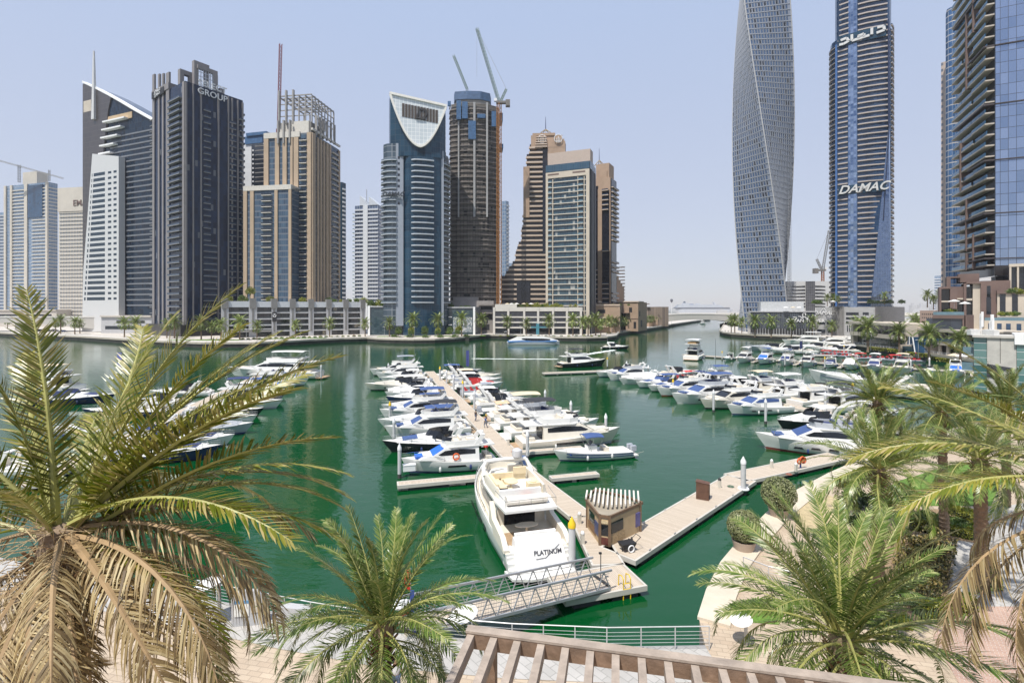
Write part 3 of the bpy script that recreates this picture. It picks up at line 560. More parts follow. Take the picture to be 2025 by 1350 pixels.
b, t = plain('far_pale_block', 'small pale block between the unfinished tower and the brown stepped tower', 1018, 600, -12, 1004, 1024, 520, g_far, 3.6, fp, [('L', 1004, 1018)])
# ---- brown stepped hotel towers and the glass-fronted tower
b = Bld('stepped_brown_tower', 'brown stone tower stepping down to the left with a domed lattice finial on top', 'tower', 1118, 372, -4, pxl=1032, Rr=22)
zt = lambda py: b.zL(1080, py)
dk = M('shadowed_glazing', (.03, .024, .024), .15, var=.4, scale=.3)
def step(z): # left edge pixel at height z (as py)
    py = HYP - (z - CH) / b.C.y * 1000
    for lim, px in ((270, 1052), (300, 1046), (330, 1040), (415, 1035), (450, 1033), (472, 1030), (488, 1024), (500, 1021), (514, 1018), (524, 1012), (536, 1005), (548, 999), (900, 989)):
        if py < lim: return px
levels = []; z = zt(612); rep = Rep(); body = MB(); i = 0
while z < zt(292):
    l0 = step(z + 1.8); py = HYP - (z - CH) / b.C.y * 1000; r0 = 1073 if py < 505 else 1082
    b.pb(body, 'L', l0 + 1.5, 1119, z - .002, z + 3.55, -1.2, 22 + .01 * i)
    m = MB(); b.pb(m, 'L', l0, r0, z, z + 1.25, 1.0, 2); rep.add(m, 30)
    z += 3.6; i += 1
body.build('glazing', dk, b.o); rep.finish('balcony', M('pinkish_slab', (.5, .4, .32), .75, var=.08), b.o)
b.part('stair_core', brown, [('L', 1035, 1047, zt(430), zt(330), 1.4, 2), ('L', 1083, 1118, zt(612), zt(280), .5, 20)])
b.part('dark_bay', M('dark_curtain', (.012, .013, .02), .08), [('L', 1022, 1049, zt(612), zt(557), 1.3, .5), ('L', 1073.5, 1083, zt(505), zt(318), .9, .5)])
b.part('head_block', brown, [('L', 1050, 1060, zt(295), zt(268), .6, 14), ('L', 1060, 1100, zt(292), zt(268), -.6, 20), ('L', 1080, 1116, zt(292), zt(276), .6, 18)])
b.part('upper_head', brown, [('L', 1053, 1098, zt(268), zt(263), 0, 16), ('L', 1098, 1112, zt(290), zt(268), .2, 14)])
rep = Rep()
for i in range(5): z = zt(292) + i * 1.75; m = MB(); b.pb(m, 'L', 1058 + i * .6, 1082 - i * .4, z, z + .8, 2.0, 1); rep.add(m, 9)
rep.finish('upper_balcony', MC['pinkish_slab'], b.o)
m = MB(); cx = -b.sL(1079); cz = zt(264)
for i in range(8):
    a = i * math.pi / 4; m.path([(cx + 5 * math.cos(a), 7 + 5 * math.sin(a), cz), (cx + 3.6 * math.cos(a), 7 + 3.6 * math.sin(a), cz + 3), (cx + .3 * math.cos(a), 7 + .3 * math.sin(a), cz + 5.4)], .3, 4)
m.torus((cx, 7, cz + 3), (0, 0, 1), 3.6, .25, 16, 4); m.build('lattice_dome', M('bronze', (.25, .2, .13), .5), b.o)
m = MB(); m.tube((cx, 7, cz + 5), (cx, 7, zt(224)), .45, 5, .15); m.build('spire', M('spire_grey', (.1, .12, .2), .5), b.o)
for f, p in (('L', 1072), ('L', 1104)):
    m = MB(); mx = frame((-b.sL(p), -1.5, zt(276)), (1, 0, 0), (0, 0, 1)); c = mx @ Vector((0, 0, 0))
    m.torus(c, (0, 1, 0), 2.9, .3, 16, 4); m.box(c.x - 1.3, c.x - .9, c.y - .3, c.y + .3, c.z - 2, c.z + .6); m.box(c.x + .9, c.x + 1.3, c.y - .3, c.y + .3, c.z - 2, c.z + .6); m.box(c.x - .2, c.x + .2, c.y - .3, c.y + .3, c.z - 2, c.z + 1.6); m.box(c.x - 1.3, c.x + 1.3, c.y - .29, c.y + .29, c.z - 2.2, c.z - 1.8); m.build('emblem', wsteel, b.o)
b = Bld('glass_front_tower', 'beige framed tower with a gridded blue glass front and a stone parapet block', 'tower', 1165, 330, -22, pxl=1080, pxr=1178)
zt = lambda py: b.zL(1165, py)
b.body(zt(318), g_teal)
b.part('parapet_block', M('pinkish_stone', (.42, .34, .29), .75, var=.07), [('L', 1083, 1167, zt(322), b.zL(1165, 294), -.3, 8)])
b.part('glass_band', GW('deep_blue_band', (.02, .06, .1), (.03, .08, .13), (.03, .05, .07), 1.6, 3, .1, .1, .02), [('L', 1080, 1166, zt(333), zt(319), .8, .3), ('R', 1165, 1172, zt(333), zt(318), .8, .3)])
b.part('beam', beige, [('L', 1080, 1166, zt(346), zt(334), .9, .3)]); b.part('pier', beige, [('L', 1080, 1084.5, 0, zt(346), .9, .3)]); b.part('pier', beige, [('L', 1159.5, 1166, 0, zt(346), .9, .3)])
b.part('louvre', dbrown, [('L', 1084, 1106, zt(340), zt(337), 1.0, -.85), ('L', 1133, 1158, zt(340), zt(337), 1.0, -.85)])
rep = Rep(); b.bands(rep, 'L', b.sL(1159), b.sL(1085), 6, zt(350), 3.58, .55, .8); rep.finish('floor_band', M('cream_band', (.52, .48, .42), .7), b.o)
for p in (1093, 1142.5, 1155): b.part('mullion', beige, [('L', p, p + 1.5, 6, zt(348), .85, .2)])
rep = Rep(); b.balconies(rep, 'L', b.sL(1154), b.sL(1143.5), 6, zt(352), 3.58, 1.8); b.balconies(rep, 'L', b.sL(1092), b.sL(1085), 6, zt(352), 3.58, 1.6); rep.finish('balcony', [MC['cream_slab'], railglass], b.o)
for p in (1167.5, 1170.5, 1174): b.part('corner_fin', M('dark_fin', (.1, .095, .1), .5), [('R', p, p + 1.5, 0, zt(333), 1.0, .2)])
b = Bld('brown_balcony_tower', 'brown stone tower with rounded balcony stacks behind the glass front tower', 'tower', 1207, 372, -28, pxl=1164, pxr=1219)
zt = lambda py: b.zL(1207, py)
b.body(zt(350), brown, 'wall')
b.part('head_block', brown, [('L', 1177, 1203, zt(350), zt(320), -2, 14), ('R', 1208, 1212, zt(350), zt(335), -3, 8)])
b.part('dark_bay', MC['dark_curtain'], [('L', 1178, 1183, 8, zt(365), .5, .2), ('L', 1190.5, 1205, 8, zt(375), .4, .2), ('R', 1208, 1218, 8, zt(352), .5, .2)])
b.part('stone_wing', brown, [('L', 1183, 1191, 0, zt(372), 1.0, .2)])
rep = Rep()
for q0, q1 in ((376, 415), (488, 497), (555, 610)): b.balconies(rep, 'L', b.sL(1204), b.sL(1191.5), zt(q1), zt(q0), 3.55, 1.8, .6, .8)
for q0, q1 in ((365, 475), (512, 538), (580, 610)): b.balconies(rep, 'R', b.sR(1208), b.sR(1220), zt(q1), zt(q0), 3.55, 1.8, .6, .8)
b.balconies(rep, 'L', b.sL(1182), b.sL(1178), 8, zt(525), 3.55, 1.2, .6, .8)
rep.finish('balcony', [MC['pinkish_slab'], MC['balcony_glass']], b.o)
m = MB(); cx = -b.sL(1180); cz = zt(320)
for i in range(6): a = i * math.pi / 3; m.path([(cx + 4 * math.cos(a), 6 + 4 * math.sin(a), cz), (cx + .2 * math.cos(a), 6 + .2 * math.sin(a), cz + 4)], .3, 4)
m.build('lattice_dome', MC['bronze'], b.o); m = MB(); m.tube((cx, 6, cz + 3), (cx, 6, zt(284)), .35, 5, .12); m.build('spire', MC['spire_grey'], b.o)
m = MB()
for i, (p, q) in enumerate(((1222, 541), (1230, 549), (1238, 556), (1247, 561))):
    b.fb(m, 'R', b.R + i * 5, b.R + 5 + i * 5, 0, b.zR(1219, q + 4), .4 + .02 * i, 20)
m.build('stepped_wing', brown, b.o)
rep = Rep()
for i in range(13): m = MB(); z = zt(606) + i * 2.6; b.fb(m, 'R', b.R + 20, b.R + 22, z, z + .8, .6, 8); rep.add(m, 2)
rep.finish('wing_balcony', MC['pinkish_slab'], b.o)
# ---- twisting tower
def twist():
    th = math.atan((1508 - CXP) / 1000); Yc = 374; o = thing('twisted_tower', 'very tall silver grey tower twisting as it rises, gridded with small windows', 'tower', at(1508, Yc), 0)
    a, bb = 14.1, 14.6; zt = 285; fh = 3.9; nf = int(zt / fh)
    def rot(z): return -th - R(.381) * (z - 33)
    def P(x, y, z):
        c, s = math.cos(rot(z)), math.sin(rot(z)); return Vector((x * c - y * s, x * s + y * c, z))
    sk = MB(); sk.smooth = False; n = 10
    base = [(-a + 2 * a * i / n, -bb) for i in range(n)] + [(a, -bb + 2 * bb * i / n) for i in range(n)] + [(a - 2 * a * i / n, bb) for i in range(n)] + [(-a, bb - 2 * bb * i / n) for i in range(n)]
    sk.smooth = True; sk.rings([[P(x, y, z) for x, y in base] for z in [zt * i / (nf) for i in range(nf + 1)]]); sk.build('cladding', M('silver_cladding', (.22, .25, .31), .45, metal=.15, var=.05, scale=.05), o)
    win = Rep(); rib = Rep(); fin = MB(); r2 = random.Random(5); nc = 15
    faces = ((lambda u, d: (-a + 2 * a * u, -bb - d)), (lambda u, d: (a + d, -bb + 2 * bb * u)), (lambda u, d: (-a - d, bb - 2 * bb * u)))
    for i in range(nf):
        z0 = i * fh
        m = MB()
        for F in faces:
            A = [F(0, .0), F(1, .0), F(1, .28), F(0, .28)]
            m.rings([[P(*F(u, .0), z0 - .2), P(*F(u, .3), z0 - .2), P(*F(u, .3), z0 + .25), P(*F(u, 0), z0 + .25)] for u in (-.005, .25, .5, .75, 1.005)])
        rib.add(m, 30)
        for fi, F in enumerate(faces):
            sh = r2.random() * .35
            for c in range(nc):
                u0 = (c + .18 + sh * .5) / nc; u1 = u0 + (.5 + .12 * r2.random()) / nc
                if u1 > .985: continue
                q = [P(*F(u0, .05), z0 + .55), P(*F(u1, .05), z0 + .55), P(*F(u1, .05), z0 + fh - .75), P(*F(u0, .05), z0 + fh - .75)]
                m = MB(); dark = r2.random() < .12; m.mi = 1 if dark or (c % 5 == 2 and r2.random() < .35) else 0; m.poly(q if fi != 2 else q); win.add(m, 10 - z0 * .01 - fi)
                for uu in (u0 - .09 / nc, u1 + .09 / nc): fin.rings([[P(*F(uu - .03 / nc, .02), zz_) , P(*F(uu + .03 / nc, .02), zz_), P(*F(uu + .03 / nc, .5), zz_), P(*F(uu - .03 / nc, .5), zz_)] for zz_ in (z0 + .25, z0 + fh - .2)], caps=False)
    win.finish('window', [M('twist_window', (.05, .09, .17), .1, var=.3, scale=.4), M('open_window', (.008, .01, .015), .3)], o); rib.finish('floor_rib', M('silver_rib', (.32, .345, .39), .5, var=.05), o)
    f = fin.build('window_fin', M('silver_fin', (.27, .295, .345), .5), o); f['kind'] = 'stuff'
    for x, y in ((a, -bb), (-a, -bb), (a, bb)): ed = MB(); ed.path([P(x * 1.01, y * 1.01, zt * i / 60) for i in range(61)], .38, 5); ed.build('edge_trim', M('edge_grey', (.42, .42, .42), .5), o)
    ho = MB(); q = at(1560, Yc - 6) - at(1508, Yc)
    for dx in (0, 1.6): 
        for dy in (0, 1.6): ho.bar((q.x + dx, q.y + dy, 25), (q.x + dx, q.y + dy, zz(325, Yc)), .22, .22)
    for i in range(46):
        z = 25 + i * 2.3; ho.bar((q.x, q.y, z), (q.x + 1.6, q.y, z + 2.2), .15, .15); ho.bar((q.x, q.y, z), (q.x, q.y + 1.6, z + 2.2), .15, .15)
    ho.build('hoist_mast', steel, o)
twist()
# ---- curved blue tower with the diagonal glass wedge
Y9 = 336; th9 = math.atan((1702 - CXP) / 1000); o9 = thing('curved_balcony_tower', 'tall blue glass tower with curved balcony bands, glass wedge and white lettering', 'tower', at(1702, Y9), -th9)
k9 = Y9 / 1000 / math.sqrt(1 + math.tan(th9) ** 2) * 1.02
X9 = lambda px: (px - 1702) * k9
Z9 = lambda py: zz(py, Y9)
left = [(X9(1642), 12), (X9(1641), 6), (X9(1645), 1.5), (X9(1653), -1.4)]
frnt = [(X9(1656), -1.8), (X9(1678), -2.6), (X9(1702), -2.8), (X9(1730), -2.0), (X9(1757), 0)]
rightp = [(X9(1759), 1), (X9(1763), 6), (X9(1764), 12)]
zb9 = 19.0; zt9 = 246
pl9 = left + frnt + rightp + [(X9(1758), 26), (X9(1648), 26)]
m = MB(); m.prism(pl9, zb9, Z9(70)); m.prism([(x * .9 + 1, y + .4) for x, y in pl9], Z9(70) + .01, zt9); m.build('glazing', GW('deep_blue_wall', (.012, .035, .085), (.03, .07, .15), (.04, .06, .1), 1.7, 3.45, .1, .3, .02, .07, spec=.5), o9)
rep = Rep(); z = zb9; i = 0
c2 = M('taupe_slab', (.4, .35, .32), .7, var=.06)
while z < zt9 - 4:
    f = 1.0 if z < Z9(75) else .93
    m = MB(); m.mi = 0; stripz([(x * f, y) for x, y in [(X9(1657), -1.9), (X9(1677), -2.6)]], .7, z, z + .8, m); rep.add(m, 8)
    wedge = 1756 if z > Z9(260) else 1756 - (Z9(260) - z) / (Z9(260) - Z9(600)) * 36
    m = MB(); m.mi = 0; stripz([(x * f, y) for x, y in [(X9(1696), -2.8), (X9(1715), -2.6), (X9(wedge), -2.0 if wedge < 1735 else -.2)]], .9, z, z + .8, m); rep.add(m, 18)
    if z < Z9(85):
        m = MB(); m.mi = 0; stripz(left, 1.0, z, z + .35, m); m.mi = 1; stripz(left, .95, z + .35, z + 1.3, m); rep.add(m, 9)
    if z < Z9(55):
        m = MB(); m.mi = 0; stripz(rightp, .9, z, z + .45, m); m.mi = 1; stripz(rightp, .8, z + .45, z + 1.3, m); rep.add(m, 6)
    z += 3.45; i += 1
rep.finish('balcony', [c2, MC['balcony_glass']], o9)
m = MB(); stripz([(X9(1653), -1.5), (X9(1656.5), -1.8)], 1.1, zb9, Z9(80), m); m.build('blue_pilaster', M('blue_panel', (.06, .14, .33), .25), o9)
m = MB(); stripz([(X9(1678), -2.65), (X9(1695), -2.85)], .5, zb9, zt9, m); m.build('glass_strip', GW('strip_glass', (.1, .16, .28), (.36, .44, .58), (.05, .09, .17), 1.6, 1.7, .1, .1, .13, .05, metal=.85), o9)  # dark pane tints stand in for broken dark reflections
m = MB(); w0 = [(X9(1721), -2.4, zb9), (X9(1759), 0, zb9), (X9(1757), 0, Z9(255)), (X9(1755), -.2, Z9(255))]
m.rings([[(x, y - 1.0, z) for x, y, z in w0], [(x, y + .2, z) for x, y, z in w0]]); m.build('glass_wedge', GW('wedge_glass', (.42, .5, .64), (.55, .63, .76), (.1, .14, .22), 1.6, 1.75, .1, .1, .04, .05, metal=.9), o9)
m = MB(); m.bar((X9(1755), -1.4, Z9(260)), (X9(1754.5), -1.2, Z9(55)), .9, .9, (0, 1, 0)); m.bar((X9(1756), -1.5, Z9(260)), (X9(1745), -2.2, Z9(440)), .5, .5, (0, 1, 0)); m.build('dark_line', M('dark_blue_trim', (.01, .02, .06), .3), o9)
m = MB(); m.box(X9(1658), X9(1750), -3.6, -3.2, Z9(384), Z9(366)); m.build('sign_band', g_blue, o9); m = MB(); m.box(X9(1658), X9(1750), -3.6, -3.2, Z9(87), Z9(66)); m.build('sign_band', g_blue, o9)
m = MB(); m.add(textmb('DAMAC', 7.6, .3, .35, .14), frame((X9(1706), -4.2, Z9(375)), (1, .02, 0), (0, 0, 1))); m.build('sign_lettering', M('sign_white', (.55, .55, .54), .5), o9)
m = MB()
for ln in AR_DAMAC:
    for p, q in zip(ln[:-1], ln[1:]): m.bar((X9(1707) + p[0] * 8.3, -4.1, Z9(77) + p[1] * 6 + p[0] * .7), (X9(1707) + q[0] * 8.3, -4.1, Z9(77) + q[1] * 6 + q[0] * .7), 1.5, .6, (0, 1, 0))
m.build('sign_lettering', MC['sign_white'], o9)
# ---- right-edge tower: balconies on one side, pale glass on the other
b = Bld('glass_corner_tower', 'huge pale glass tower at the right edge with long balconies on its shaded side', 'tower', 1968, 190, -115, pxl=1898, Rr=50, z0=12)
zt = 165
b.body(zt, g_sky, z0=18.6); b.part('shaded_side', dglass, [('L', 1968, 1899, 18.7, zt, .15, .1)])  # dark sheet over the pale glass, shade of this face put into colour
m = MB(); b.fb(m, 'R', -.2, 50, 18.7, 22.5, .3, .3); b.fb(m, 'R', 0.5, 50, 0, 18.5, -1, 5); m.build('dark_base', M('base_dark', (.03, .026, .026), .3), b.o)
bal = Rep(); z = 22.5; i = 0; soff = M('warm_soffit', (.4, .36, .31), .75)
r3 = random.Random(2)
while z < zt:
    cuts = [0, .38, .72, 1.0] if i % 3 else [0, .33, .66, 1.0]
    for c0, c1 in zip(cuts[:-1], cuts[1:]):
        dep = 2.9 if (i + int(c0 * 10)) % 4 else 2.4; m = MB(); m.mi = 0; b.fb(m, 'L', c0 * b.L + .12, c1 * b.L - .12, z, z + .5, dep, .2); m.mi = 1; b.fb(m, 'L', c0 * b.L + .2, c1 * b.L - .2, z + .5, z + 1.8, dep - .05, -dep + .15); bal.add(m, (c1 - c0) * 10 * (1.4 - z / 200))
    z += 4.1; i += 1
bal.finish('balcony', [soff, M('blue_balcony_glass', (.04, .14, .26), .1, spec=.6)], b.o)
for s0, z0, z1 in ((.3, 116, 147), (.5, 96, 127), (.68, 56, 76), (.5, 30, 51), (.3, 22, 36), (.5, 22, 29)):
    m = MB(); b.fb(m, 'L', s0 * b.L, s0 * b.L + .7, z0, z1, 3.3, .2); m.build('brown_fin', dbrown, b.o)
for k, z in enumerate((25, 42, 62, 83, 105, 127, 148)):
    m = MB(); b.fb(m, 'R', 0, 9 + (k % 3) * 3, z, z + .35, .5, .3); b.fb(m, 'L', 0, b.L * (.9 if k % 2 else .45), z, z + .6, 3.3, .2); m.build('brown_ledge', M('ledge_dark', (.05, .04, .04), .5), b.o)
# ---- towers beyond it
b, t = plain('tan_window_tower', 'tan tower with small square windows beyond the glass corner tower', 1880, 290, -60, 1861, 1912, 118, GW('tan_window_wall', (.09, .1, .13), (.14, .15, .18), (.45, .36, .3), 2.6, 3.5, 1.5, 1.9, .0, .4), 3.5, tan, [])
b.part('stone_strip', tan, [('L', 1873, 1880, 0, t, .4, .2)])
m = MB(); P = at(1886, 278) - b.C; mx = Matrix.Rotation(-b.phi, 4, 'Z'); c = mx @ Vector((P.x, P.y, 0))
m.lathe([(3.4, 20), (3.4, b.zL(1880, 50)), (3.0, b.zL(1880, 42)), (.3, b.zL(1880, 40))], (c.x, c.y, 0), 20); m.build('round_glass_bay', GW('round_bay_glass', (.03, .09, .2), (.06, .14, .28), (.4, .38, .36), 1.6, 3.5, .1, .5, .02, .06, metal=.3), b.o)
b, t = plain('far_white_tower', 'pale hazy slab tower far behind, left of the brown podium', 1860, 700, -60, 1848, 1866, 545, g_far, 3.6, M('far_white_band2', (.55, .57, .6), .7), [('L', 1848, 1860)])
# ---- slit-windowed white building between the twisted tower and the curved one
b = Bld('slit_window_block', 'white office block with long tapering black window slits and a grey glazed core', 'building', 1644, 390, -6, pxl=1548, Rr=24)
zt = lambda py: b.zL(1644, py)
b.body(zt(556), M('white_panel', (.6, .6, .6), .6, var=.04), 'wall')
b.part('core', GW('grey_core', (.08, .08, .09), (.12, .12, .13), (.3, .3, .3), 1.5, 2, .1, .1, .02, .3), [('L', 1593, 1611, 10, zt(556), .6, .2)])
rep = Rep()
for q in (567, 574, 580.5, 587, 594, 601, 607):
    for p0, p1 in ((1552, 1592), (1612, 1632)):
        m = MB(); x0, x1 = -b.sL(p0), -b.sL(p1); m.rings([[(x0, -.3, zt(q)), (x1, -.3, zt(q)), (x1, -.3, zt(q - 2.2 if p0 < 1600 else q - .4)), (x0, -.3, zt(q - .6 if p0 < 1600 else q - 2.4))], [(x0, .2, zt(q)), (x1, .2, zt(q)), (x1, .2, zt(q - 2.2)), (x0, .2, zt(q - .6))]]); rep.add(m, 5)
rep.finish('window_slit', black, b.o)
# ================================================================ podiums, bridges, cranes, far things
ZP = 2.0
b = Bld('grey_podium', 'grey stone arcade podium with seven bays of open floors and planted roof', 'building', 722, 330, 33, pxl=438, Rr=24, z0=ZP)
b.R = 24; H = b.zL(600, 594)
m = MB(); b.fb(m, 'L', 0, b.L, 0, H - 3.5, -1.5, 24); m.build('recessed_glazing', GW('podium_glass', (.012, .016, .022), (.05, .05, .055), (.02, .02, .02), 2.2, 3.4, .1, .1, .02, .08, curtains=.06, cc=(.35, .3, .22)), b.o)
bays = ((452, 492), (508, 537), (547, 573), (584, 610), (620, 645), (655, 679), (688, 712))
gst = M('pale_grey_stone', (.42, .42, .43), .7, var=.08, scale=.5)
prev = 438
for p0, p1 in bays + ((722, 722),): b.part('pier', gst, [('L', prev, p0, 0, H - .6, .9, 2.5)]); prev = p1
m = MB()
for p0, p1 in bays: b.pb(m, 'L', p0, p1, H - 4.2, H - .8, .5, 2)
m.build('parapet', M('parapet_panel', (.5, .52, .55), .6, var=.05), b.o)
rep = Rep()
for p0, p1 in bays:
    for j in range(1, 5):
        z = H - 4.2 - j * 3.6; m = MB(); m.mi = 0; b.pb(m, 'L', p0, p1, z, z + .7, .6, 2); m.mi = 1; b.pb(m, 'L', p0, p1, z + .7, z + 1.5, .4, -.3); rep.add(m, 10)
rep.finish('balcony', [M('bay_slab', (.46, .46, .47), .6), M('bay_rail', (.05, .06, .065), .15)], b.o)
caps = Rep(); prev = 438
for p0, p1 in bays + ((722, 722),):
    m = MB(); a, c = sorted((b.sL(prev), b.sL(p0))); mid_ = (a + c) / 2; b.fb(m, 'L', mid_ - 1.6, mid_ + 1.6, H - 5, H + .9, 1.3, 2.2); b.fb(m, 'L', mid_ - .5, mid_ + .5, 3, H - 5, 1.15, 1); caps.add(m, 3); prev = p1
caps.finish('pier_cap', gstoneD, b.o)
m = MB(); m.box(-b.L, 0, 0, 24, H - 3.48, H - 3.2); m.build('roof_deck', paveL, b.o)
m = MB(); b.pb(m, 'L', 538, 546.5, 9, 14.5, 1.5, -.9); m.build('shop_sign', black, b.o)
m = MB(); mx = frame((-b.sL(542), -1.62, 12.4), (1, 0, 0), (0, 0, 1))
for p, q in (((-.9, .3), (-.2, -.9)), ((.9, .3), (.2, -.9)), ((-.4, 1.2), (0, .4)), ((.4, 1.2), (0, .4))): m.bar(mx @ Vector((*p, 0)), mx @ Vector((*q, 0)), .5, .1, (0, 1, 0))
m.build('sign_emblem', wsteel, b.o)
m = MB(); b.pb(m, 'L', 455, 535, 4.4, 4.8, 4, -.9); m.build('canopy', gst, b.o)
def glasspod(name, label, px0, px1, Y, H, matm, phi=0):
    b = Bld(name, label, 'building', px1, Y, phi, pxl=px0, Rr=22, z0=ZP); m = MB(); m.box(-b.L, 0, 0, 22, 0, H); m.build('glazing', matm, b.o)
    return b
pg_ = GW('podium_blue_glass', (.015, .04, .055), (.05, .085, .1), (.015, .02, .025), 1.7, 1.2, .06, .12, .03, .06)
b = glasspod('glass_podium', 'low dark blue glass podium with white end wall, left of the round tower base', 728, 800, 318, 17.5, pg_, 4)
b.part('end_wall', white, [('L', 728, 732, 0, 18.2, .8, 22)]); b.part('roof_edge', gst, [('L', 728, 800, 17.5, 18.2, .6, 22)]); b.part('side_pier', gstoneD, [('L', 790, 800, 0, 27, .4, 12)])
b.part('balcony', white, [('L', 776, 783, 6, 6.5, 1.5, 0), ('L', 776, 783, 11, 11.5, 1.5, 0)])
b = glasspod('glass_podium', 'low dark glass podium with white end wall, right of the round tower base', 871, 940, 324, 17.0, pg_, -6)
b.part('end_wall', white, [('L', 936, 940, 0, 17.8, .8, 22)]); b.part('roof_edge', gst, [('L', 871, 940, 17, 17.7, .6, 22)]); b.part('side_pier', gstoneD, [('L', 868, 874, 0, 26, .4, 12)])
b.part('balcony', white, [('L', 888, 894, 6, 6.5, 1.5, 0), ('L', 888, 894, 11, 11.5, 1.5, 0)])
b.part('bright_shopfront', GW('shopfront', (.1, .14, .17), (.4, .44, .46), (.05, .05, .06), .7, .8, .08, .08, .05, .1, curtains=.3, cc=(.55, .55, .55)), [('L', 896, 934, 1.5, 11, .15, -.02)])
b = Bld('concrete_podium', 'raw concrete podium block with open decks below the unfinished tower', 'building', 976, 345, -3, pxl=888, Rr=12, z0=ZP)
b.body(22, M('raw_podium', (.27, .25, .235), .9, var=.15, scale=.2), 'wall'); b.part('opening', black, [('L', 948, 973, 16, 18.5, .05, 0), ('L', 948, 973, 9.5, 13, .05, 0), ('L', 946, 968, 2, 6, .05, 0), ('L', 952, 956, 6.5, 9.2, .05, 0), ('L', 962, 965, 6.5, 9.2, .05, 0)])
b.part('deck', M('raw_slab', (.2, .18, .165)), [('L', 946, 975, 18.6, 19.6, 2.5, 0), ('L', 946, 975, 13.2, 14.2, 2.0, 0)]); b.part('upper_wall', MC['raw_podium'], [('L', 895, 945, 22, 24.5, -2, 10)])
b = Bld('beige_podium', 'long cream car park podium with barred openings and a lush planted roof terrace', 'building', 1152, 326, -2, pxl=975, Rr=28, z0=ZP)
H = 17.5; m = MB(); m.box(-b.L, 0, 1, 28, 0, H - .5); m.build('recessed_wall', dglass, b.o)
crm = M('cream_stone', (.56, .53, .48), .75, var=.07, scale=.4)
cols_ = (975, 1003, 1034.5, 1062, 1091.5, 1119, 1146.5); 
for p in cols_: b.part('pier', crm, [('L', p, p + 4.2, 0, H, .8, 2)])
b.part('parapet', crm, [('L', 979, 1152, H - 2.6, H, .5, 2), ('L', 979, 1022, H, H + 2, .3, 3)])
rep = Rep(); br = Rep()
for j in range(3):
    z = H - 2.6 - (j + 1) * 3.4
    for p, q in zip(cols_[:-1], cols_[1:]):
        m = MB(); b.pb(m, 'L', p + 4.2, q, z - .8, z + .1, .6, 2); rep.add(m, 5)
        m = MB(); a, c = sorted((b.sL(p + 4.2), b.sL(q))); n = 11
        for i in range(n): s_ = a + (c - a) * (i + .5) / n; b.fb(m, 'L', s_ - .12, s_ + .12, z + .1, z + 2.6, .2, .1)
        br.add(m, 4)
rep.finish('spandrel', crm, b.o); br.finish('bar_screen', M('bar_grey', (.12, .125, .15), .5), b.o)
m = MB(); m.box(-b.L, 0, 0, 28, H - .48, H - .3); m.build('roof_deck', paveL, b.o)
m = MB(); b.pb(m, 'L', 1050, 1085, 4.3, 5, 3.5, 0); b.pb(m, 'L', 1060, 1066, 0, 7, 3.8, -2.8); m.build('teal_canopy', M('teal_canopy', (.05, .2, .26), .5), b.o)
def brownblk(label, pxr, pxl, Y, phi, H, R_, name='brown_podium'):
    b = Bld(name, label, 'building', pxr, Y, phi, pxl=pxl, Rr=R_, z0=ZP); b.body(H, brown, 'wall'); return b
b = brownblk('brown stone podium with balcony openings and roof terrace beside the glass front tower', 1226, 1150, 345, -14, 19, 26)
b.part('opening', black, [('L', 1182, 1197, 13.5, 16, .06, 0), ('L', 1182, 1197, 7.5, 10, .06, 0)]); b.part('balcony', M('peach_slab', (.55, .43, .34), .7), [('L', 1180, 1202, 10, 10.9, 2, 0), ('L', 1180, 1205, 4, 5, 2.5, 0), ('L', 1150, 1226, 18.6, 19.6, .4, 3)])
b = brownblk('taller brown stone block with a deep dark doorway on the channel promenade', 1262, 1222, 372, -30, 21.5, 24)
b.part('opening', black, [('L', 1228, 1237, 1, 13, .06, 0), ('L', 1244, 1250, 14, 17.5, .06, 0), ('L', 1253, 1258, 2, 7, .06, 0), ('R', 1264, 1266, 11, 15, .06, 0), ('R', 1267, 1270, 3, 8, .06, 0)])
b.part('string_course', dbrown, [('L', 1222, 1262, 9, 9.4, .2, 0)]); b.part('canopy', dbrown, [('L', 1224, 1246, 13.2, 13.7, 2.4, 0)]); b.part('roof_edge', MC['peach_slab'], [('L', 1222, 1262, 21.5, 22.2, .6, 4), ('R', 1262, 1272, 21.5, 22.2, .6, 4)])
b = Bld('screen_wall_building', 'low brown slatted building beside the channel bridge', 'building', 1322, 480, -10, pxl=1262, Rr=30, z0=ZP)
b.body(18.6, GW('brown_slats', (.12, .09, .07), (.28, .21, .16), (.05, .04, .035), 1.3, 20, .35, .1, .0, .6), 'wall'); b.part('pergola_roof', dbrown, [('L', 1262, 1284, 21, 21.7, 3, 10)]); b.part('terrace', brown, [('L', 1262, 1300, 0, 7, 4, 0)])
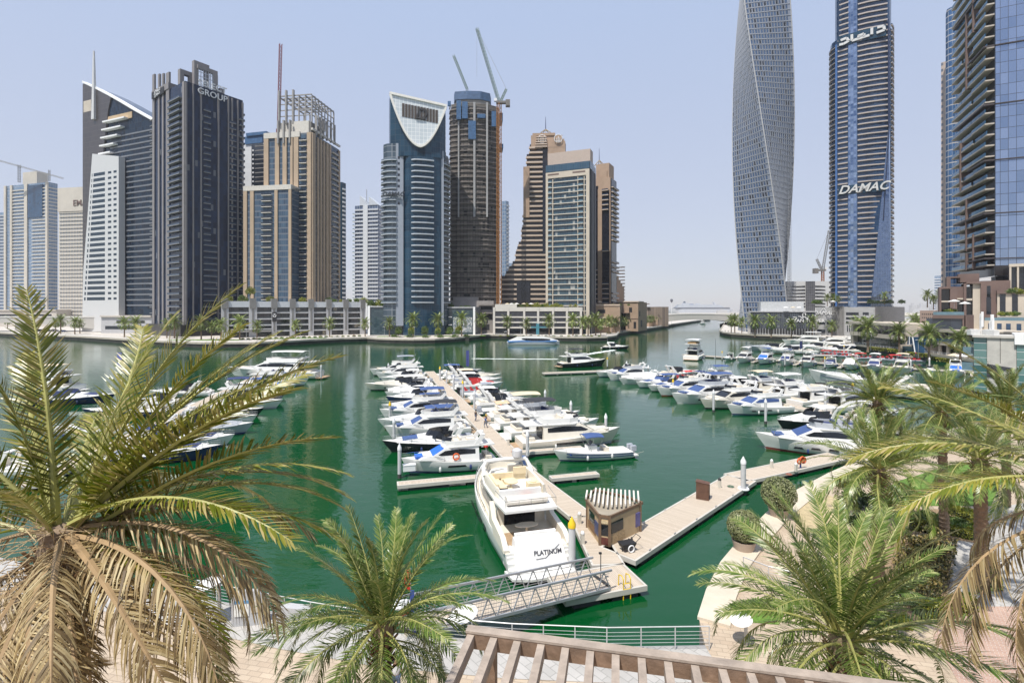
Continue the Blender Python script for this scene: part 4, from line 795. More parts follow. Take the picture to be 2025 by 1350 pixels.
# right bank
b = Bld('glass_fronted_podium', 'dark glazed podium lettered for the twisted tower, with pale upper terrace block', 'building', 1613, 314, -20, pxl=1484, Rr=20, z0=ZP)
H = b.zL(1600, 617); b.body(H, GW('slate_glass', (.03, .035, .045), (.07, .08, .1), (.1, .11, .12), 1.2, 3.6, .18, .2, .02, .12), 'glazing')
b.part('roof_edge', gst, [('L', 1482, 1613, H, H + .6, .6, 10)]); b.part('upper_block', M('pale_louvre_wall', (.5, .51, .52), .6), [('L', 1506, 1592, H + .6, H + 6.6, -4, 18)])
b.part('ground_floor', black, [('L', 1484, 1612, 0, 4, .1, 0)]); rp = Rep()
for i in range(22): m = MB(); s_ = 1 + i * (b.L - 2) / 22; b.fb(m, 'L', s_, s_ + .3, 0, 4, .3, 0); rp.add(m, 1)
rp.finish('mullion', steel, b.o)
b.text('CAYAN TOWER', 'L', 1592, b.zL(1590, 634), 2.9, wsteel, out=.5, bold=.015); b.strokes([[(x * 1.5, y * .8) for x, y in l] for l in AR_SEL], 'L', 1592, b.zL(1590, 628), 3.2, wsteel, out=.4, w=.12)
m = MB(); x = -b.sL(1590); z = b.zL(1590, 623); m.box(x - 1, x - .6, -.5, -.3, z - .9, z + 1); m.box(x - 1, x + 1, -.5, -.3, z - 1.2, z - .9); m.box(x - .6, x + 1, -.5, -.3, z + 1, z + 1.3); m.box(x + .6, x + 1, -.5, -.3, z - .2, z + 1); m.build('sign_emblem', wsteel, b.o)
b = Bld('stone_podium', 'grey stone block with vertical ribs, slotted windows and faint white lettering', 'building', 1730, 296, -48, pxl=1614, pxr=1788, z0=ZP)
H = b.zL(1730, 607); slab_ = GW('coursed_grey_stone', (.3, .3, .3), (.36, .36, .36), (.22, .22, .22), 2.4, .9, .05, .05, .0, .6); b.body(H, slab_, 'wall')
b.part('shaded_side_face', GW('coursed_shaded_grey', (.15, .14, .135), (.18, .17, .165), (.09, .085, .08), 3, 1.2, .05, .05, .0, .6), [('R', 1730.3, 1788, 0, H + .3, .3, -.02)])  # darker courses put the shade of this side into the colour
rp = Rep()
for i in range(9): m = MB(); b.pb(m, 'L', 1646 + i * 2.7, 1647.4 + i * 2.7, 1, H + .6, .8, 0); rp.add(m, 3)
rp.finish('rib', gstoneD, b.o); rp = Rep()
for p0, p1, q0, q1 in ((1673, 1698, 617.5, 623), (1706, 1718, 617.5, 623), (1673, 1698, 627, 631.5), (1706, 1717, 627, 631.5), (1721, 1729, 627, 631.5), (1673, 1698, 635, 640), (1706, 1717, 635, 640), (1616, 1632, 636, 641), (1635, 1642, 636, 641), (1616, 1632, 651, 658), (1637, 1644, 651, 658), (1675, 1677, 643, 656), (1679, 1681, 643, 656), (1683, 1685, 643, 656)):
    m = MB(); b.pb(m, 'L', p0, p1, b.zL(p0, q1), b.zL(p0, q0), .07, 0); rp.add(m, p1 - p0)
rp.finish('window', dglass, b.o)
b.text('DAMAC', 'L', 1629, b.zL(1629, 619), 3.3, wsteel, out=.3, shear=.3); b.strokes(AR_DAMAC, 'L', 1716, b.zL(1716, 626), 2.2, M('faint_letter', (.55, .55, .55)), out=.25, w=.12)
m = MB(); x = -b.sL(1629); z = b.zL(1629, 612.5); 
for s_ in (-1, 1): m.bar((x + s_ * 1.6, -.3, z - 1), (x + s_ * .2, -.3, z + 1), .3, .1, (0, 1, 0))
m.build('sign_emblem', wsteel, b.o)
# low restaurants along the right promenade
b = Bld('restaurant_pavilion', 'two storey beige pavilion with dark glazing under flat roofs on the right promenade', 'building', 1797, 190, -101, pxl=1690, Rr=14, z0=ZP)
m = MB(); m.box(-b.L, -4, 1, 14, 0, 9.6); m.build('glazing', GW('restaurant_glass', (.01, .012, .012), (.04, .045, .045), (.03, .03, .03), 1.8, 3.6, .1, .12, .02, .1, curtains=.12, cc=(.2, .2, .18)), b.o)
b.part('roof', beige, [('L', 1690, 1797, 9.6, 10.6, 2.5, 14)]); b.part('floor_slab', beige, [('L', 1690, 1797, 4.4, 6.0, 2.0, 0)])
b.part('end_pier', beige, [('L', 1790, 1797, 0, 9.6, 1.0, 13)]); b.part('column', beige, [('L', 1686, 1691, 0, 9.6, .8, 13)])
b = Bld('sloping_glass_entrance', 'small leaning dark glass entrance with white crossing frames beside the pavilion', 'building', 1808, 184, -95, pxl=1796, Rr=6, z0=ZP)
m = MB(); m.rings([[(-b.L, -.5, 0), (1.5, -.5, 0), (1.5, 5, 0), (-b.L, 5, 0)], [(-b.L, -.2, 6), (-.3, -.2, 6), (-.3, 5, 6), (-b.L, 5, 6)]]); m.build('glazing', bglass, b.o)
m = MB(); m.bar((-b.L * .5, -.7, 0), (-b.L * .6, -.4, 6), .2, .2); m.bar((-b.L, -.6, 3), (.7, -.6, 3.4), .2, .2); m.bar((1.5, -.7, 0), (-.3, -.4, 6), .3, .3); m.build('frame', wsteel, b.o)
b = Bld('arcade_building', 'long beige two storey shopping arcade with round columns and a curved prow', 'building', 1945, 158, -102, pxl=1818, Rr=16, z0=ZP)
H = 9.2; m = MB(); m.box(-b.L + 2, 0, 3, 16, 0, H - .4); m.build('recessed_shopfront', MC['restaurant_glass'], b.o)
b.part('roof', beige, [('L', 1818, 1945, H - 1.0, H, 2.2, 16)]); b.part('floor_slab', beige, [('L', 1822, 1945, 3.6, 4.9, 1.4, 3)])
rp = Rep()
for i in range(7): m = MB(); x = -3 - i * (b.L - 6) / 6.2; m.lathe([(.6, 0), (.6, 3.6)], (x, -.2, 0), 10); m.box(x - .5, x + .5, 0, 1, 4.9, H - 1); rp.add(m, 1)
rp.finish('column', beige, b.o)
m = MB(); m.lathe([(.4, 3.6), (1.4, 4.8), (2.6, H - 1), (2.6, H - .02), (.3, H - .02)], (-b.L + .5, 1.5, 0), 20); m.build('curved_prow', beige, b.o)
b.part('balcony_glass', railglass, [('L', 1850, 1944, 4.9, 5.9, 1.3, -1.2)])
t = MB(); t.add(textmb('Costa', .9, .03), frame((-b.L * .93, -2.25, H - .5), (1, 0, 0), (0, 0, 1))) if False else None
b = Bld('dark_glass_box', 'dark glazed restaurant box with terrace above the shopping arcade', 'building', 1907, 171, -52, pxl=1832, pxr=1926, z0=ZP)
m = MB(); m.box(-b.L, 0, 0, min(b.R, 7), 9.2, b.zL(1907, 630)); m.build('glazing', GW('smoky_glass', (.02, .025, .035), (.05, .06, .08), (.03, .035, .04), 2.6, 8, .08, .1, .02, .06), b.o)
hz = b.zL(1907, 630); b.part('roof_edge', dbrown, [('L', 1845, 1907, hz, hz + 1.2, .5, 10), ('L', 1904, 1907, 9.2, hz, .4, 2), ('R', 1907, 1922, 9.2, hz + 1.2, .5, -.3)]); b.part('terrace_rail', railglass, [('L', 1846, 1907, hz + 1.2, hz + 2.3, .3, -.2)])
# brown podium of the corner tower
b = Bld('brown_box_podium', 'dark brown stone podium of stacked boxes with framed openings and planted terraces', 'building', 1938, 182, -38, pxl=1858, Rr=40, z0=ZP)
z = lambda py: b.zL(1938, py)
m = MB(); b.pb(m, 'L', 1859, 1938, 8, z(566), -1, 40); m.build('inner_wall', dglass, b.o); KX = .32
b.part('frame_left', dbrown, [('L', 1857, 1861, 8, z(566), 2, 10), ('L', 1861, 1878, z(570), z(566), 2, 10), ('L', 1878, 1892, 8, z(566), 2, 10)]); b.part('ledge', beige, [('L', 1861, 1878, z(597), z(594), 1.6, 3), ('L', 1892, 1904, z(592), z(589), 1.6, 3), ('L', 1908, 1922, z(594), z(590), 1.6, 3)])
b.part('frame_right', dbrown, [('L', 1892, 1905, z(596), z(566), 1.2, 10), ('L', 1905, 1910, 8, z(560), 2.2, 10), ('L', 1910, 1938, z(561), z(557), 2.2, 10)])
b.part('tall_panel', beige, [('L', 1923, 1938, 8, z(561), 1.2, 10)])
b.part('upper_box', dbrown, [('L', 1872, 1880, z(566), z(545), 0, 10), ('L', 1880, 1900, z(548), z(545), 0, 10), ('L', 1896, 1938, z(557), z(540), -2, 12)])
m = MB(); m.box(0.01, 7.6, -2.2, 30, 6, z(556)); m.build('corner_block', dbrown, b.o)
rp = Rep()
for x0, x1, q0, q1 in ((5, 8, 566, 588), (4.6, 8.4, 588, 621)): m = MB(); m.box(x0 * KX, x1 * KX, -2.28, -2.1, z(q1), z(q0)); rp.add(m, 1)
for x0, x1 in ((15, 19.5), (24.5, 29)): m = MB(); m.box(x0 * KX, x1 * KX, -3.6, -3.4, 14, 21.5); rp.add(m, 1)
rp.finish('window', dglass, b.o)
m = MB(); m.box(13 * KX, 14, -3.4, -2.21, 12.2, 21.5); m.build('stepped_wing', beige, b.o); m = MB(); m.box(12.5 * KX, 14, -4, -2.21, 21.5, 22.7); m.build('wing_cornice', dbrown, b.o)
m = MB(); m.box(7.61, 14, 2, 30, 6, 31); m.build('upper_wing', dglass, b.o); m = MB(); [m.box(x, x + .5, .9, 1.99, 22.71, 31) for x in (7.7, 9.6, 11.6)]; m.box(7.61, 14, .8, 1.99, 31, 32); m.build('wing_frame', beige, b.o)
m = MB(); m.box(.6, 14, -6, -2.22, 6, 12.19); m.build('lower_wing', beige, b.o); rp = Rep()
for x in (5, 12, 19, 27): m = MB(); m.box(x * KX, (x + 3.6) * KX, -6.08, -5.9, 7.2, 11.2); rp.add(m, 1)
rp.finish('window', bglass, b.o)
m = MB(); m.box(13 * KX, 14, -4.4, -4.3, 12.2, 13.3); m.box(.7, 14, -5.9, -5.8, 12.2, 13.2); m.build('terrace_rail', railglass, b.o)
b = Bld('small_window_block', 'low brown block with rows of small square windows under rooftop palms', 'building', 1866, 232, -40, pxl=1819, Rr=20, z0=ZP)
h_ = b.zL(1866, 614); b.body(h_, GW('pinkish_window_wall', (.28, .2, .17), (.3, .22, .18), (.32, .24, .2), 2, 30, .1, .1, .0, .8), 'wall'); rp = Rep()
for q in (620, 627, 635):
    for i in range(8): m = MB(); p = 1823 + i * 4; b.pb(m, 'L', p, p + 2, b.zL(1866, q + 2.6), b.zL(1866, q), .05, 0); rp.add(m, 1)
rp.finish('window', black, b.o)
# lift building near right
b = Bld('lift_building', 'streaked beige lift building with green glass corners and dark triangle panels near the right edge', 'building', 2010, 104, -42, pxl=1926, Rr=9, z0=0)
z = lambda py: b.zL(2010, py); sg = M('streaked_stone', (.47, .45, .41), .85, var=.16, scale=.6)
m = MB(); b.pb(m, 'L', 1952, 2010, .5, z(669), 0, 9); m.build('wall', sg, b.o); b.part('roof_slab', sg, [('L', 1923, 2011, z(669), z(664.5), .35, 9)])
gg = GW('green_lift_glass', (.05, .12, .12), (.12, .24, .23), (.45, .47, .46), 3.2, 1.55, .1, .12, .04, .08)
b.part('glass_corner', gg, [('L', 1926, 1951.5, .5, z(669), -.25, 8)]); b.part('glass_corner', gg, [('L', 2010.5, 2040, .5, z(681), .2, 8)]); b.part('end_block', white, [('L', 2006, 2045, z(681), z(660), .6, 8)])
m = MB(); x = lambda p: -b.sL(p)
m.rings([[(x(p), yy, z(q)) for p, q in ((1952, 722), (1977.5, 725), (1977.5, 752), (1952, 748))] for yy in (-.12, .1)]); m.rings([[(x(p), yy, z(q)) for p, q in ((1977.6, 725), (2004, 728), (1977.6, 737))] for yy in (-.12, .1)]); m.build('dark_panel', M('slate_panel', (.05, .052, .06), .5), b.o)
m = MB()
for p, q in (((1952, 722), (1977, 738)), ((1952, 735), (1977, 738)), ((1952, 748), (1977, 738))): m.bar((x(p[0]), -.14, z(p[1])), (x(q[0]), -.14, z(q[1])), .1, .06, (0, 1, 0))
m.box(x(1978) - .04, x(1978) + .04, -.03, .1, z(720), z(669)); m.build('joint', black, b.o)
b.part('balcony_rail', railglass, [('L', 1904, 1925.5, z(706), z(690), -1.5, 1.6)]); b.part('balcony_rail', railglass, [('L', 1902, 1925.5, z(738), z(722), -1.5, 1.6)]); b.part('balcony_slab', gst, [('L', 1902, 1925.5, z(740), z(738), -1.4, 5), ('L', 1904, 1925.5, z(708), z(706), -1.4, 5)])
for i, (p, h, w_) in enumerate(((1941, 5, .35), (1945, 4.6, .35), (1951, 4, .5), (1963, 3.6, .3), (1967, 4.4, .5), (1971, 3, .3))):
    t = thing('antenna_mast', '', 'antenna', b.o.matrix_world @ Vector((0, 0, 0))); P = b.C + Vector((b.uL.x, b.uL.y, 0)) * b.sL(p); t.location = (P.x - math.sin(b.phi) * 3, P.y + math.cos(b.phi) * (3 + i % 3), z(664.5))
    t['label'] = '%s rooftop antenna from the left on the lift building' % nth(i); t['group'] = 'antennas on the lift building roof'
    m = MB(); m.tube((0, 0, 0), (0, 0, h), .06, 5); m.box(.06, .06 + w_, -.12, .12, h * .35, h); m.build('panel', white, t)
for i, p in enumerate((1934, 1953, 1958, 1980, 1985, 1990)):
    m = MB(); m.box(-.6, .6, -.5, .5, 0, 1.1); m.lathe([(.35, 1.1), (.35, 1.2), (.05, 1.2)], (0, 0, 0), 10); P = b.C + Vector((b.uL.x, b.uL.y, 0)) * b.sL(p); o = m.build('air_conditioner', M('unit_white', (.62, .62, .6), .5))
    o.location = (P.x, P.y + 1.5 + (i % 3) * 1.4, z(664.5)); tag(o, '%s grey rooftop air conditioning unit from the left on the lift building' % nth(i), 'air conditioner', 'units on the lift building roof')
# ---- bridges
m = MB(); y0, y1 = 366, 380
def deck(px0, px1, Y, Yd, zt, zb, name, label, arch=None, pillars=()):
    t = thing(name, label, 'bridge', at((px0 + px1) / 2, Y)); c = t.location; m = MB(); n = 16
    pr = []
    for i in range(n + 1):
        px = px0 + (px1 - px0) * i / n; x = at(px, Y).x - c.x; u = i / n; pr.append((x, zb(u), zt(u)))
    m.rings([[(x, 0, zb_), (x, 0, zt_), (x, Yd, zt_), (x, Yd, zb_)] for x, zb_, zt_ in pr]); m.build('deck', M('bridge_concrete', (.45, .43, .4), .8, var=.06, scale=.1), t)
    m = MB(); m.rings([[(x, -.3, zt_), (x, -.3, zt_ + 1.1), (x, .1, zt_ + 1.1), (x, .1, zt_)] for x, zb_, zt_ in pr]); m.build('parapet', M('bridge_parapet', (.58, .56, .53), .7), t)
    for px, w in pillars:
        x = at(px, Y).x - c.x; m = MB(); m.prism([(x - w, 2), (x + w, 2), (x + w, Yd - 2), (x - w, Yd - 2)], 0, zb((px - px0) / (px1 - px0)) + .1); m.build('pillar', MC['bridge_concrete'], t)
deck(-160, 200, 362, 16, lambda u: 12.2, lambda u: 8.6 if u < .6 else 8.6 - (u - .6) * 12, 'road_bridge', 'low pale concrete road bridge entering from the left edge behind the far bank', pillars=((30, 2.2), (-60, 2.2)))
deck(1288, 1476, 530, 20, lambda u: 11.2 + 1.6 * math.sin(math.pi * u), lambda u: 7.5 - 5.5 * abs(2 * u - 1) ** 2.2 if u > .15 else 2.5, 'channel_bridge', 'slender arched concrete bridge spanning the channel between the banks', pillars=((1300, 6), (1462, 4)))
# ---- cranes
def lattice(m, p, q, w, n, r=.12, up=(0, 0, 1)):
    p = Vector(p); q = Vector(q); d = (q - p).normalized(); a = d.cross(Vector(up)) if abs(d.dot(Vector(up))) < .95 else d.orthogonal(); a.normalize(); b_ = d.cross(a); cs = [(a * i + b_ * j) * w / 2 for i, j in ((-1, -1), (1, -1), (1, 1), (-1, 1))]
    for c in cs: m.bar(p + c, q + c, r * 2, r * 2)
    for i in range(n):
        A = p + (q - p) * i / n; B = p + (q - p) * (i + 1) / n
        for k in range(4): m.bar(A + cs[k], B + cs[(k + 1) % 4], r * 1.3, r * 1.3); m.bar(A + cs[k], A + cs[(k + 1) % 4], r * 1.3, r * 1.3)
def luffer(label, px, Y, pyb, pyt, jib, mastm, jibm, cab=True, mw=2.2):
    t = thing('tower_crane', label, 'crane', at(px, Y, 0)); c = t.location; zb, zt_ = zz(pyb, Y), zz(pyt, Y)
    m = MB(); lattice(m, (0, 0, zb), (0, 0, zt_), mw, max(6, int((zt_ - zb) / 3)), .16); m.build('mast', mastm, t)
    J = at(jib[0], Y) - c; J.z = zz(jib[1], Y)
    m = MB(); lattice(m, (0, 0, zt_ + 1), J, 1.5, 22, .12); m.build('jib', jibm, t)
    if cab:
        s_ = 1 if J.x < 0 else -1
        m = MB(); m.box(-2 * s_, 7 * s_, -1.5, 1.5, zt_, zt_ + 1.4); m.box(4.5 * s_, 7.5 * s_, -1.8, 1.8, zt_ - 2, zt_ + 2.2); m.build('counter_deck', concD, t)
        m = MB(); m.box(-3.4 * s_, -1.4 * s_, -1, 1, zt_ + 1.4, zt_ + 3.4); m.build('cab', wsteel, t)
        m = MB(); lattice(m, (1 * s_, 0, zt_ + 1.4), (5 * s_, 0, zt_ + 10), 1.2, 4, .14); m.build('gantry', jibm, t)
        m = MB(); m.tube((5 * s_, 0, zt_ + 10), J, .12, 4); m.tube(J, (J.x, 0, zt_ + (J.z - zt_) * .35 if J.z > zt_ + 20 else zt_ - 4), .09, 4); m.build('cable', M('cable', (.25, .25, .27), .6), t)
gcr = M('crane_green', (.12, .18, .13), .6); ocr = M('crane_orange', (.36, .16, .045), .6, var=.25); rcr = M('crane_red', (.2, .05, .06), .6)
luffer('tower crane with orange mast and long dark green jib beside the unfinished tower', 987, 348, 640, 205, (943, 56), ocr, gcr)
luffer('small green luffing crane jib rising from the roof of the unfinished tower', 924, 358, 205, 180, (897, 110), gcr, gcr, False, 1.6)
luffer('dark red crane jib standing almost upright behind the tan tower crown', 551, 345, 262, 255, (555, 87), rcr, rcr, False)
luffer('orange luffing crane above the white slit-windowed block', 1627, 420, 556, 536, (1640, 455), M('crane_rust', (.32, .12, .05), .6), M('crane_grey', (.3, .3, .3), .6), True, 1.8)
t = thing('tower_crane', 'flat horizontal crane jib over the roof of the cream and blue tower', 'crane', at(38, 515)); m = MB(); Y = 515
lattice(m, (0, 0, zz(360, Y)), (0, 0, zz(326, Y)), 2, 6, .2); m.build('mast', MC['crane_grey'], t); m = MB(); lattice(m, (-20, 0, zz(318, Y)), (45, 0, zz(353, Y)), 1.3, 24, .14); m.build('jib', MC['crane_grey'], t)
m = MB(); lattice(m, (27, 4, zz(356, Y)), (27, 4, zz(334, Y)), 1.4, 6, .16); m.build('mast', MC['crane_grey'], t)
# ---- cruise ship and hazy far shore
Y = 2300; t = thing('cruise_ship', 'huge white cruise ship moored far out beyond the channel bridge', 'cruise ship', at(1390, Y)); k = Y / 1000
def sh(px0, px1, q0, q1, d0, d1, name, mat):
    m = MB(); m.box((px0 - 1390) * k, (px1 - 1390) * k, d0, d1, zz(q1, Y), zz(q0, Y)); return m.build(name, mat, t)
wh = M('ship_hazed_white', (.46, .48, .52), .6); m = MB()  # white dulled to grey, distance haze put into the colour
m.rings([[((px - 1390) * k, y, 0), ((px - 1390) * k, -y, 0), ((px - 1390) * k * 1.0 - e, -y, zz(611, Y)), ((px - 1390) * k - e, y, zz(611, Y))] for px, y, e in ((1328, 2, 8), (1336, 14, 4), (1350, 18, 0), (1440, 18, 0), (1444, 15, 0))]); m.build('hull', wh, t)
sh(1334, 1440, 608, 611, -17, 17, 'promenade_deck', MC['bar_grey']); 
for i in range(3): sh(1336 + i * 2, 1428 - i * 3, 606 - i * 2, 608.02 - i * 2, -16 + i, 16 - i, 'deck', GW('ship_cabins', (.3, .35, .42), (.5, .52, .55), (.46, .48, .52), 3, 4, 1, 1.6, 0, .4))
sh(1350, 1362, 599, 602, -10, 10, 'bridge_house', wh); sh(1376, 1384, 600, 602, -8, 8, 'bridge_house', wh); sh(1352, 1355, 596, 599, -5, 5, 'radar_mast', bglass); sh(1364, 1371, 601, 603, -6, 6, 'blue_deck', MC['blue_panel'])
m = MB(); m.rings([[((px - 1390) * k, -4, zz(q, Y)), ((px - 1390 + 3) * k, -4, zz(q, Y)), ((px - 1390 + 3) * k, 4, zz(q, Y)), ((px - 1390) * k, 4, zz(q, Y))] for px, q in ((1412, 602), (1409, 597))]); m.build('funnel', wh, t)
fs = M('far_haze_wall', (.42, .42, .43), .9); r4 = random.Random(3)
fpx = sorted(1295 + r4.random() * 160 for i in range(12)) + sorted(1755 + r4.random() * 110 for i in range(14))
for i in range(26):
    px = fpx[i]; Yf = 2100 + r4.random() * 350; h = 8 + r4.random() * (14 if i < 12 else 30); w_ = 10 + r4.random() * 30
    if 1320 < px < 1452 and h > 14: h = 12
    m = MB(); m.box(-w_ / 2, w_ / 2, 0, 20, 0, h); n = 1 + r4.randrange(2); m.box(-w_ / 4, w_ / 5, 4, 14, h, h + 3 + 3 * n)
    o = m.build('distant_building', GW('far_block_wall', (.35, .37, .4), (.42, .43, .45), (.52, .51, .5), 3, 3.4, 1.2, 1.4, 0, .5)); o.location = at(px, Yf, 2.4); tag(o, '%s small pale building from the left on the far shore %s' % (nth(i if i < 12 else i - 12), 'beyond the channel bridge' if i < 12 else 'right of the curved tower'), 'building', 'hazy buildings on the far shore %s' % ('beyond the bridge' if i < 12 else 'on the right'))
t = thing('lighthouse_mast', 'slim white mast with a bulb top beside the channel bridge', 'mast', at(1328, 560, 2)); m = MB(); m.tube((0, 0, 0), (0, 0, 24), .5, 8, .3); m.build('pole', wsteel, t); m = MB(); m.lathe([(.3, 24), (1.4, 25), (1.5, 27), (.4, 28)]); m.build('lantern', MC['bar_grey'], t)
m = MB(); bb_ = M('boxy_cream', (.5, .46, .41), .8)
for i, (px0, px1, Y, H, lab) in enumerate(((-40, 112, 470, 21, 'low beige building with long window strip behind the road bridge'), (200, 300, 340, 17, 'low pale grey podium block beside the navy tower'), (112, 168, 470, 11, 'low white pavilion behind the road bridge near the lettered tower'))):
    b = Bld('low_building', lab, 'building', px1, Y, -4, pxl=px0, Rr=18, z0=ZP); b.body(H - 2 - 4, bb_ if i != 1 else gst, 'wall'); a_, c_ = 3, b.L - 3; m = MB(); b.fb(m, 'L', a_, c_, (H - 6) * .25, (H - 6) * .45, .1, 0); b.fb(m, 'L', a_ + 2, c_ - 8, (H - 6) * .62, (H - 6) * .78, .1, 0); m.build('window_strip', dglass, b.o); b.part('roof', bb_, [('L', px0, px1, H - 6, H - 5, 1, 18)])
# ================================================================ boats
gel = M('gelcoat_white', (.74, .73, .7), .3, var=.04, coat=.3); gelc = M('gelcoat_cream', (.7, .65, .55), .35, var=.04, coat=.2)
gelg = M('gelcoat_grey', (.42, .44, .47), .35, var=.05); gelb = M('gelcoat_black', (.02, .022, .03), .2, var=.2); geln = M('gelcoat_navy', (.025, .04, .11), .25, var=.1)
deckm = M('deck_nonskid', (.68, .66, .62), .7, var=.06, scale=2); teak = M('teak', (.36, .25, .15), .7, var=.2, scale=3)
tint = M('tinted_glass', (.012, .014, .018), .08, var=.3); canv = {'blue': M('blue_canvas', (.045, .085, .22), .8, var=.15, scale=2, bump=.3), 'bright blue': M('bright_blue_canvas', (.02, .13, .55), .8, var=.1, scale=2, bump=.3), 'white': M('white_canvas', (.72, .71, .69), .8, var=.05), 'beige': M('beige_canvas', (.6, .5, .36), .85, var=.08), 'black': M('black_canvas', (.03, .032, .038), .85), 'grey': M('grey_canvas', (.26, .28, .32), .85), 'navy': M('navy_canvas', (.03, .045, .13), .85), 'red': M('red_canvas', (.5, .03, .03), .8), 'tan': M('tan_canvas', (.55, .42, .27), .8)}
cush = M('cream_cushion', (.66, .6, .5), .8); chrome = M('polished_steel', (.7, .7, .71), .2, metal=.9, var=.03); orange = M('lifebuoy_orange', (.7, .12, .03), .6); fend = M('navy_fender', (.03, .05, .16), .5)
def hullmb(L, B, hs, hb, fine=2.3, n=14):
    """0 topsides, 1 deck, 2 boot stripe"""
    m = MB(); rs = []
    for i in range(n + 1):
        t = i / n; x = -L / 2 + L * t; q = max(0, (t - .38) / .62); b = B / 2 * (1 - q ** fine) * (.93 + .07 * min(1, t * 4)); h = hs + (hb - hs) * t ** 1.6
        rake = L * .09 * max(0, t - .6) / .4; bl = max(b, .03); c = bl * (.9 - .42 * q)
        rs.append([(x, bl, h), (x - rake * .35, bl * (.985 - .06 * q), h * .62), (x - rake * .9, c, h * .16), (x - rake, c * .9, .02), (x - rake * 1.1, 0, -.45 + .4 * q), (x - rake, -c * .9, .02), (x - rake * .9, -c, h * .16), (x - rake * .35, -bl * (.985 - .06 * q), h * .62), (x, -bl, h)])
    k = 9; base = len(m.v)
    for r in rs: m.v += r
    for a in range(n):
        for i in range(k):
            j = (i + 1) % k; m.mi = 1 if i == 8 else (2 if i in (2, 5) else 0); m.smooth = i != 8; m.face([a * k + i, a * k + j, (a + 1) * k + j, (a + 1) * k + i])
    m.mi = 0; m.smooth = False; m.face([i for i in range(k)][::-1]); m.face([n * k + i for i in range(k)])
    return m, [(r[0][0], r[0][1], r[0][2]) for r in rs]
def prof(m, pts, w0, w1):
    zs = [p[1] for p in pts]; lo, hi = min(zs), max(zs); wd = lambda z: w0 + (w1 - w0) * (z - lo) / max(.01, hi - lo); n = len(m.v); k = len(pts)
    m.v += [(x, wd(z), z) for x, z in pts] + [(x, -wd(z), z) for x, z in pts]
    m.face([n + i for i in range(k)]); m.face([n + k + i for i in range(k)][::-1])
    for i in range(k): j = (i + 1) % k; m.face([n + i, n + k + i, n + k + j, n + j])
    return m, wd
def sidewin(m, pts, wd, out=.03, sides=(1, -1)):
    for s in sides:
        q = [(x, s * (wd(z) + out), z) for x, z in pts]; m.rings([[(x, y - s * .05, z) for x, y, z in q], q] if s > 0 else [q, [(x, y - s * .05, z) for x, y, z in q]])
def rail(edge, x0, h, mat, root, inset=.12, name='bow_rail', r=.022):
    m = MB(); pts = [e for e in edge if e[0] >= x0]; L_ = [(x, max(0, y - inset), z + h) for x, y, z in pts]; Rr = [(x, -max(0, y - inset), z + h) for x, y, z in pts]
    for P, E in ((L_, 1), (Rr, -1)):
        m.path(P, r, 4); m.path([(x, y, z - h * .48) for x, y, z in P], r * .7, 4)
        for i in range(0, len(P), 2): m.tube(P[i], (P[i][0], P[i][1], P[i][2] - h), r, 4)
    m.tube(L_[-1], Rr[-1], r, 4); m.build(name, mat, root)
def canopy(root, x0, x1, w, z, mat, zb, name='bimini', th=.06, fr=True, sl=0.0):
    m = MB(); m.smooth = True; n = 6; m.rings([[(x, w * math.sin(a) * 1.0, z + sl * (x - x0) + .22 * math.cos(a * 1.1) - .1 * ((x - (x0 + x1) / 2) / (x1 - x0) * 2) ** 2 + e) for a, e in [(-1.35 + 2.7 * i / n, th) for i in range(n + 1)] + [(1.35 - 2.7 * i / n, 0) for i in range(n + 1)]] for x in (x0, x0 * .67 + x1 * .33, x0 * .33 + x1 * .67, x1)]); root = m.build(name, mat, root)
    if fr:
        f = MB(); xm = (x0 + x1) / 2
        for s in (1, -1):
            for xt in (x0 + .1, x1 - .1): f.tube((xm + (xt - xm) * .3, s * w * .95, zb), (xt, s * w * .97, z + .05 + sl * (xt - x0)), .025, 4)
        f.build('canopy_frame', chrome, root)
def buoy(root, p, ax, r=.33): m = MB(); m.torus(p, ax, r, .08, 14, 6); m.build('lifebuoy', orange, root)
def antennas(root, x, z, rr):
    m = MB(); m.tube((x, .5, z), (x - .5, .55, z + 1.6), .015, 4); m.build('antenna', wsteel, root); m = MB(); m.tube((x, -.5, z), (x - .3, -.5, z + 1.2), .015, 4); m.build('antenna', wsteel, root)
    m = MB(); m.lathe([(.02, 0), (.28, .03), (.3, .12), (.2, .26), (.02, .3)], (x, 0, z), 10); m.build('radar_dome', gel, root)
